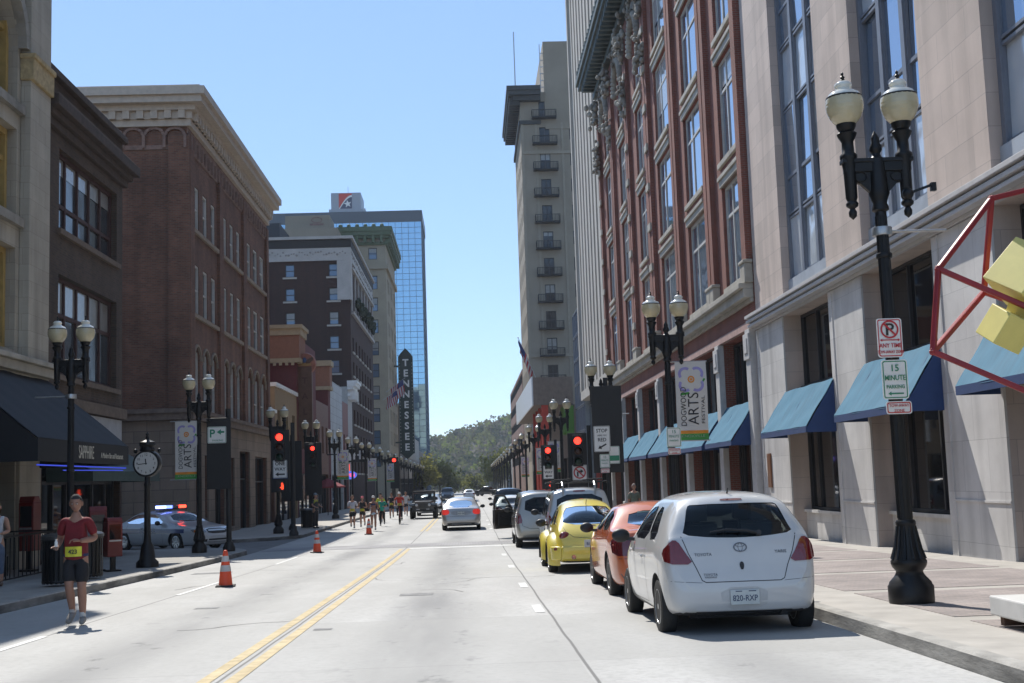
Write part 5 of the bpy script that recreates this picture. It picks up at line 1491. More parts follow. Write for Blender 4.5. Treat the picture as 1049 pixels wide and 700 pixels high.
for k in range(4):
    t = thing('cafe_chair', 'black metal cafe chair %s behind the railing under the awning' % ['nearest', 'second', 'third', 'farthest'][k], 'chair', (-10.5, 24.0 + k * 1.3, gz(-10, 25)), R(70 + 40 * k), 'cafe chairs')
    g = G(); g.box(-.2, .2, -.2, .2, .44, .47); g.obj('seat', BLACK, t)
    g = G()
    for k2 in range(7): 
        a0 = PI * k2 / 7; a1_ = PI * (k2 + 1) / 7
        g.bar((.2 * math.cos(a0), .2, .75 + .2 * math.sin(a0)), (.2 * math.cos(a1_), .2, .75 + .2 * math.sin(a1_)), .03)
    for x in (-.2, .2, 0): g.bar((x, .2, .46), (x, .2, .78), .025)
    g.obj('backrest', BLACK, t)
    for x in (-.18, .18):
        for y_ in (-.18, .18): g = G(); g.bar((x, y_, 0), (x, y_, .44), .025); g.obj('leg', BLACK, t)

# ---- red cafe parasol far on the left
t = thing('parasol', 'dark red cafe parasol on the left walk beyond the officer', 'parasol', (-10.6, 92, gz(-10, 92)))
g = G(); g.tube([(0, 0, 0), (0, 0, 2.6)], .03, 8); g.obj('pole', BLACK, t)
g = G(); g.lathe([(1.35, 2.0), (1.3, 2.1), (.6, 2.45), (.05, 2.7)], 8); g.obj('canopy', M('parasol_red', (.2, .015, .02), rough=.8), t)

# ---- vertical theatre signs
def vsign(name, label, loc, w, h, txt, mats, round_top=False, size=None):
    t = thing(name, label, 'sign', loc)
    g = G(); g.box(-w / 2, w / 2, -.35, .35, 0, h); g.box(-w / 2 - .25, -w / 2, -.42, .42, -.2, h + .2); g.box(w / 2, w / 2 + .25, -.42, .42, -.2, h + .2)
    g.prism([(-w / 2 - .25, h), (w / 2 + .25, h), (w / 2, h + .5), (.5, h + 1.0), (0, h + 1.5), (-.5, h + 1.0), (-w / 2, h + .5)], lambda a, b: (a, -.4, b), lambda a, b: (a, .4, b))
    g.prism([(-w / 2 - .25, 0), (w / 2 + .25, 0), (w / 4, -.7), (0, -1.1), (-w / 4, -.7)], lambda a, b: (a, -.4, b), lambda a, b: (a, .4, b))
    for z in (1.5, h - 1.5): g.box(-w / 2 - 1.5, -w / 2, -.12, .12, z, z + .25)
    g.obj('frame', mats[0], t, bevel=.03)
    g = G()
    n = len(txt); st = h / n
    for k, ch in enumerate(txt): g.text(ch, (0, -.36, h - (k + .5) * st), size or st * .82, bold=.03, th=.08)
    g.obj('lettering', mats[1], t)
    return t
vs = vsign('theatre_sign', 'tall dark green vertical sign with white letters reading TENNESSEE', (-10.1, 200, 6.4), 1.85, 15.4, 'TENNESSEE', [M('sign_dark_green', (.012, .03, .024), rough=.5), WHITEP], size=1.55)
g = G()
for k in range(26):
    for s in (-1, 1): g.ell((s * 1.0, -.45, .2 + k * .57), (.07, .05, .07), 0, 6, 4)
g.obj('bulbs', M('bulb_white', (.5, .5, .45), rough=.3), vs)
t = thing('theatre_sign', 'ornate brown vertical sign with a round winged top on the left shops', 'sign', (-11.55, 87.5, 5.6))
g = G(); g.box(-.42, .42, -.25, .25, -1.5, 4.3); g.box(-.5, -.42, -.3, .3, -1.6, 4.3); g.box(.42, .5, -.3, .3, -1.6, 4.3)
g.obj('frame', M('sign_bronze_brown', (.12, .06, .035), rough=.6, var=.25, scale=3), t)
g = G()
g.lathe([(.001, -.2), (.75, -.2), (.82, 0), (.75, .2), (.001, .2)], 20, (0, 0, 4.5), axis='y')
for s in (-1, 1):
    for k in range(5): g.ell((s * (.15 + .09 * k), -.22, 4.55 + .07 * k), (.11, .06, .22 - .02 * k), 1, 8, 5)
g.ell((0, -.24, 4.75), (.14, .06, .2), 2, 8, 5); g.ell((.0, -.24, 4.45), (.5, .05, .12), 3, 8, 5)
g.obj('round_top', [M('sign_copper_rim', (.28, .10, .06), rough=.5, var=.2), M('wing_brown', (.10, .05, .03), rough=.6), M('crest_blue', (.03, .07, .2), rough=.5), M('crest_gold', (.30, .17, .05), rough=.5)], t)
g = G()
for k, ch in enumerate('TALI'): g.text(ch, (-.0, -.256, 3.3 - k * 1.1), .62, mi=0, bold=.02)
g.obj('lettering', M('sign_dark_letters', (.05, .012, .01), rough=.6), t)

# ---- flags
def flag(label, loc, ang, L=2.2, ln=1.7, rz=0):
    t = thing('flag', label, 'flag', loc, rz, 'flags on building fronts')
    d = Vector((math.cos(ang), 0, math.sin(ang)))
    g = G(); g.tube([(0, 0, 0), tuple(d * L)], .03, 6); g.ell(tuple(d * L), (.07, .07, .07)); g.obj('pole', STEEL, t)
    ms = [MT.setdefault('fr', M('flag_red', (.32, .025, .03), rough=.8)), MT.setdefault('fw', M('flag_white', (.45, .45, .45), rough=.8)), MT.setdefault('fb', M('flag_blue', (.02, .03, .12), rough=.8))]
    g = G(); n = 13
    for i in range(n):
        for j in range(10):
            a0, a1_, b0, b1 = i / n, (i + 1) / n, j / 10, (j + 1) / 10
            mi = 2 if (a0 > .5 and b0 < .38) else (0 if i % 2 == 0 else 1)
            def pt(a, b):
                p = d * (L * (.25 + .7 * a)); return (p.x + .08 * math.sin(b * 5 + a * 4), .14 * math.sin(a * 7 + b * 3), p.z - b * ln)
            g.quad(pt(a0, b0), pt(a1_, b0), pt(a1_, b1), pt(a0, b1), mi)
    g.obj('cloth', ms, t, smooth=60)
    return t
flag('american flag hanging limp above the white fascia on the right', (6.3, 113, 10.6), R(112), 4.2, 1.2)
flag('american flag on an angled pole left of the tall green sign', (-11.9, 178, 14.6), R(36), 3.4, 2.2)
flag('second flag on an angled pole, left of the first, above the pale cornice', (-11.9, 171, 13.0), R(34), 2.6, 1.7)

# ---- sculpture at the right edge: red open polyhedron with yellow cubes on a slab
sx_, sy_ = 6.0, 10.9; sz = gz(5, 10.9)
t = thing('sculpture', 'red open frame sculpture with yellow cubes on a pale slab at the right edge', 'sculpture', (sx_, sy_, sz), 0)
g = G(); g.box(-1.15, 1.6, -.9, .75, .09, .27); g.obj('slab', M('slab_pale_stone', (.55, .54, .52), rough=.7, var=.08), t, bevel=.015)
g = G(); g.bar((-1.1, -.75, .045), (1.5, -.75, .045), .08); g.bar((-1.1, .6, .045), (1.5, .6, .045), .08); g.obj('bearer', M('rusty_bearer', (.08, .04, .025), rough=.8, var=.3), t)
g = G(); g.box(-.62, .9, -.35, .35, .272, .46); g.obj('mount_box', M('mount_dark', (.05, .05, .055), rough=.5), t, bevel=.01)
def W2(px, py, D):
    dx_, dy_ = px - 482.5, 493 - py
    return Vector(((dx_ + ROLL * dy_) / FPX * D - sx_, D - sy_, (dy_ - ROLL * dx_) / FPX * D + 1.45 - sz))
A_ = Vector((-1.74, -.1, 3.26)); B_ = Vector((-1.05, .25, 3.97)); C_ = Vector((-1.90, -.25, 2.50)); E_ = Vector((-1.06, .55, 3.13))
F_ = Vector((1.0, -.55, 3.55)); H_ = Vector((.75, -.55, 1.25)); I_ = Vector((1.35, .5, 2.2)); J_ = Vector((.25, .6, 4.3)); K_ = Vector((-.1, .2, .5))
g = G()
RT = .05
H2 = C_ + (Vector((.62, -.15, -.33)) * 2.9)
A2 = A_ + (Vector((.76, -.12, -.40)) * 2.6)
for p, q in ((A_, B_), (A_, C_), (A_, A2), (C_, H2), (C_, E_), (B_, E_), (E_, I_), (A2, H2), (B_, J_), (J_, A2), (J_, I_), (I_, H2), (H2, K_), (I_, K_)):
    dd = (q - p).normalized() * .03; g.bar(p - dd, q + dd, RT)
g.obj('red_frame', M('sculpture_red', (.24, .010, .014), rough=.45, var=.2), t, bevel=.012)
YC = M('sculpture_yellow', (.66, .57, .17), rough=.5, var=.06)
rq = random.Random(4)
for k, (p, s, e) in enumerate([((-1.17, -.1, 2.70), .30, (.5, .35, .35)), ((-.86, .0, 3.16), .48, (.55, .5, .7)), ((-.80, .05, 2.88), .36, (.3, .2, .5)), ((-.52, .1, 2.60), .42, (.3, .8, .2)), ((-.30, .0, 2.85), .6, (.9, .2, .5)), ((-.55, -.1, 2.25), .36, (.2, .6, .9)), ((-.05, .1, 2.4), .55, (.4, .3, 1.1)), ((.1, 0, 1.9), .5, (.7, .1, .4)), ((-.05, .05, 1.35), .5, (.2, .5, .3)), ((-.1, .1, .82), .55, (.6, .3, .8))]):
    g = G(); g.box(-s / 2, s / 2, -s / 2, s / 2, -s / 2, s / 2); o = g.obj('yellow_cube', YC, t, loc=p, rot=e, bevel=.008)

# ---- a few small poles/meters along the kerbs
def bracket(label, loc, L, sgn=1):
    t = thing('banner_arm', label, 'bracket', loc)
    g = G(); g.tube([(sgn * .08, 0, 0), (sgn * L, 0, 0)], .018, 8); g.lathe([(.115, -.05), (.118, -.04), (.118, .04), (.115, .05)], 14); g.obj('arm', STEEL, t, smooth=40)
    return t
bracket('bare grey steel banner arm on the nearest lamp post', (4.99, 14.3, zb + 4.36), .78)
bracket('bare steel banner arm on the lamp post by the stop here on red sign', (4.68, 43.2, zb3 + 4.2), .95)
bracket('thin steel arm on the lamp post behind the runner in red', (-8.95, 28.0, gz(-9, 28) + 4.0), .8, -1)
t = thing('street_camera', 'small black camera arm clipped to the nearest lamp post cross arm', 'camera', (4.98 + .33, 14.25, zb + 4.80))
g = G(); g.bar((0, 0, 0), (.30, -.05, .10), .03); g.bar((.30, -.05, .12), (.30, -.05, .02), .06, .06); g.ell((0, -.02, 0), (.07, .07, .07)); g.obj('arm', BLACK, t, smooth=40)

# ================================================================== TREES, HILL
def leaf_mat(name, c1, c2, sc_=.6):
    m = M(name, c1, rough=.8, var=.0, scale=sc_, col2=c2); 
    nt = m.node_tree; b = nt.nodes['Principled BSDF']; b.inputs['Specular IOR Level'].default_value = .2
    tr = N(nt, 'ShaderNodeBsdfTranslucent'); mx = N(nt, 'ShaderNodeMixShader'); mx.inputs[0].default_value = .5
    src = b.inputs['Base Color'].links[0].from_socket
    nt.links.new(src, tr.inputs[0]); nt.links.new(b.outputs[0], mx.inputs[1]); nt.links.new(tr.outputs[0], mx.inputs[2]); nt.links.new(mx.outputs[0], nt.nodes['Material Output'].inputs[0])
    return m
OLIVE = leaf_mat('spring_leaf_olive', (.13, .14, .035), (.20, .20, .06)); OLIVE2 = leaf_mat('spring_leaf_yellow', (.19, .19, .045), (.27, .26, .075)); TWIG = M('bark', (.09, .075, .06), rough=.9, var=.25)
def tree(label, x, y, h, r, mats, seed, nleaf=2600, z0=None, leaf=.34, lean=0):
    rr = random.Random(seed); zb_ = (zr(y) - .12) if z0 is None else z0
    t = thing('tree', label, 'tree', (x, y, zb_))
    g = G(); tips = []
    th = h * .32
    g.tube([(0, 0, -.3), (.05, 0, th * .5), (lean * .3, 0, th)], [.04 * h * .55, .032 * h * .55, .026 * h * .55], 8)
    for k in range(9):
        a = rr.uniform(0, 2 * PI); el = rr.uniform(.35, 1.25); L = h * rr.uniform(.28, .52)
        p0 = Vector((lean * .3, 0, th * rr.uniform(.75, 1.0)))
        p1 = p0 + Vector((math.cos(a) * math.cos(el), math.sin(a) * math.cos(el), math.sin(el))) * L * .5
        p2 = p1 + Vector((math.cos(a + .3) * math.cos(el + .1), math.sin(a + .3) * math.cos(el + .1), math.sin(el + .1))) * L * .5
        g.tube([p0, p1, p2], [.012 * h, .007 * h, .003 * h], 5); tips += [p1, p2]
        for q in range(3):
            b = a + rr.uniform(-1, 1); e2 = el + rr.uniform(-.5, .4); p3 = p1 + Vector((math.cos(b) * math.cos(e2), math.sin(b) * math.cos(e2), math.sin(e2))) * L * .4
            g.tube([p1, p3], [.005 * h, .002 * h], 4); tips.append(p3)
    g.obj('trunk', TWIG, t)
    g = G()
    cl = []
    for k in range(34):
        d = Vector((rr.gauss(0, 1), rr.gauss(0, 1), rr.gauss(0, 1))).normalized() * rr.uniform(.25, 1.0)
        c = Vector((d.x * r, d.y * r, th * .9 + (h - th) * .5 + d.z * (h - th) * .52)); cl.append((c, r * rr.uniform(.2, .42), rr.randrange(len(mats))))
    for p in tips: cl.append((p, r * .25, rr.randrange(len(mats))))
    for k in range(nleaf):
        c, s, mi = rr.choice(cl)
        d = Vector((rr.gauss(0, 1), rr.gauss(0, 1), rr.gauss(0, .8))).normalized() * s * rr.uniform(.3, 1) ** .5
        p = c + d; u = Vector((rr.gauss(0, 1), rr.gauss(0, 1), rr.gauss(0, 1))).normalized(); v = u.cross(Vector((rr.gauss(0, 1), rr.gauss(0, 1), rr.gauss(0, 1)))).normalized()
        l = leaf * rr.uniform(.6, 1.4)
        g.quad(p - u * l, p - v * l * .6, p + u * l, p + v * l * .6, mi)
    g.obj('crown', mats, t)
    return t
tree('olive green spring tree on the left at the end of the street', -10.6, 262, 8.5, 4.6, [OLIVE, OLIVE2], 1)
tree('second olive spring tree, just left of the street end and behind the first', -7.6, 300, 9.5, 5.2, [OLIVE, OLIVE2], 2)
tree('olive spring tree at the right of the street end beside the far lamps', 6.9, 292, 10.5, 4.8, [OLIVE, OLIVE2], 3)
tree('taller yellow green spring tree behind the right hand street trees', 9.6, 318, 13.5, 5.4, [OLIVE2, OLIVE], 4)
tree('low bushy tree standing centrally beyond the far cars', 1.5, 372, 5.5, 4.2, [leaf_mat('leaf_dark', (.04, .05, .02), (.07, .075, .03)), OLIVE], 5)
tree('low green tree left of centre beyond the far cars', -5.5, 385, 6.0, 4.6, [OLIVE, bpy.data.materials['leaf_dark']], 6)

# wooded hill across the river
def hill_h(x, y):
    ridge = 9 + 19 * math.exp(-((x - 55) / 150) ** 2) + 5 * math.sin(x * .021 + 1) + 3 * math.sin(x * .057) + 20 * math.exp(-((x - 330) / 200) ** 2)
    s = (y - 560) / 240
    f = 0 if s < 0 else (s * s * (3 - 2 * s) if s < 1 else max(.35, 1 - .25 * (s - 1)))
    return -3.6 + ridge * f + 1.5 * math.sin(x * .11) * math.sin(y * .09) * f
xs_ = [-700 + 20 * i for i in range(81)]; ys_ = [540 + 15 * i for i in range(40)]
sheet('hill', xs_, ys_, hill_h, M('hill_floor', (.05, .045, .03), rough=.95, var=.3, scale=.05))
HM = [leaf_mat('wood_grey_brown', (.075, .072, .052), (.12, .11, .08), .15), leaf_mat('wood_dark_green', (.035, .052, .028), (.065, .085, .04), .15), leaf_mat('wood_spring_green', (.13, .17, .035), (.20, .23, .06), .15), leaf_mat('wood_olive', (.09, .105, .04), (.14, .15, .06), .15), leaf_mat('wood_pale_bare', (.12, .11, .09), (.17, .155, .125), .15)]
g = G(); rr = random.Random(21)
for k in range(3000):
    yv = 565 + 330 * rr.random() ** 1.15; half = 75 + .10 * yv
    xv = rr.uniform(-half, half) * (1.6 if rr.random() < .25 else 1) + 5
    zz = hill_h(xv, yv); hh = rr.uniform(6, 12); r = hh * rr.uniform(.22, .36)
    mi = rr.choices([0, 1, 2, 3, 4], [4.5, 4, 2.4, 4, 1.4])[0]
    lx = mi in (0, 4)
    for q in range(34):
        d = Vector((rr.gauss(0, 1), rr.gauss(0, 1), rr.gauss(0, 1))).normalized() * rr.uniform(.35, 1) ** .5
        p = Vector((xv + d.x * r, yv + d.y * r, zz + hh * .58 + d.z * hh * .44))
        u = Vector((rr.gauss(0, 1), rr.gauss(0, .6), rr.gauss(0, 1))).normalized(); v = u.cross(Vector((rr.gauss(0, .4), 1, rr.gauss(0, .4)))).normalized()
        l = rr.uniform(.5, 1.25) * (1.0 if not lx else .75)
        g.quad(p - u * l, p - v * l * .8, p + u * l, p + v * l * .8, mi)
    g.quad((xv - .2, yv, zz - 1), (xv + .2, yv, zz - 1), (xv + .15, yv, zz + hh * .6), (xv - .15, yv, zz + hh * .6), 0)
o = g.obj('hillside_wood', HM); prop(o, 'distant wooded hill in early spring leaf at the end of the street', 'woodland', kind='stuff')

# ---- the air between here and the hill
g = G(); g.box(-950, 950, -320, 1150, -5.5, 96)
hz_ = g.obj('haze', None)
hm = bpy.data.materials.new('haze_air'); hm.use_nodes = True; nt = hm.node_tree
nt.nodes.remove(nt.nodes['Principled BSDF'])
pv = nt.nodes.new('ShaderNodeVolumePrincipled'); pv.inputs['Color'].default_value = (.80, .88, 1, 1); pv.inputs['Density'].default_value = .00024
nt.links.new(pv.outputs[0], nt.nodes['Material Output'].inputs['Volume'])
hz_.data.materials.clear(); hz_.data.materials.append(hm)
hz_['kind'] = 'stuff'; hz_['label'] = 'thin blue haze in the air of the street'; hz_['category'] = 'haze'
# ================================================================== VEHICLES  (local: rear at y=0, nose at y=L, ground z=0)
def loft(half, top, belt, bot, ys, tum=.30, crown=.03, chaikin=2):
    vs = []; fs = []; n = None
    for y in ys:
        w = half(y); zb = bot(y); zt = top(y); ze = min(belt(y), zt - .035); ze = max(ze, zb + .05)
        g_ = max(0, zt - ze); wr = w * .95 - tum * max(0, g_ - .05); k = min(1, g_ / .35); hb = ze - zb
        P = [(0, zb), (.7 * w, zb), (.92 * w, zb + .02), (.985 * w, zb + .25 * hb), (w, zb + .55 * hb), (.992 * w, ze - .12 * hb), (.955 * w, ze),
             (.5 * (w * .945 + wr), ze + .5 * g_), (wr, zt - .10 * k - .012), (wr - .07, zt - .03 * k - .004), (wr * .5, zt + crown * .6 * k), (0, zt + crown * k)]
        ring = P + [(-a, b) for a, b in reversed(P[1:-1])]
        for _ in range(chaikin):
            r2 = []
            for i in range(len(ring)):
                a, b = ring[i], ring[(i + 1) % len(ring)]
                r2 += [(a[0] * .75 + b[0] * .25, a[1] * .75 + b[1] * .25), (a[0] * .25 + b[0] * .75, a[1] * .25 + b[1] * .75)]
            ring = r2
        n = len(ring)
        vs += [(x, y, z) for x, z in ring]
    for i in range(len(ys) - 1):
        for k in range(n):
            k2 = (k + 1) % n; fs.append((i * n + k, i * n + k2, (i + 1) * n + k2, (i + 1) * n + k))
    fs.append(tuple(range(n - 1, -1, -1))); b = (len(ys) - 1) * n; fs.append(tuple(range(b, b + n)))
    return vs, fs

def ystations(L, lo=0.0, hi=None):
    hi = L if hi is None else hi
    s = set(); y = lo
    while y < hi: 
        s.add(round(y, 4)); y += .015 if (y < lo + .25 or y > hi - .22) else .07
    s.add(round(hi, 4)); return sorted(s)

def tmpobj(vs, fs):
    me = bpy.data.meshes.new('tmp'); me.from_pydata(vs, [], fs)
    bm = bmesh.new(); bm.from_mesh(me); bmesh.ops.recalc_face_normals(bm, faces=bm.faces[:]); bm.to_mesh(me); bm.free()
    o = bpy.data.objects.new('tmp', me); COL.objects.link(o); return o

def boolean(o, cutters):
    for c in cutters:
        m = o.modifiers.new('b', 'BOOLEAN'); m.operation = 'DIFFERENCE'; m.object = c; m.solver = 'EXACT'
    me = evaluated_mesh(o, 'body')
    for c in cutters:
        cm = c.data; bpy.data.objects.remove(c); bpy.data.meshes.remove(cm)
    om = o.data; bpy.data.objects.remove(o); bpy.data.meshes.remove(om)
    return me

def fill2d(poly, step):
    bm = bmesh.new(); bm.faces.new([bm.verts.new((a, b, 0)) for a, b in poly])
    for ax in (0, 1):
        lo = min(p[ax] for p in poly); hi = max(p[ax] for p in poly); t = lo + step
        while t < hi - 1e-4:
            co = [0, 0, 0]; no = [0, 0, 0]; co[ax] = t; no[ax] = 1
            bmesh.ops.bisect_plane(bm, geom=bm.verts[:] + bm.edges[:] + bm.faces[:], plane_co=co, plane_no=no, dist=1e-5); t += step
    bmesh.ops.triangulate(bm, faces=[f for f in bm.faces if len(f.verts) > 4])
    bm.verts.index_update()
    V = [(v.co.x, v.co.y) for v in bm.verts]; F = [tuple(v.index for v in f.verts) for f in bm.faces]
    B = [(e.verts[0].index, e.verts[1].index) for e in bm.edges if e.is_boundary]
    bm.free(); return V, F, B

AX = {'rear': (lambda a, b: (a, -1.5, b), (0, 1, 0)), 'front': (lambda a, b: (a, 9, b), (0, -1, 0)), 'left': (lambda a, b: (-3, a, b), (1, 0, 0)), 'right': (lambda a, b: (3, a, b), (-1, 0, 0)), 'top': (lambda a, b: (a, b, 4), (0, 0, -1))}
def proj(bvh, ax, a, b, off):
    f, d = AX[ax]; p = Vector(f(a, b)); d = Vector(d)
    h = bvh.ray_cast(p, d)
    if h[0] is None:
        q = bvh.find_nearest(Vector(f(a, b)) + d * (1.5 if ax == 'rear' else 2.5)); loc, nn = q[0], q[1]
        return loc + nn * off
    nn = h[1] if h[1].dot(d) < 0 else -h[1]
    return h[0] + nn * off
def smoothpoly(poly, it=2, keep=.22):
    for _ in range(it):
        r = []
        for i in range(len(poly)):
            a, b = poly[i], poly[(i + 1) % len(poly)]
            r += [(a[0] + (b[0] - a[0]) * keep, a[1] + (b[1] - a[1]) * keep), (b[0] + (a[0] - b[0]) * keep, b[1] + (a[1] - b[1]) * keep)]
        poly = r; keep = .25
    return poly
def patch(g, bvh, ax, poly, off=.004, mi=0, step=.05, rim=.012, rnd=1):
    poly = smoothpoly(poly, rnd) if rnd else poly
    V, F, B = fill2d(poly, step)
    top = [proj(bvh, ax, a, b, off) for a, b in V]
    d = Vector(AX[ax][1])
    low = [p + d * rim for p in top]; n = len(V)
    fs = list(F) + [(a, b, n + b, n + a) for a, b in B]
    g.add(top + low, fs, mi)
def ribbon(g, bvh, ax, line, w=.008, off=.0015, mi=0, closed=False):
    P = [Vector(p) for p in line]
    if closed: P.append(P[0])
    Q = []
    for a, b in zip(P, P[1:]):
        n = max(1, int((b - a).length / .04)); Q += [a + (b - a) * i / n for i in range(n)]
    Q.append(P[-1]); L_ = []; R_ = []
    for i, q in enumerate(Q):
        d = (Q[min(i + 1, len(Q) - 1)] - Q[max(i - 1, 0)]).normalized(); nn = Vector((-d.y, d.x)) * w / 2
        L_.append(proj(bvh, ax, q.x + nn.x, q.y + nn.y, off)); R_.append(proj(bvh, ax, q.x - nn.x, q.y - nn.y, off))
    n = len(Q); g.add(L_ + R_, [(i, i + 1, n + i + 1, n + i) for i in range(n - 1)], mi)
def mirror(poly): return [(-a, b) for a, b in poly]

CARGL = Mclear('car_glass', (.42, .47, .46))
for _n in CARGL.node_tree.nodes:
    if _n.type == 'FRESNEL': _n.inputs[0].default_value = 1.3
CARGLM = Mclear('car_glass_mid', (.20, .23, .23))
for _n in CARGLM.node_tree.nodes:
    if _n.type == 'FRESNEL': _n.inputs[0].default_value = 1.16
CARGLD = Mclear('car_glass_dark', (.09, .10, .105))
CARBLK = M('car_black_plastic', (.016, .016, .017), rough=.5, var=.15)
CABIN = M('cabin_dark', (.02, .02, .022), rough=.85, var=.2)
SEATM = M('seat_grey', (.055, .055, .06), rough=.9, var=.15)
TAILR = M('tail_lamp_red', (.15, .008, .010), rough=.12, var=.15, scale=25, coat=1)
TAILD = M('tail_lamp_dark', (.10, .008, .01), rough=.12, var=.15, scale=25, coat=1)
TAILLIT = Memit('brake_lamp_lit', (1, .05, .03), .32, (.4, .02, .02))
CLEARL = M('clear_lens', (.55, .56, .58), rough=.1, var=.1, scale=20, coat=1)
AMBER = M('amber_lens', (.5, .16, .02), rough=.15, coat=1)
ALLOY = M('wheel_alloy', (.50, .51, .52), rough=.28, metal=.8, var=.08)
PLATEM = M('plate_white', (.50, .53, .52), rough=.4, var=.1, scale=12)

WHM = {}
def wheel_meshes(r, w, spokes, rimm):
    k = (r, w, spokes, rimm.name)
    if k in WHM: return WHM[k]
    g = G(); ri = r * .66
    g.lathe([(ri, -w / 2 + .01), (r * .8, -w / 2), (r * .95, -w / 2 + .015), (r, -w / 2 + .045), (r, w / 2 - .045), (r * .95, w / 2 - .015), (r * .8, w / 2), (ri, w / 2 - .01), (ri - .03, w / 2 - .05), (ri - .03, -w / 2 + .05)], 32, axis='x')
    o = g.obj('wheel', RUBBER, smooth=40); a = o.data; bpy.data.objects.remove(o)
    g = G()
    for s in (-1, 1):
        x = s * (w / 2 - .012)
        g.lathe([(ri - .03, x - s * .06), (ri, x), (ri - .018, x + s * .004), (ri - .03, x - s * .03)], 32, axis='x')
        g.lathe([(.001, x - s * .02), (.055, x - s * .02), (.05, x - s * .005), (.03, x + s * .002), (.001, x + s * .003)], 16, axis='x')
        for q in range(spokes):
            t = 2 * PI * q / spokes
            g.bar((x - s * .018, .04 * math.cos(t), .04 * math.sin(t)), (x - s * .012, (ri - .01) * math.cos(t), (ri - .01) * math.sin(t)), .02, ri * 2.2 / spokes * .85, up=(1, 0, 0) if False else (0, -math.sin(t), math.cos(t)))
        g.lathe([(.001, x - s * .055), (ri - .02, x - s * .05)], 24, axis='x', mi=1)
    o = g.obj('rim', [rimm, DARK], smooth=30); b = o.data; bpy.data.objects.remove(o)
    WHM[k] = (a, b); return a, b

def seat(parent, x, y, z=.30, back=.62):
    g = G(); g.box(x - .24, x + .24, y, y + .50, z, z + .16); g.T = Matrix.Translation((x, y + .05, z + .1)) @ Matrix.Rotation(R(12), 4, 'X')
    g.box(-.23, .23, -.07, .06, 0, back); g.box(-.12, .12, -.06, .04, back + .03, back + .24); g.box(-.05, .05, -.02, .0, back, back + .05); g.T = None
    return g.obj('seat', SEATM, parent, bevel=.04)

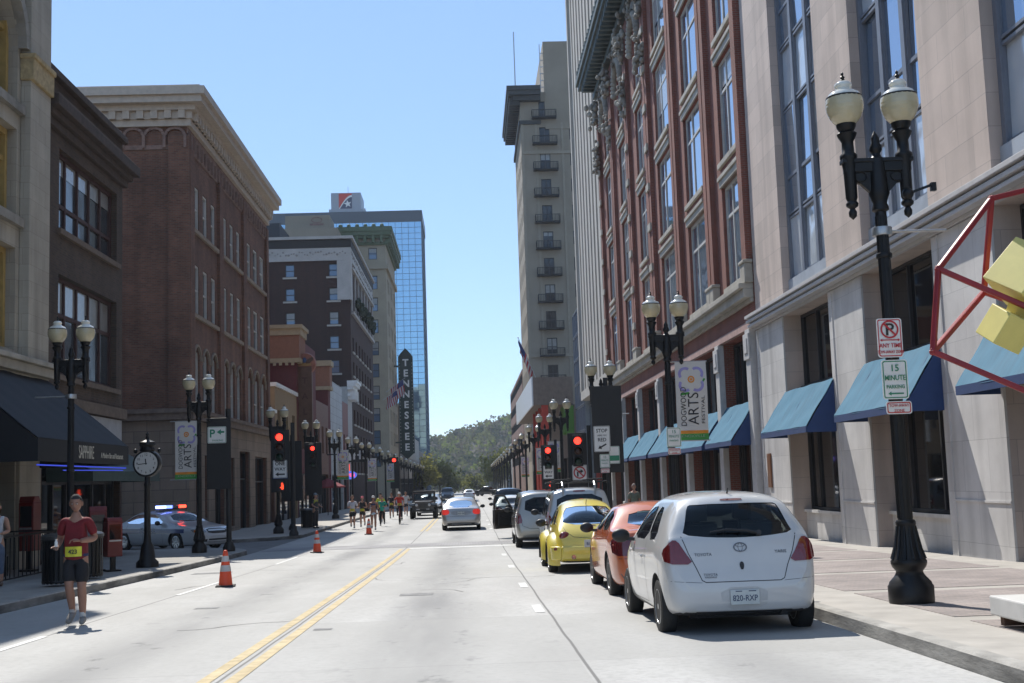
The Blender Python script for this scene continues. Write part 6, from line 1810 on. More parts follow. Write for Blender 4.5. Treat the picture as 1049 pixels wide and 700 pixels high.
def vehicle(name, label, cat, loc, rz, s, group=None):
    """s: L half top belt bot wheels(yr,yf,r,x) paint + patches"""
    t = thing(name, label, cat, loc, rz, group)
    half, top, belt, bot = pchip(s['half']), pchip(s['top']), pchip(s['belt']), pchip(s['bot']); L = s['L']; tum = s.get('tum', .30)
    vs, fs = loft(half, top, belt, bot, ystations(L), tum, s.get('crown', .03))
    o = tmpobj(vs, fs); bvh = BVHTree.FromPolygons([v.co.copy() for v in o.data.vertices], [tuple(p.vertices) for p in o.data.polygons])
    yr, yf, r, tx = s['wheels']; cut = []
    for y in (yr, yf):
        g = G(); g.lathe([(r + .055, tx - .28), (r + .055, 1.5)], 28, (0, y, r + .01), axis='x'); cut.append(tmpobj(g.v, g.f))
        g = G(); g.lathe([(r + .055, -1.5), (r + .055, -tx + .28)], 28, (0, y, r + .01), axis='x'); cut.append(tmpobj(g.v, g.f))
    wins = s.get('wins', [])
    cab = s.get('cabin')
    if cab:
        y0, y1, fl = cab; ym = (y0 + y1) / 2
        h2 = lambda y: half(y) - .075
        t2 = lambda y: max(fl + .25, (top(max(y - .07, 0)) if y < ym else top(min(y + .07, L))) - .055)
        vs2, fs2 = loft(h2, t2, lambda y: belt(y) - .03, lambda y: fl, [y0 + (y1 - y0) * i / 40 for i in range(41)], tum, .01)
        cut.append(tmpobj(vs2, fs2))
        for (ax, poly, dp) in wins:
            P = smoothpoly(poly, 1)
            if ax == 'side': f0, f1 = (lambda a, b: (-2, a, b)), (lambda a, b: (2, a, b))
            elif ax == 'rear': f0, f1 = (lambda a, b: (a, -1, b)), (lambda a, b, dp=dp: (a, dp, b))
            else: f0, f1 = (lambda a, b: (a, L + 1, b)), (lambda a, b, dp=dp: (a, dp, b))
            g = G(); g.prism(P, f0, f1); cut.append(tmpobj(g.v, g.f))
    me = boolean(o, cut)
    me.materials.clear(); me.materials.append(s['paint']); me.materials.append(CABIN); me.materials.append(CARBLK)
    idx = []; zlow = s.get('clad', .0)
    for p in me.polygons:
        q = bvh.find_nearest(p.center); mi = 1 if (q[0] is None or q[3] > .010) else 0
        if mi == 0 and p.center.z < zlow: mi = 2
        if mi == 0 and p.normal.z < -.85 and p.center.z < .5: mi = 1
        idx.append(mi)
    me.polygons.foreach_set('material_index', idx); me.polygons.foreach_set('use_smooth', [True] * len(me.polygons)); me.set_sharp_from_angle(angle=R(28))
    body = link('body', me, t)
    gm = s.get('glass', CARGL) if cab else GLD
    def grow(poly, k):
        cx_ = sum(p[0] for p in poly) / len(poly); cz_ = sum(p[1] for p in poly) / len(poly)
        return [(a + (k if a > cx_ else -k), b + (k if b > cz_ else -k)) for a, b in poly]
    for (ax, poly, dp) in wins:
        for a2 in (('left', 'right') if ax == 'side' else (ax,)):
            g = G(); patch(g, bvh, a2, grow(poly, .018) if cab else poly, -.006 if cab else .003, step=.06, rim=.004)
            g.obj({'rear': 'rear_window', 'front': 'windscreen', 'left': 'side_window', 'right': 'side_window'}[a2], gm, t, smooth=50)
    for (nm, ax, poly, m, kw) in s.get('patches', []):
        g = G(); patch(g, bvh, ax, poly, **kw); g.obj(nm, m, t, smooth=40)
    if s.get('lines'):
        g = G()
        for (ax, line, w_) in s['lines']: g.cut(); ribbon(g, bvh, ax, line, w_)
        g.obj('panel_gap', CARBLK, body)
    # wheels
    a, b = wheel_meshes(r, s.get('ww', .19), s.get('spokes', 7), s.get('rim', ALLOY))
    for y in (yr, yf):
        for x in (-tx, tx):
            wh = link('wheel', a, t, (x, y, r)); wh.rotation_euler = (RW.uniform(0, 6), 0, 0); link('rim', b, wh)
    if s.get('mirror'):
        y, z, xx = s['mirror']
        for sgn in (-1, 1):
            g = G(); g.ell((sgn * (xx + .11), y, z), (.115, .06, .085), 0, 14, 10); g.bar((sgn * (xx - .06), y, z - .05), (sgn * (xx + .06), y, z - .04), .05, .04)
            g.obj('wing_mirror', s.get('mirror_m', CARBLK), t, smooth=60)
    if cab and s.get('seats', True):
        z = cab[2]; ys_ = s.get('seat_y', (cab[1] - 1.15, cab[0] + .55))
        for y in ys_:
            for x in (-.36, .36): seat(t, x, y, z, s.get('seat_back', .52))
        g = G(); g.box(-.6, .6, cab[1] - .35, cab[1] - .05, z, z + .42); g.lathe([(.18, 0), (.185, .02), (.18, .04)], 16, (-.36, cab[1] - .55, z + .45), axis='y'); g.obj('dashboard', CABIN, t)
    if s.get('plate'):
        y, z, tx_ = s['plate'][:3]; hit = proj(bvh, 'rear', 0, z, .012)
        g = G(); g.box(-.155, .155, hit.y - .012, hit.y, z - .078, z + .078); pl = g.obj('number_plate', PLATEM, t, bevel=.006)
        g = G(); g.text(tx_, (0, hit.y - .014, z - .008), .085, bold=.012, sx=.86, th=.001); g.box(-.10, -.03, hit.y - .014, hit.y - .0125, z + .058, z + .068); g.box(.04, .12, hit.y - .014, hit.y - .0125, z + .058, z + .068)
        g.obj('plate_lettering', M('plate_ink', (.04, .06, .12), rough=.5) if 'plate_ink' not in bpy.data.materials else bpy.data.materials['plate_ink'], pl)
    return t, bvh

# ---- nearest: small white hatchback
Lw = 3.75
WHITECAR = Mpaint('car_white_paint', (.52, .52, .515))
hatch = dict(L=Lw, paint=WHITECAR, wheels=(.60, 3.06, .30, .745), spokes=9, clad=.0,
    half=[(0, .60), (.02, .68), (.06, .745), (.13, .795), (.3, .835), (.7, .848), (2.2, .848), (3.0, .825), (3.4, .74), (3.62, .60), (3.75, .40)],
    top=[(0, .56), (.02, .64), (.05, .72), (.09, .90), (.13, 1.02), (.19, 1.10), (.34, 1.32), (.44, 1.425), (.52, 1.465), (.9, 1.505), (1.6, 1.52), (2.0, 1.49), (2.3, 1.40), (2.85, 1.05), (3.1, .97), (3.5, .84), (3.68, .70), (3.75, .55)],
    belt=[(0, .50), (.05, .66), (.10, .84), (.17, .97), (.6, .985), (1.5, .95), (2.8, .90), (3.4, .76), (3.75, .48)],
    bot=[(0, .36), (.03, .28), (.12, .24), (.5, .20), (3.2, .19), (3.65, .22), (3.75, .33)], tum=.40,
    wins=[('rear', [(-.60, 1.075), (-.56, 1.17), (-.50, 1.37), (-.45, 1.395), (.45, 1.395), (.50, 1.37), (.56, 1.17), (.60, 1.075), (.3, 1.04), (0, 1.03), (-.3, 1.04)], 1.0),
          ('side', [(.72, 1.02), (.98, 1.36), (1.35, 1.385), (1.36, 1.0)], 0), ('side', [(1.43, 1.0), (1.42, 1.385), (1.95, 1.37), (2.35, 1.18), (2.55, 1.0)], 0),
          ('front', [(-.62, 1.08), (-.5, 1.38), (.5, 1.38), (.62, 1.08)], 2.05)], cabin=(.36, 2.75, .50), seat_y=(1.55, .72), seat_back=.60,
    patches=[('tail_lamp', 'rear', [(-.80, .775), (-.815, .90), (-.73, 1.02), (-.665, 1.015), (-.60, .90), (-.51, .765)], TAILR, dict(off=.012, step=.04, rim=.03)),
             ('tail_lamp', 'rear', mirror([(-.80, .775), (-.815, .90), (-.73, 1.02), (-.665, 1.015), (-.60, .90), (-.51, .765)])[::-1], TAILR, dict(off=.012, step=.04, rim=.03)),
             ('plate_recess', 'rear', [(-.235, .29), (-.255, .52), (.255, .52), (.235, .29)], M('car_white_recess', (.45, .45, .445), rough=.4), dict(off=.002, step=.06, rim=.002)),
             ('brake_lamp', 'rear', [(-.12, 1.425), (-.12, 1.445), (.12, 1.445), (.12, 1.425)], TAILD, dict(off=.006, step=.06, rim=.01)),
             ('fuel_flap', 'right', [(.62, .78), (.62, .93), (.78, .93), (.78, .78)], WHITECAR, dict(off=.001, step=.06, rim=.002))],
    lines=[('rear', [(-.62, 1.06), (-.56, .88), (-.49, .73), (-.44, .60), (-.40, .578), (.40, .578), (.44, .60), (.49, .73), (.56, .88), (.62, 1.06)], .009), ('rear', [(-.44, .575), (-.8, .60)], .004), ('rear', [(.44, .575), (.8, .60)], .004),
           ('left', [(1.40, .98), (1.36, .75), (1.30, .42), (1.36, .30), (2.6, .30), (2.66, .5), (2.62, .96)], .008), ('right', [(1.40, .98), (1.36, .75), (1.30, .42), (1.36, .30), (2.6, .30), (2.66, .5), (2.62, .96)], .008),
           ('left', [(.46, .80), (.40, .62), (.30, .5), (.28, .3)], .005), ('right', [(.46, .80), (.40, .62), (.30, .5), (.28, .3)], .005)],
    mirror=(2.42, 1.03, .86), plate=(0, .415, '820-RXP'), mirror_m=CARBLK)
wx, wy = 2.85, 13.1
t, bv = vehicle('parked_car', 'white three door hatchback with red tail lamps, nearest of the parked cars', 'car', (wx, wy, zr(wy + 1.8)), R(.6), hatch, 'cars parked along the right kerb')
t.rotation_euler[0] = math.atan2(zr(wy + 3) - zr(wy), 3)
def on(a, b, off=.003, ax='rear'): return proj(bv, ax, a, b, off)
g = G()
def rtext(st, x, z, size, mi=0, sx=1.0, off=.004):
    b0 = len(g.v); g.text(st, (x, 0, z), size, mi=mi, sx=sx, th=.001, align='CENTER', bold=.01)
    for i in range(b0, len(g.v)):
        v = g.v[i]; p = on(v[0], v[2], off); g.v[i] = tuple(p)
rtext('TOYOTA', -.405, .865, .045, sx=1.0); rtext('YARIS', .43, .875, .045, sx=1.1); rtext('TOYOTA', -.345, .655, .036); rtext('KNOXVILLE', -.345, .628, .024)
for (cx_, cz_, ra, rb_) in ((0, .93, .075, .05), (0, .93, .026, .047), (0, .952, .052, .02)):
    for k in range(28):
        a0, a1_ = 2 * PI * k / 28, 2 * PI * (k + 1) / 28
        P = [on(cx_ + ra * q * math.cos(a), cz_ + rb_ * q * math.sin(a), .008) for a, q in ((a0, 1), (a1_, 1), (a1_, .8), (a0, .8))]
        g.add(P, [(0, 1, 2, 3)])
g.obj('badge', M('badge_grey', (.16, .16, .17), rough=.35, metal=.4), t)
g = G()
p0 = on(.0, .74, .006)
V = [on(.024 * math.cos(2 * PI * k / 14) , .745 + .036 * math.sin(2 * PI * k / 14) - (.012 if math.sin(2 * PI * k / 14) < -.5 else 0), .007) for k in range(14)]
g.add(V, [tuple(range(14))]); g.obj('hatch_lock', CARBLK, t)
g = G()
pts = [on(.22, 1.06, .02), on(.10, 1.085, .03), on(-.12, 1.10, .035), on(-.30, 1.085, .02)]
g.tube(pts, [.022, .016, .013, .008], 6); g.tube([on(.22, 1.06, .0), on(.22, 1.06, .04)], .03, 8); g.obj('rear_wiper', CARBLK, t, smooth=50)
g = G(); g.tube([(0, .62, 1.48), (0, .54, 1.56)], .009, 6); g.obj('aerial', CARBLK, t)
g = G(); g.box(-.55, .55, .25, .35, .19, .27); g.tube([(.42, .02, .24), (.42, .5, .24)], .028, 8); g.tube([(-.5, .12, .2), (-.5, .14, .27)], .012, 6); g.obj('exhaust', DARK, t)
g = G(); g.box(-.80, -.42, 1.0, 1.16, .93, .97)
for yy, xs_h in ((1.5, .862),):
    for s in (-1, 1): g.box(s * xs_h - .012, s * xs_h + .012, 1.5, 1.68, .80, .83)
g2 = G()
for s in (-1, 1): g2.box(s * .858 - .012, s * .858 + .012, 1.5, 1.68, .80, .83)
g2.obj('door_handle', WHITECAR, t, bevel=.006)

# ---- generic profiles
def sedan(L, W, H, paint, **k):
    w = W / 2; f = L / 4.8
    d = dict(L=L, paint=paint, wheels=(1.02 * f, 3.80 * f, .325, w - .115), spokes=8,
        half=[(0, w * .70), (.02, w * .79), (.06, w * .86), (.15, w * .93), (.4, w * .98), (1.0 * f, w), (3.4 * f, w), (4.2 * f, w * .95), (4.55 * f, w * .84), (L - .08, w * .66), (L, w * .5)],
        top=[(0, .52), (.02, .62), (.05, .80), (.09, .93), (.14, 1.0), (.25, 1.025), (.80 * f, 1.05), (1.35 * f, H - .10), (1.62 * f, H - .02), (2.1 * f, H), (2.5 * f, H - .03), (2.8 * f, H - .11), (3.42 * f, 1.02), (3.7 * f, .965), (4.4 * f, .85), (L - .12, .72), (L, .54)],
        belt=[(0, .46), (.05, .76), (.10, .88), (.2, .945), (.9 * f, .97), (2.5 * f, .935), (3.5 * f, .90), (4.4 * f, .77), (L, .46)],
        bot=[(0, .36), (.03, .28), (.12, .23), (.6, .19), (L - .7, .18), (L - .1, .22), (L, .34)], tum=.42,
        wins=[('rear', [(-.56, 1.065), (-.47, H - .12), (.47, H - .12), (.56, 1.065)], 1.9 * f),
              ('side', [(1.05 * f, 1.02), (1.45 * f, H - .13), (2.02 * f, H - .11), (2.04 * f, 1.0)], 0), ('side', [(2.12 * f, 1.0), (2.10 * f, H - .11), (2.5 * f, H - .13), (3.12 * f, .99)], 0),
              ('front', [(-.62, 1.06), (-.5, H - .13), (.5, H - .13), (.62, 1.06)], 2.55 * f)], cabin=(.95 * f, 3.25 * f, .48), seat_y=(2.0 * f, 1.42 * f), seat_back=.40,
        mirror=(2.95 * f, 1.03, w + .0), plate=(0, .78, 'KNX-204'))
    d.update(k); return d
def boxy(L, W, H, paint, **k):
    w = W / 2
    d = dict(L=L, paint=paint, wheels=(.85, L - .95, .36, w - .12), spokes=6, ww=.22,
        half=[(0, w * .80), (.02, w * .88), (.06, w * .93), (.2, w * .975), (.8, w), (L - 1.2, w), (L - .5, w * .96), (L - .15, w * .82), (L, w * .6)],
        top=[(0, .62), (.02, .78), (.045, 1.0), (.08, 1.14), (.16, 1.40), (.26, H - .08), (.36, H - .03), (.8, H), (L - 2.2, H - .01), (L - 1.9, H - .06), (L - 1.25, 1.16), (L - .9, 1.08), (L - .3, .98), (L - .06, .80), (L, .62)],
        belt=[(0, .56), (.03, .80), (.06, 1.02), (.12, 1.06), (L - 1.2, 1.03), (L - .4, .92), (L, .55)],
        bot=[(0, .46), (.03, .38), (.15, .32), (.7, .26), (L - .8, .24), (L - .1, .28), (L, .4)], tum=.22,
        wins=[('rear', [(-w * .70, 1.10), (-w * .64, H - .16), (w * .64, H - .16), (w * .70, 1.10)], .9),
              ('side', [(.45, 1.12), (.55, H - .16), (1.45, H - .14), (1.45, 1.11)], 0), ('side', [(1.55, 1.11), (1.55, H - .14), (2.3, H - .14), (2.3, 1.10)], 0), ('side', [(2.4, 1.10), (2.4, H - .14), (L - 1.95, H - .18), (L - 1.5, 1.12)], 0),
              ('front', [(-w * .72, 1.2), (-w * .62, H - .16), (w * .62, H - .16), (w * .72, 1.2)], L - 2.3)], cabin=(.25, L - 1.45, .60), seat_y=(L - 2.75, L - 3.7), seat_back=.6,
        mirror=(L - 1.6, 1.18, w + .02), plate=(0, .86, 'TN-4417'))
    d.update(k); return d
PG = 'cars parked along the right kerb'
def put(name, label, cat, x, y, spec, deg=0, group=None):
    t, b = vehicle(name, label, cat, (x, y, zr(y + 2.2)), R(deg), spec, group)
    a = R(deg); t.rotation_euler[0] = math.atan2(zr(y + 4) - zr(y), 4) * math.cos(a)
    return t, b

# ---- orange coupe
ORANGE = Mpaint('car_orange_paint', (.46, .085, .008), rough=.45, metal=.0)
tailo = [(-.86, .66), (-.87, .86), (-.82, .93), (-.42, .93), (-.38, .72), (-.60, .66)]
t, b = put('parked_car', 'metallic orange coupe with wide dark tail lamps, second of the parked cars', 'car', 2.93, 18.1, sedan(4.6, 1.78, 1.42, ORANGE, glass=CARGLM,
    patches=[('tail_lamp', 'rear', tailo, TAILD, dict(off=.01, step=.05, rim=.03)), ('tail_lamp', 'rear', mirror(tailo)[::-1], TAILD, dict(off=.01, step=.05, rim=.03)),
             ('bumper_insert', 'rear', [(-.70, .27), (-.80, .44), (.80, .44), (.70, .27)], M('bumper_grey', (.10, .09, .085), rough=.5), dict(off=.004, step=.08, rim=.004))],
    lines=[('rear', [(-.80, .62), (.80, .62)], .01), ('left', [(2.06, .98), (2.0, .35)], .008), ('left', [(3.1, .98), (3.15, .35)], .008)], rim=ALLOY), 0, PG)
g = G(); g.box(-.35, .35, 1.18, 1.20, 1.215, 1.29); g.obj('window_sticker', M('sticker_teal', (.28, .48, .45), rough=.6), t)

# ---- yellow round-backed car
YELLOW = Mpaint('car_yellow_paint', (.74, .60, .09), rough=.35)
by = dict(L=4.08, paint=YELLOW, glass=CARGLM, wheels=(.80, 3.30, .315, .755), spokes=6, tum=.34, crown=.05,
    half=[(0, .50), (.03, .60), (.1, .66), (.3, .70), (.8, .72), (2.0, .74), (3.0, .72), (3.7, .60), (4.0, .45), (4.08, .34)],
    top=[(0, .52), (.03, .62), (.08, .72), (.2, .86), (.45, 1.05), (.75, 1.235), (1.05, 1.37), (1.4, 1.455), (1.85, 1.48), (2.25, 1.44), (2.6, 1.31), (3.15, .98), (3.5, .86), (3.85, .72), (4.08, .52)],
    belt=[(0, .46), (.08, .62), (.3, .84), (.7, .92), (2.0, .92), (3.0, .88), (3.6, .72), (4.08, .44)],
    bot=[(0, .36), (.04, .28), (.2, .24), (3.8, .24), (4.08, .36)],
    wins=[('rear', [(-.57, 1.0), (-.50, 1.25), (-.40, 1.37), (.40, 1.37), (.50, 1.25), (.57, 1.0)], 1.6), ('side', [(1.0, 1.0), (1.22, 1.25), (1.5, 1.34), (1.55, .99)], 0),
          ('side', [(1.62, .99), (1.58, 1.34), (2.0, 1.36), (2.4, 1.25), (2.85, .99)], 0), ('front', [(-.56, 1.06), (-.46, 1.33), (.46, 1.33), (.56, 1.06)], 2.3)],
    cabin=(.62, 2.95, .48), seat_y=(1.75, 1.05), seat_back=.44, mirror=(2.72, 1.02, .76), mirror_m=CARBLK,
    lines=[('rear', [(-.56, .98), (-.50, .86), (-.36, .76), (0, .72), (.36, .76), (.50, .86), (.56, .98)], .008)], patches=[('brake_lamp', 'rear', [(-.12, .965), (-.12, .985), (.12, .985), (.12, .965)], TAILR, dict(off=.004, step=.06, rim=.01))])
t, b = put('parked_car', 'bright yellow round-backed car with oval red tail lamps, third of the parked cars', 'car', 2.40, 25.0, by, 0, PG)
for y in (.80, 3.30):
    for s in (-1, 1):
        g = G(); vs, fs = [], []
        nu, nv = 26, 9
        for i in range(nu + 1):
            a = PI * (-.06 + 1.12 * i / nu)
            for j in range(nv + 1):
                q = j / nv; rr_ = .315 + .06 + .19 * math.sin(q * PI * .5) ** .8 * (1 if True else 0)
                x = .88 - .24 * q ** 1.6
                vs.append((s * x, y + rr_ * 1.12 * math.cos(a) + (.0), .315 + rr_ * math.sin(a) - .02))
        for i in range(nu):
            for j in range(nv): k = i * (nv + 1) + j; fs.append((k, k + 1, k + nv + 2, k + nv + 1))
        g.add(vs, fs)
        # returned lip
        vs = []; fs = []
        for i in range(nu + 1):
            a = PI * (-.06 + 1.12 * i / nu); rr_ = .375
            vs += [(s * .88, y + rr_ * 1.12 * math.cos(a), .315 + rr_ * math.sin(a) - .02), (s * .66, y + rr_ * 1.10 * math.cos(a), .315 + rr_ * math.sin(a) - .02)]
        for i in range(nu): fs.append((2 * i, 2 * i + 1, 2 * i + 3, 2 * i + 2))
        g.add(vs, fs, 1)
        g.obj('fender', [YELLOW, DARK], t, smooth=60)
g = G()   # bumper, lamps
pts = [(-.80, .30, .0), (-.62, .08, 0), (-.3, -.01, 0), (.3, -.01, 0), (.62, .08, 0), (.80, .30, 0)]
g.prism([(-.03, .30), (-.05, .36), (-.05, .52), (-.03, .58), (.25, .60), (.25, .28)], lambda a, b: (-.62, a + .02, b), lambda a, b: (.62, a + .02, b))
for s in (-1, 1): g.prism([(.62, -.01), (.74, .06), (.82, .20), (.84, .42), (.62, .42)], lambda a, b: (s * a, b, .30), lambda a, b: (s * a, b, .58))
g.obj('bumper', YELLOW, t, smooth=35, bevel=.03)
for s in (-1, 1):
    g = G(); rot = Matrix.Rotation(s * -.35, 3, 'Z'); g.ell((s * .53, .185, .77), (.125, .075, .10), 0, 18, 12, rot); g.obj('tail_lamp', TAILR, t, smooth=60)
    g = G(); g.box(s * .72 - .05, s * .72 + .05, .04, .09, .50, .56); g.obj('reflector', TAILR, t, bevel=.01)
    g = G(); g.lathe([(.001, -.04), (.045, -.04), (.05, 0), (.05, .03)], 14, (s * .38, -.01, .36), axis='y'); g.obj('exhaust_tip', CHROME, t, smooth=50)
g = G(); g.box(-.16, .16, -.045, -.03, .55, .70); pl = g.obj('number_plate', PLATEM, t); g = G(); g.text('B1-773', (0, -.047, .62), .08, bold=.01); g.obj('plate_lettering', bpy.data.materials['plate_ink'], pl)
g = G(); g.tube([(0, 1.02, 1.40), (0, .86, 1.50)], .008, 5); g.obj('aerial', CARBLK, t)

# ---- silver suv with roof rack
SILVER = Mpaint('car_silver_paint', (.42, .43, .44), rough=.32, metal=.55)
PEWTER = Mpaint('car_pewter_paint', (.33, .325, .30), rough=.32, metal=.5)
tl = [(-.86, .80), (-.87, 1.10), (-.76, 1.12), (-.74, .80)]
def tails(tl, m=TAILR): return [('tail_lamp', 'rear', tl, m, dict(off=.01, step=.06, rim=.03)), ('tail_lamp', 'rear', mirror(tl)[::-1], m, dict(off=.01, step=.06, rim=.03))]
t, b = put('parked_car', 'tall silver sport utility car with a ski rack on its roof behind the yellow car', 'car', 2.80, 31.9, boxy(4.6, 1.80, 1.80, SILVER, glass=CARGLD, patches=tails(tl) + [('brake_lamp', 'rear', [(-.16, 1.70), (-.16, 1.74), (.16, 1.74), (.16, 1.70)], TAILR, dict(off=.008, step=.06, rim=.01))]), 0, PG)
for yy in (.55, 1.75):
    g = G(); g.bar((-.78, yy, 1.96), (.78, yy, 1.96), .06, .035)
    for s in (-1, 1): g.bar((s * .60, yy, 1.74), (s * .62, yy, 1.95), .06, .05)
    for x in (-.4, .45): g.bar((x - .22, yy, 2.02), (x + .22, yy, 2.03), .05, .04); g.bar((x - .2, yy, 1.97), (x - .2, yy, 2.03), .03)
    g.obj('roof_rack', CARBLK, t, bevel=.01)
g = G()
for s in (-1, 1): g.tube([(s * .42, .22, 1.62), (s * .42, .28, 1.86), (s * .42, .52, 1.97)], .025, 8)
g.obj('rack_strap', STEEL, t)
# ---- pewter minivan
tl = [(-.93, .78), (-.93, 1.10), (-.80, 1.10), (-.72, .80)]
t, b = put('parked_car', 'pewter silver minivan with angular red tail lamps behind the silver sport utility car', 'car', 2.30, 38.5, boxy(5.1, 1.92, 1.74, PEWTER, patches=tails(tl), lines=[('rear', [(-.8, 1.08), (-.74, .72), (-.5, .62), (.5, .62), (.74, .72), (.8, 1.08)], .01)], wheels=(.95, 4.05, .34, .83)), 0, PG)
# ---- brown suv with the driver's door open
BROWN = Mpaint('car_dark_taupe_paint', (.07, .06, .05), rough=.3, metal=.3)
tl = [(-.86, .80), (-.87, 1.15), (-.78, 1.16), (-.76, .80)]
t, b = put('parked_car', 'dark taupe sport utility car with its driver door standing open into the road', 'car', 2.45, 44.6, boxy(4.7, 1.82, 1.76, BROWN, patches=tails(tl)), 0, PG)
hinge = Vector((-.90, 3.28, 0))
d = bpy.data.objects.new('door', None)
g = G(); g.prism([(0, .36), (-1.10, .36), (-1.16, .60), (-1.12, 1.10), (0, 1.10)], lambda a, b: (-.06, a, b), lambda a, b: (.06, a, b))
fr = [(0.0, 1.10), (-.45, 1.60), (-1.00, 1.62), (-1.12, 1.10)]
for p, q in zip(fr, fr[1:]): g.bar((0, p[0], p[1]), (0, q[0], q[1]), .07, .07)
bpy.data.objects.remove(d)
dr = g.obj('door', BROWN, t, loc=hinge, rz=R(-40), bevel=.025)
g = G(); g.add([(0, a, b) for a, b in [(-.08, 1.12), (-.46, 1.57), (-.97, 1.59), (-1.08, 1.12)]], [(0, 1, 2, 3)]); g.obj('window', CARGL, dr)
g = G(); g.box(.062, .09, -.95, -.2, .48, .98); g.box(.09, .14, -.8, -.3, .78, .84); g.obj('door_card', M('door_card', (.05, .045, .04), rough=.8), dr, bevel=.02)
# ---- white and dark cars farther along the kerb
WHITE2 = Mpaint('car_white_far_paint', (.58, .59, .6)); NAVY = Mpaint('car_navy_paint', (.012, .016, .03), rough=.25); BLACKC = Mpaint('car_black_paint', (.010, .010, .011), rough=.25)
tl2 = [(-.86, .70), (-.86, .92), (-.55, .92), (-.5, .74)]
put('parked_car', 'white sedan parked ahead of the car with the open door', 'car', 2.0, 60.5, sedan(4.6, 1.78, 1.45, WHITE2, patches=tails(tl2), cabin=None), 0, PG)
put('parked_car', 'dark sport utility car, farthest of the cars parked along the right kerb', 'car', 2.15, 70.5, boxy(4.7, 1.85, 1.76, NAVY, patches=tails(tl), cabin=None), 0, PG)

# ---- traffic
GOLDS = Mpaint('car_champagne_paint', (.36, .34, .32), rough=.3, metal=.55)
tl3 = [(-.86, .72), (-.87, .90), (-.80, .96), (-.56, .95), (-.52, .80), (-.62, .72)]
t, b = put('sedan_car', 'champagne silver sedan with lit brake lamps driving away in the right lane', 'car', -.50, 56.6, sedan(4.8, 1.82, 1.47, GOLDS, patches=tails(tl3, TAILLIT) + [('boot_trim', 'rear', [(-.42, .68), (-.46, .90), (.46, .90), (.42, .68)], M('boot_recess', (.30, .285, .27), rough=.35, metal=.5), dict(off=.003, step=.08, rim=.003)), ('bumper_insert', 'rear', [(-.6, .27), (-.66, .36), (.66, .36), (.6, .27)], CARBLK, dict(off=.003, step=.08, rim=.003))], mirror_m=CARBLK, lines=[('rear', [(-.7, .64), (.7, .64)], .012)]), 0)
g = G(); g.box(-.12, .12, 1.02, 1.05, 1.075, 1.10); g.obj('brake_lamp', TAILLIT, t)
headl = [(-.80, .62), (-.80, .76), (-.45, .74), (-.45, .62)]
def heads(h=headl, m=CLEARL): return [('headlight', 'front', h, m, dict(off=.006, step=.06, rim=.03)), ('headlight', 'front', mirror(h)[::-1], m, dict(off=.006, step=.06, rim=.03)), ('grille', 'front', [(-.36, .58), (-.4, .72), (.4, .72), (.36, .58)], CARBLK, dict(off=.004, step=.08, rim=.004)), ('bumper_intake', 'front', [(-.5, .30), (-.55, .42), (.55, .42), (.5, .30)], CARBLK, dict(off=.004, step=.08, rim=.004))]
put('sedan_car', 'pale silver sedan half hidden behind the black jeep type car', 'car', -2.95, 90.5, sedan(4.7, 1.8, 1.46, SILVER, patches=heads(), cabin=None, plate=None), 180)
put('sedan_car', 'small white sedan driving away far down the middle of the street', 'car', -.35, 188, sedan(4.7, 1.8, 1.48, WHITE2, patches=tails(tl2), cabin=None), 0)
tl4 = [(-.86, .75), (-.87, 1.0), (-.76, 1.0), (-.74, .75)]
put('suv_car', 'dark blue sport utility car facing the camera far down the left lane', 'car', -3.5, 186, boxy(5.0, 1.95, 1.85, NAVY, patches=heads([(-.85, .72), (-.85, .92), (-.55, .92), (-.55, .72)]), cabin=None, plate=None), 180)
# far pickup crossing at the end of the street
w = .98
put('pickup_truck', 'dark pickup truck turning broadside at the far end of the street', 'truck', 5.6, 236, dict(L=5.5, paint=BLACKC, wheels=(1.1, 4.5, .40, .86), half=[(0, w * .85), (.06, w * .95), (.4, w), (4.6, w), (5.2, w * .9), (5.5, w * .6)],
    top=[(0, .8), (.04, 1.1), (.1, 1.18), (1.9, 1.2), (1.96, 1.3), (2.15, 1.75), (2.3, 1.82), (3.2, 1.82), (3.45, 1.74), (4.0, 1.25), (5.1, 1.12), (5.42, .95), (5.5, .7)],
    belt=[(0, .7), (.08, 1.05), (2, 1.12), (4, 1.12), (5.2, 1.0), (5.5, .62)], bot=[(0, .6), (.1, .45), (.5, .38), (5, .36), (5.5, .5)], tum=.25,
    wins=[('side', [(2.25, 1.25), (2.35, 1.68), (3.3, 1.68), (3.85, 1.25)], 0), ('front', [(-.7, 1.3), (-.6, 1.7), (.6, 1.7), (.7, 1.3)], 3), ('rear', [(-.7, 1.3), (-.6, 1.7), (.6, 1.7), (.7, 1.3)], 3)], patches=heads([(-.88, .8), (-.88, 1.0), (-.6, 1.0), (-.6, .8)]), mirror=(3.75, 1.3, .98)), 62)

# ---- boxy open jeep type car
JX, JY = -3.05, 81.5
t = thing('jeep_car', 'black boxy four-wheel drive with soft top and hood coloured as a pale reflection driving towards the camera', 'car', (JX, JY, zr(JY)), R(180))
JB = Mpaint('jeep_black_paint', (.014, .013, .012), rough=.35); JH = Mpaint('jeep_hood_reflection', (.34, .30, .26), rough=.35)  # pale hood tone is a painted reflection, its real paint is dark
g = G(); g.box(-.74, .74, 0, 2.35, .50, 1.12); g.box(-.70, .70, 2.35, 3.6, .52, 1.0); o = g.obj('body', JB, t, bevel=.04)
g = G(); g.prism([(-.66, 2.35), (.66, 2.35), (.50, 3.62), (-.50, 3.62)], lambda a, b: (a, b, 1.02), lambda a, b: (a, b, 1.13)); g.obj('hood', JH, t, bevel=.03)
g = G(); g.box(-.5, .5, 3.6, 3.68, .60, 1.1)
gr = g.obj('grille', JB, t, bevel=.02)
g = G()
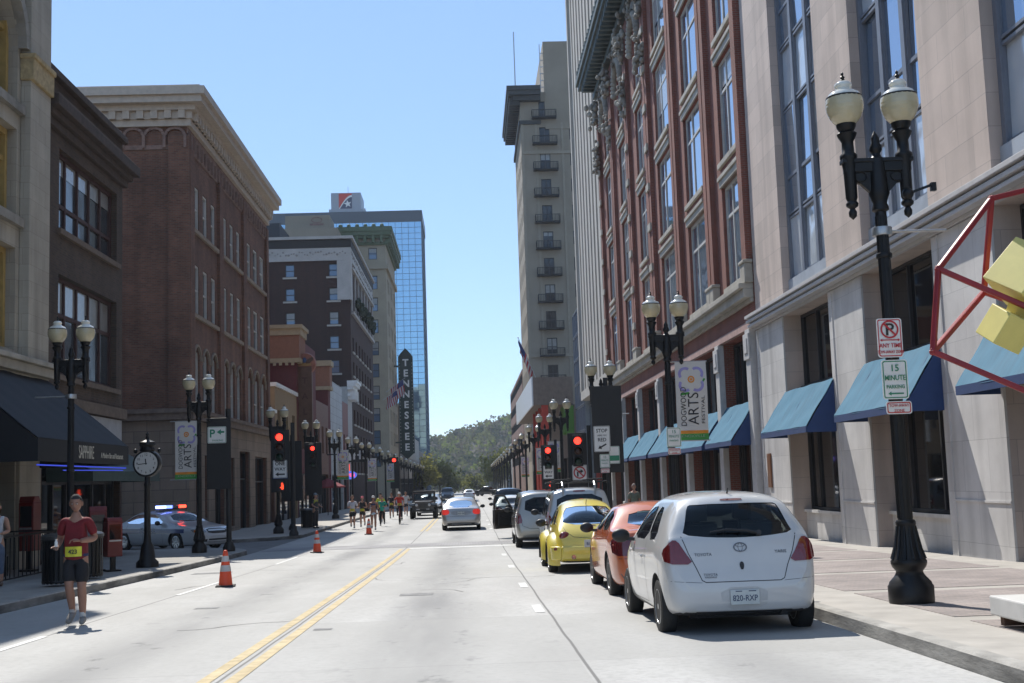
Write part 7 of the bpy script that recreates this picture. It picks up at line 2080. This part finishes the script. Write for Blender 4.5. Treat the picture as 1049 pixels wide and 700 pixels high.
for k in range(7): g.box(-.27 + k * .08, -.23 + k * .08, 3.68, 3.685, .68, 1.0)
g.obj('grille_slots', DARK, gr)
for s in (-1, 1):
    g = G(); g.lathe([(.09, 3.67), (.088, 3.70), (.05, 3.72), (.001, 3.725)], 16, (s * .40, 0, .88), axis='y'); g.obj('headlight', CLEARL, t, smooth=60)
    g = G(); g.prism([(2.5, 1.0), (2.75, 1.02), (3.65, .98), (3.75, .86), (3.7, .82), (2.7, .90), (2.45, .75)], lambda a, b: (s * .50, a, b), lambda a, b: (s * .88, a, b)); g.obj('fender', JB, t, bevel=.02)
    g = G(); g.box(s * .80 - .09, s * .80 + .09, 2.1, 2.18, 1.15, 1.32); g.obj('wing_mirror', CARBLK, t, bevel=.02)
    g = G(); g.box(s * .3 - .1, s * .3 + .1, 3.76, 3.80, .56, .64); g.obj('fog_lamp', CLEARL, t)
g = G(); g.box(-.72, .72, 3.7, 3.82, .48, .60); g.obj('bumper', CARBLK, t, bevel=.02)
g = G(); g.box(-.70, -.62, 2.28, 2.36, 1.12, 1.62); g.box(.62, .70, 2.28, 2.36, 1.12, 1.62); g.box(-.70, .70, 2.28, 2.36, 1.56, 1.64); g.box(-.70, .70, 2.28, 2.36, 1.12, 1.2); g.obj('windscreen_frame', JB, t, bevel=.015)
g = G(); g.quad((-.62, 2.32, 1.2), (.62, 2.32, 1.2), (.62, 2.30, 1.56), (-.62, 2.30, 1.56)); g.obj('windscreen', CARGL, t)
g = G(); g.box(-.70, .70, .1, 2.34, 1.64, 1.74)
for s in (-1, 1): g.bar((s * .66, .15, 1.1), (s * .66, .3, 1.66), .07); g.bar((s * .66, 1.3, 1.1), (s * .66, 1.3, 1.66), .07)
g.obj('soft_top', M('soft_top', (.03, .03, .03), rough=.9), t, bevel=.04)
for x in (-.35, .35): seat(t, x, 1.2, .7, .55)
a, b = wheel_meshes(.37, .25, 6, CARBLK)
for y in (.55, 3.05):
    for x in (-.72, .72): wh = link('wheel', a, t, (x, y, .37)); link('rim', b, wh)

# ---- police car in the side street mouth
LENSG2 = M('headlight_grey_lens', (.2, .2, .21), rough=.1, var=.2, scale=20, coat=1)
PB = M('police_blue', (.02, .04, .16), rough=.35, coat=.6)
hp = [(-.86, .66), (-.88, .80), (-.50, .80), (-.48, .66)]
spec = sedan(5.4, 1.98, 1.46, Mpaint('police_white_paint', (.50, .51, .52)), wheels=(1.15, 4.15, .34, .86), spokes=8,
    patches=[('headlight', 'front', hp, LENSG2, dict(off=.006, step=.06, rim=.03)), ('headlight', 'front', mirror(hp)[::-1], LENSG2, dict(off=.006, step=.06, rim=.03)), ('turn_signal', 'right', [(5.02, .67), (5.02, .79), (5.18, .79), (5.16, .67)], AMBER, dict(off=.006, step=.06, rim=.02)),
             ('grille', 'front', [(-.44, .62), (-.46, .80), (.46, .80), (.44, .62)], CARBLK, dict(off=.006, step=.08, rim=.006)), ('bumper_intake', 'front', [(-.7, .32), (-.75, .44), (.75, .44), (.7, .32)], CARBLK, dict(off=.004, step=.08, rim=.004)),
             ('blue_stripe', 'right', [(.25, .66), (.25, .84), (4.6, .80), (4.6, .66)], PB, dict(off=.003, step=.1, rim=.002, rnd=0)), ('blue_stripe', 'left', [(.25, .66), (.25, .84), (4.6, .80), (4.6, .66)], PB, dict(off=.003, step=.1, rim=.002, rnd=0))],
    lines=[('right', [(2.32, .95), (2.3, .32)], .01), ('right', [(3.4, .95), (3.45, .32)], .01), ('right', [(1.4, .98), (1.3, .6), (1.6, .34)], .01)], plate=None, glass=CARGL)
ph = R(-128)
PL = 5.4
fx, fy = -9.15, 45.3
# car direction (nose) = (sin, cos) rotated
dirv = Vector((-math.sin(ph), math.cos(ph)))
t, bv = vehicle('police_car', 'white and blue police car with roof lights flashing blue and red in the side street', 'police car', (fx - dirv.x * PL, fy - dirv.y * PL, zr(46) + .0), ph, spec)
g = G(); g.box(-.62, .62, 2.55, 2.85, 1.50, 1.54); bar = g.obj('light_bar', CARBLK, t, bevel=.02)
for (x0, x1, m) in ((-.62, -.30, Memit('police_red_light', (1, .06, .03), 3.5)), (-.28, .0, M('police_clear', (.12, .12, .14), rough=.2)), (.02, .28, Memit('police_blue_light', (.12, .18, 1), 3.5)), (.30, .62, Memit('police_blue_light_bright', (.2, .28, 1), 5.0))):
    g = G(); g.box(x0, x1, 2.57, 2.83, 1.541, 1.65); g.obj('beacon', m, bar, bevel=.02)
g = G()
b0 = len(g.v); g.text('POLICE', (0, 0, 0), .26, bold=.015)
for i, v in enumerate(g.v): 
    p = proj(bv, 'right', 2.62 + v[0], .90 - .13 + v[2], .006); g.v[i] = tuple(p)
g.obj('lettering', WHITEP, t)
# ================================================================== PEOPLE  (local: facing -y, feet at z=0)
SKIN = M('skin', (.42, .23, .16), rough=.55, var=.06, scale=12); SKINT = M('skin_tan', (.30, .15, .10), rough=.55, var=.06, scale=12)
for s_ in (SKIN, SKINT): s_.node_tree.nodes['Principled BSDF'].inputs['Subsurface Weight'].default_value = .1
EYEW = M('eye_white', (.6, .58, .55), rough=.3); EYED = M('eye_dark', (.02, .015, .01), rough=.3); LIP = M('lips', (.30, .12, .10), rough=.5)
CLO = {}
def cloth(c, rough=.85):
    k = tuple(c)
    if k not in CLO: CLO[k] = M('cloth_%d' % len(CLO), c, rough=rough, var=.22, scale=7, bump=.9, bscale=9)
    return CLO[k]

def skinned(nodes_, edges, root, levels=2, smooth=.0):
    me = bpy.data.meshes.new('sk'); names = list(nodes_)
    bm = bmesh.new(); lay = bm.verts.layers.skin.verify()
    V = {k: bm.verts.new(nodes_[k][0]) for k in names}
    for k in names:
        r = nodes_[k][1]; V[k][lay].radius = r if isinstance(r, tuple) else (r, r)
        V[k][lay].use_root = (k == root)
    for a, b in edges: bm.edges.new((V[a], V[b]))
    bm.to_mesh(me); bm.free()
    o = bpy.data.objects.new('sk', me); COL.objects.link(o)
    m = o.modifiers.new('s', 'SKIN'); m.branch_smoothing = smooth; m.use_smooth_shade = True
    if levels: q = o.modifiers.new('ss', 'SUBSURF'); q.levels = levels; q.render_levels = levels
    e = evaluated_mesh(o, 'sk'); bpy.data.objects.remove(o); bpy.data.meshes.remove(me)
    vs = [tuple(v.co) for v in e.vertices]; fs = [tuple(p.vertices) for p in e.polygons]; bpy.data.meshes.remove(e)
    return vs, fs

BASEJ = dict(pelvis=(0, 0, .53), waist=(0, .004, .61), chest=(0, 0, .72), neckb=(0, .004, .815), neck=(0, -.004, .882), head=(0, -.008, .93),
    shL=(.100, 0, .795), elL=(.128, .012, .635), wrL=(.132, -.03, .49), haL=(.132, -.05, .44), hiL=(.048, 0, .505), knL=(.054, -.012, .285), anL=(.056, .012, .045), toL=(.062, -.085, .012),
    shR=(-.100, 0, .795), elR=(-.128, .012, .635), wrR=(-.132, -.03, .49), haR=(-.132, -.05, .44), hiR=(-.048, 0, .505), knR=(-.054, -.012, .285), anR=(-.056, .012, .045), toR=(-.062, -.085, .012))
RAD = dict(pelvis=.068, waist=.064, chest=.070, neckb=.040, neck=.034, sh=.036, el=.025, wr=.018, hi=.054, kn=.034, an=.022)

def head_geo(g, c, s, yaw, tilt, hair, hairm, cap=None):
    rot = Matrix.Rotation(yaw, 3, 'Z') @ Matrix.Rotation(tilt, 3, 'X'); c = Vector(c)
    vs = []; fs = []; nu, nv = 22, 16
    for i in range(nv + 1):
        ph_ = PI * i / nv
        for k in range(nu):
            t = 2 * PI * k / nu
            x, y, z = .046 * math.sin(ph_) * math.cos(t), .055 * math.sin(ph_) * math.sin(t), .068 * math.cos(ph_)
            if z < 0:
                q = min(1, -z / .068); x *= 1 - .32 * q; 
                if y < 0: y *= 1 - .10 * q; y -= .004 * q
                else: y *= 1 - .35 * q
            if y < 0 and -.014 < z < .016 and abs(x) > .008 and abs(x) < .028: y += .004
            vs.append(c + rot @ (Vector((x, y, z)) * s))
    for i in range(nv):
        for k in range(nu): k2 = (k + 1) % nu; fs.append((i * nu + k, (i + 1) * nu + k, (i + 1) * nu + k2, i * nu + k2))
    g.add(vs, fs, 0)
    P = lambda x, y, z: c + rot @ (Vector((x, y, z)) * s)
    g.add([P(0, -.054, .012), P(-.009, -.051, -.014), P(.009, -.051, -.014), P(0, -.068, -.012), P(0, -.05, -.02)], [(0, 1, 3), (0, 3, 2), (1, 4, 3), (3, 4, 2)], 0)
    for sg in (-1, 1):
        g.ell(P(sg * .047, .004, -.002), (.006 * s, .013 * s, .02 * s), 0, 8, 6, rot)
        g.ell(P(sg * .017, -.0475, .004), (.0075 * s, .004 * s, .0045 * s), 1, 8, 5, rot); g.ell(P(sg * .017, -.0508, .004), (.0035 * s, .002 * s, .004 * s), 2, 6, 4, rot)
        g.bar(P(sg * .009, -.0515, .014), P(sg * .027, -.0465, .014), .003 * s, .003 * s, 2)
    g.ell(P(0, -.052, -.033), (.014 * s, .004 * s, .004 * s), 3, 10, 5, rot)
    h = G()
    if hair:
        vs = []; fs = []; keep = []
        for i in range(nv + 1):
            ph_ = PI * i / nv
            for k in range(nu):
                t = 2 * PI * k / nu
                x, y, z = .0495 * math.sin(ph_) * math.cos(t), .0585 * math.sin(ph_) * math.sin(t), .0725 * math.cos(ph_)
                if hair == 'long' and y > -.01 and z < .01: z *= 1.55; x *= 1.12; y *= 1.08
                k_ = 1 + .035 * math.sin(k * 2.4 + i * 1.9) * math.sin(i * 2.7 + k)
                vs.append(c + rot @ (Vector((x * k_, y * k_ + .002, z * k_ + .001)) * s)); keep.append((x, y, z))
        for i in range(nv):
            for k in range(nu):
                k2 = (k + 1) % nu; q = (i * nu + k, (i + 1) * nu + k, (i + 1) * nu + k2, i * nu + k2)
                cy_ = sum(keep[j][1] for j in q) / 4; cz_ = sum(keep[j][2] for j in q) / 4
                lim = .043 if cy_ < -.03 else (.030 if cy_ < -.012 else (.008 if cy_ < .012 else (-.035 if hair == 'short' else -.13)))
                if cz_ > lim: fs.append(q)
        h.add(vs, fs, 0)
        if hair == 'tail': h.tube([P(0, .055, .02), P(0, .085, .0), P(.005, .09, -.06)], [.014 * s, .016 * s, .006 * s], 7)
    return h, P, rot

def hand_geo(g, w, d, side, s, curl=.9):
    """palm, four fingers and a thumb; d points from wrist along the hand"""
    d = Vector(d).normalized(); up = Vector((0, 0, 1)) if abs(d.z) < .8 else Vector((0, -1, 0))
    a = d.cross(up).normalized(); n = a.cross(d).normalized(); w = Vector(w)
    rot = Matrix((a, d, n)).transposed()
    g.ell(w + d * .026 * s, (.021 * s, .032 * s, .011 * s), 0, 10, 8, rot)
    for k, (o, ln) in enumerate(((-.015, .040), (-.005, .046), (.005, .043), (.014, .034))):
        p = w + d * .050 * s + a * o * s; q = p + (d * math.cos(curl * .6) - n * math.sin(curl * .6)) * ln * .5 * s; r = q + (d * math.cos(curl * 1.6) - n * math.sin(curl * 1.6)) * ln * .5 * s
        g.tube([p - d * .01 * s, p, q, r], [.0052 * s, .0052 * s, .0047 * s, .0036 * s], 6)
    p = w + d * .016 * s + a * side * -.018 * s; q = p + (d * .6 - a * side * .7 - n * .3).normalized() * .024 * s; r = q + (d * .9 - a * side * .1 - n * .3).normalized() * .020 * s
    g.tube([p, q, r], [.0065 * s, .0055 * s, .004 * s], 6)

def person(label, loc, rz, H, J=None, skin=None, top=None, bottom=None, sleeve=.55, leg=.62, hair='short', hairm=(.03, .025, .02), shoe=(.25, .25, .25), sock=(.5, .5, .5), bib=None, cap=None, vest=None, lv=2, yaw=0, tilt=0, fat=1.0, midriff=False, group=None, loose=1.25):
    t = thing('person', label, 'person', loc, rz, group)
    skin = skin or SKIN
    j = dict(BASEJ); j.update(J or {}); j = {k: Vector(v) * H for k, v in j.items()}
    def rad(k, m=1.0):
        kk = k if k in RAD else k[:2]; return RAD[kk] * H * m * (fat if kk in ('pelvis', 'waist', 'chest') else 1)
    nd = {k: (j[k], rad(k)) for k in j if k[:2] not in ('ha', 'to') and k != 'head'}
    # extra vertices so that limbs taper like limbs
    for sd in 'LR':
        nd['fa' + sd] = (j['el' + sd].lerp(j['wr' + sd], .3), .027 * H); nd['ua' + sd] = (j['sh' + sd].lerp(j['el' + sd], .45), .031 * H)
        nd['th' + sd] = (j['hi' + sd].lerp(j['kn' + sd], .4), .050 * H); nd['cf' + sd] = (j['kn' + sd].lerp(j['an' + sd], .32) + Vector((0, .008 * H, 0)), .0365 * H)
        nd['cl' + sd] = (j['neckb'].lerp(j['sh' + sd], .5) - Vector((0, 0, .012 * H)), .036 * H)
    E = [('pelvis', 'waist'), ('waist', 'chest'), ('chest', 'neckb'), ('neckb', 'neck')]
    for sd in 'LR': E += [('chest', 'cl' + sd), ('cl' + sd, 'sh' + sd), ('sh' + sd, 'ua' + sd), ('ua' + sd, 'el' + sd), ('el' + sd, 'fa' + sd), ('fa' + sd, 'wr' + sd), ('pelvis', 'hi' + sd), ('hi' + sd, 'th' + sd), ('th' + sd, 'kn' + sd), ('kn' + sd, 'cf' + sd), ('cf' + sd, 'an' + sd)]
    g = G(); vs, fs = skinned(nd, E, 'pelvis', lv); g.add(vs, fs, 0)
    hg, P, rot = head_geo(g, j['head'], H, yaw, tilt, hair, hairm)
    for sd, sg in (('L', 1), ('R', -1)):
        hand_geo(g, j['wr' + sd], j['ha' + sd] - j['wr' + sd], sg, H)
    g.obj('body', [skin, EYEW, EYED, LIP], t, smooth=70)
    if hg.v: hg.obj('hair', cloth(hairm), t, smooth=70)
    if cap:
        g = G(); vs = []
        g.ell(P(0, .002, .028), (.049 * H, .060 * H, .050 * H), 0, 16, 10, rot)
        g.add([P(-.035, -.045, .034), P(.035, -.045, .034), P(.028, -.092, .026), P(-.028, -.092, .026), P(-.035, -.045, .028), P(.035, -.045, .028), P(.028, -.092, .022), P(-.028, -.092, .022)], [(0, 1, 2, 3), (4, 5, 6, 7), (2, 3, 7, 6), (0, 3, 7, 4), (1, 2, 6, 5)], 0)
        g.obj('cap', cloth(cap), t, smooth=60)
    def garment(name, parts, edges, root, m, l=loose):
        vs, fs = skinned(parts, edges, root, lv); gg = G(); gg.add(vs, fs, 0); return gg.obj(name, m, t, smooth=70)
    if top:
        pr = {}; ed = []
        if midriff:
            pr = {'a': (j['chest'] - Vector((0, 0, .03 * H)), rad('chest', 1.06)), 'chest': (j['chest'] + Vector((0, 0, .012 * H)), rad('chest', 1.08))}
            ed = [('a', 'chest')]
            for sd in 'LR': pr['cl' + sd] = (nd['cl' + sd][0], nd['cl' + sd][1] * 1.06); ed.append(('chest', 'cl' + sd))
            root = 'chest'
        else:
            pr = {'hem': (j['pelvis'] - Vector((0, 0, .046 * H)), rad('pelvis', 1.27)), 'hip': (j['pelvis'] + Vector((0, 0, .02 * H)), rad('pelvis', 1.24)), 'waist': (j['waist'], rad('waist', 1.30)), 'chest': (j['chest'], rad('chest', 1.14)), 'neckb': (j['neckb'] + Vector((0, 0, .012 * H)), rad('neckb', 1.32))}
            ed = [('hem', 'hip'), ('hip', 'waist'), ('waist', 'chest'), ('chest', 'neckb')]
            for sd in 'LR':
                pr['cl' + sd] = (nd['cl' + sd][0], nd['cl' + sd][1] * 1.12); ed.append(('chest', 'cl' + sd))
                pr['sh' + sd] = (j['sh' + sd], rad('sh', 1.12)); ed.append(('cl' + sd, 'sh' + sd))
                if sleeve > 0:
                    q = j['sh' + sd].lerp(j['el' + sd], min(1, sleeve)); pr['ua' + sd] = (q, .0285 * H * (1 + (loose - 1) * .75)); ed.append(('sh' + sd, 'ua' + sd))
                    if sleeve > 1:
                        pr['wr' + sd] = (j['el' + sd].lerp(j['wr' + sd], .92), .022 * H * 1.15); ed.append(('ua' + sd, 'wr' + sd))
            root = 'chest'
        garment('shirt', pr, ed, root, cloth(top))
    if bottom:
        pr = {'pelvis': (j['pelvis'] + Vector((0, 0, .022 * H)), rad('pelvis', 1.10)), 'lo': (j['pelvis'] - Vector((0, 0, .012 * H)), rad('pelvis', 1.08))}; ed = [('pelvis', 'lo')]
        for sd in 'LR':
            pr['hi' + sd] = (j['hi' + sd], rad('hi', 1.16)); ed.append(('lo', 'hi' + sd))
            if leg <= 1:
                pr['th' + sd] = (j['hi' + sd].lerp(j['kn' + sd], leg), .047 * H * loose * (1 - .18 * leg)); ed.append(('hi' + sd, 'th' + sd))
            else:
                pr['kn' + sd] = (j['kn' + sd], rad('kn', 1.25)); pr['an' + sd] = (j['kn' + sd].lerp(j['an' + sd], leg - 1), .0265 * H * 1.2); ed += [('hi' + sd, 'kn' + sd), ('kn' + sd, 'an' + sd)]
        garment('shorts' if leg <= 1 else 'trousers', pr, ed, 'lo', cloth(bottom))
    if vest:
        pr = {'waist': (j['waist'], rad('waist', 1.3)), 'chest': (j['chest'], rad('chest', 1.26))}; ed = [('waist', 'chest')]
        for sd in 'LR': pr['cl' + sd] = (nd['cl' + sd][0], nd['cl' + sd][1] * 1.25); ed.append(('chest', 'cl' + sd)); pr['sh' + sd] = (j['sh' + sd], rad('sh', 1.25)); ed.append(('cl' + sd, 'sh' + sd))
        garment('vest', pr, ed, 'chest', cloth(vest))
    for sd in 'LR':
        an, to = j['an' + sd], j['to' + sd]; dv = (to - an); dv2 = Vector((dv.x, dv.y, dv.z * 1.0))
        heel = an + Vector((0, .022 * H, -.030 * H)) if dv.z > -.06 * H else an - dv.normalized() * .03 * H
        vs, fs = skinned({'h': (heel + Vector((0, 0, .010 * H)), .028 * H), 'm': (an.lerp(to, .55) + Vector((0, 0, .004 * H)), .030 * H), 't': (to + Vector((0, -.008 * H, .008 * H)), .024 * H), 'a': (an + Vector((0, .003, .004 * H)), .028 * H)}, [('h', 'm'), ('m', 't'), ('a', 'm'), ('h', 'a')], 'm', 1)
        gg = G(); gg.add(vs, fs, 0); gg.obj('shoe', cloth(shoe), t, smooth=60)
        if sock and leg < 1.3:
            gg = G(); d2 = (j['kn' + sd] - an).normalized(); gg.tube([an, an + d2 * .05 * H], [.023 * H, .0235 * H], 10); gg.obj('sock', cloth(sock), t, smooth=60)
    if bib:
        c = (j['waist'] + j['pelvis']) / 2 + Vector((0, -.088 * H * fat, -.005 * H)); g = G()
        n = 8
        for i in range(n):
            for k in range(4):
                def q(i, k):
                    x = -.062 + .124 * i / n; return c + Vector((x * H, 9 * x * x * H * .6 + .002 * math.sin(i * 2), (-.038 + .076 * k / 4) * H))
                g.quad(q(i, k), q(i + 1, k), q(i + 1, k + 1), q(i, k + 1))
        o = g.obj('race_bib', cloth(bib, .6), t, smooth=60)
        g = G(); g.text('423', (c.x, c.y - .004, c.z), .045 * H, bold=.02); g.obj('bib_number', SIGNBLACK, o)
    return t
# running poses (front leg / back leg, arms bent)
def run(ph=1, arm=1, lift=.16, fwd=.05):
    a, b = ('L', 'R') if ph > 0 else ('R', 'L'); sa, sb = (1, -1) if ph > 0 else (-1, 1)
    d = {}
    d['kn' + a] = (sa * .050, -.075, .300); d['an' + a] = (sa * .048, -.055, .065); d['to' + a] = (sa * .052, -.15, .035)
    d['kn' + b] = (sb * .050, .02, .292); d['an' + b] = (sb * .050, .12, .135); d['to' + b] = (sb * .052, .085, .05)
    d['el' + a] = (sa * .145, .075, .655); d['wr' + a] = (sa * .118, -.055, .625); d['ha' + a] = (sa * .105, -.10, .635)
    d['el' + b] = (sb * .140, .035, .650); d['wr' + b] = (sb * .085, -.10, .640); d['ha' + b] = (sb * .06, -.14, .665)
    return d

# ---- the runner in red, nearest
JR = dict(shL=(.094, 0, .798), shR=(-.094, .0, .798), elL=(.138, .035, .655), wrL=(.055, -.105, .645), haL=(-.005, -.12, .66), elR=(-.132, .05, .655), wrR=(-.122, -.075, .605), haR=(-.116, -.13, .612),
          knL=(.052, -.035, .290), anL=(.050, .02, .055), toL=(.060, -.075, .012), knR=(-.040, -.045, .300), anR=(-.034, .055, .085), toR=(-.048, -.035, .018), hiL=(.05, 0, .505), hiR=(-.05, 0, .505))
HR = 1.76
t = person('runner in a red t-shirt and black shorts with a yellow race bib, looking down', (-5.40, 17.15, zr(17.15)), R(4), HR, JR, top=(.17, .010, .015), bottom=(.012, .012, .015), sleeve=.82, leg=.92, hair='short', hairm=(.025, .022, .02), skin=M('skin_weathered', (.30, .155, .105), rough=.55, var=.08, scale=12), shoe=(.22, .21, .20), sock=(.5, .5, .5), bib=(.62, .58, .04), tilt=.16, fat=1.16, loose=1.42, lv=2)
g = G(); g.lathe([(.02, 0), (.022, .10), (.012, .12), (.012, .14)], 10, (-.116 * HR, -.13 * HR, .585 * HR)); g.obj('bottle', WHITEP, t)   # held bottle
g = G(); g.lathe([(.090 * HR, 0), (.092 * HR, .01 * HR), (.091 * HR, .022 * HR)], 22, (0, .0, .525 * HR)); g.obj('waist_belt', cloth((.02, .03, .10)), t)
# ---- woman in a white tank top at the left edge
person('woman in a white tank top and jeans, long hair, standing at the left edge', (-9.36, 24.8, gz(-9.5, 24.8)), R(18), 1.66, dict(elL=(.135, .03, .645), wrL=(.06, -.09, .62), haL=(.01, -.11, .63)), top=(.50, .50, .52), bottom=(.10, .13, .19), sleeve=0, leg=1.62, hair='long', hairm=(.20, .13, .07), shoe=(.12, .08, .06), sock=None, tilt=.05, skin=SKIN, loose=1.15)
RG = 'runners coming up the left lane'
def P2(px, D): return ((px - 482.5 + ROLL * 40) / FPX * D)
person('runner in a white t-shirt and black shorts, nearest of the group behind the cones', (-6.05, 63.2, zr(63.2)), R(3), 1.72, run(1), top=(.56, .55, .60), bottom=(.012, .012, .014), sleeve=.9, leg=.72, hairm=(.12, .08, .05), bib=(.65, .55, .05), lv=1, loose=1.5, group=RG)
person('runner in a black top and pink cap beside the white t-shirt runner', (-5.7, 65.0, zr(65)), R(-4), 1.64, run(-1), top=(.02, .02, .022), bottom=(.015, .015, .018), sleeve=0, leg=.6, hair='tail', hairm=(.1, .06, .04), cap=(.55, .12, .16), bib=(.62, .58, .04), lv=1, group=RG)
person('woman runner in a blue sports top and pale shorts with bare midriff', (-4.72, 59.8, zr(59.8)), R(4), 1.68, run(1), skin=SKINT, top=(.03, .04, .12), bottom=(.45, .55, .62), sleeve=0, leg=.35, hair='tail', hairm=(.14, .08, .05), cap=(.6, .58, .56), midriff=True, lv=1, group=RG)
person('runner in a teal shirt and black leggings', (-4.75, 66.0, zr(66)), R(-6), 1.62, run(-1), top=(.02, .30, .22), bottom=(.012, .012, .014), sleeve=.8, leg=1.95, hair='short', hairm=(.05, .03, .02), lv=1, group=RG)
person('runner in a bright yellow vest behind the teal shirt', (-5.35, 73.0, zr(73)), 0, 1.74, run(1), top=(.55, .60, .06), bottom=(.02, .02, .02), sleeve=.9, leg=.7, cap=(.015, .015, .02), lv=1, group=RG)
person('runner in a dark shirt with a yellow race bib near the cyclist', (-5.15, 80.0, zr(80)), 0, 1.72, run(-1), top=(.025, .02, .03), bottom=(.02, .02, .025), sleeve=.6, leg=.7, bib=(.6, .5, .05), lv=1, group=RG)
person('runner in a white shirt just left of the jeep type car', (-4.55, 86.0, zr(86)), 0, 1.74, run(1), top=(.55, .55, .56), bottom=(.03, .03, .04), sleeve=.8, leg=.7, lv=1, group=RG)
# ---- officer on the left walk
person('officer in dark uniform, yellow reflective vest and pale blue helmet at the left kerb', (-7.75, 61.8, gz(-7.8, 61.8)), R(55), 1.74, dict(elL=(.14, -.01, .655), wrL=(.10, -.11, .62), haL=(.09, -.15, .62), elR=(-.14, -.01, .655), wrR=(-.10, -.11, .60), haR=(-.09, -.15, .6)), top=(.03, .035, .04), vest=(.38, .42, .06), bottom=(.012, .013, .018), sleeve=.8, leg=1.95, cap=(.22, .28, .34), shoe=(.02, .02, .02), sock=None, lv=1)
# ---- man on the right walk beyond the cars
person('man in a grey green shirt walking on the right walk beyond the orange car', (6.25, 47.5, gz(6.2, 47.5)), R(10), 1.74, dict(anL=(.05, -.06, .05), toL=(.055, -.15, .02), anR=(-.05, .1, .06), toR=(-.055, .02, .012)), top=(.16, .19, .15), bottom=(.06, .06, .06), sleeve=.9, leg=1.95, hairm=(.25, .22, .2), lv=1)
# ---- cyclist
bx_, by_ = -4.02, 69.3; bzr = zr(by_)
bk = thing('bicycle', 'dark bicycle ridden towards the camera by the cyclist in red', 'bicycle', (bx_, by_, bzr))
for y in (-.52, .52):
    g = G(); n = 28
    for k in range(n):
        a0, a1_ = 2 * PI * k / n, 2 * PI * (k + 1) / n
        g.tube([(0, y + .33 * math.cos(a0), .34 + .33 * math.sin(a0)), (0, y + .33 * math.cos(a1_), .34 + .33 * math.sin(a1_))], .018, 5)
        if k % 2 == 0: g.tube([(0, y, .34), (0, y + .32 * math.cos(a0), .34 + .32 * math.sin(a0))], .003, 3)
    g.obj('wheel', RUBBER, bk)
g = G()
for p, q in (((0, .52, .34), (0, .02, .33)), ((0, .52, .34), (0, .18, .86)), ((0, .02, .33), (0, .20, .95)), ((0, .02, .33), (0, -.36, .78)), ((0, .18, .86), (0, -.34, .88)), ((0, -.33, .98), (0, -.52, .34))): g.tube([p, q], .018, 6)
g.obj('frame', M('bike_frame_red', (.25, .02, .02), rough=.4), bk)
g = G(); g.tube([(-.24, -.40, 1.02), (-.1, -.36, 1.0), (.1, -.36, 1.0), (.24, -.40, 1.02)], .014, 6); g.obj('handlebar', BLACK, bk)
g = G(); g.ell((0, .2, .97), (.07, .13, .03)); g.obj('saddle', BLACK, bk)
for s in (-1, 1): g = G(); g.box(s * .12 - .05, s * .12 + .05, -.06, .04, .33 - s * .14, .355 - s * .14); g.obj('pedal', BLACK, bk)
HC = 1.74
def c3(x, y, z): return (x / HC, y / HC, z / HC)
person('cyclist in a red jersey and white helmet riding among the runners', (bx_, by_, bzr), 0, HC, dict(pelvis=c3(0, .2, 1.04), waist=c3(0, .16, 1.16), chest=c3(0, .06, 1.33), neckb=c3(0, -.02, 1.48), neck=c3(0, -.05, 1.55), head=c3(0, -.08, 1.65),
    shL=c3(.18, -.01, 1.44), shR=c3(-.18, -.01, 1.44), elL=c3(.27, -.18, 1.23), elR=c3(-.27, -.18, 1.23), wrL=c3(.23, -.37, 1.06), wrR=c3(-.23, -.37, 1.06), haL=c3(.22, -.43, 1.04), haR=c3(-.22, -.43, 1.04),
    hiL=c3(.09, .18, 1.0), hiR=c3(-.09, .18, 1.0), knL=c3(.11, -.18, .76), knR=c3(-.11, -.12, .86), anL=c3(.12, .04, .33), anR=c3(-.12, .04, .57), toL=c3(.12, -.10, .23), toR=c3(-.12, -.10, .50)), top=(.40, .03, .02), bottom=(.015, .015, .018), sleeve=.8, leg=1.9, cap=(.6, .6, .6), shoe=(.05, .05, .05), sock=None, bib=(.6, .5, .05), lv=1)
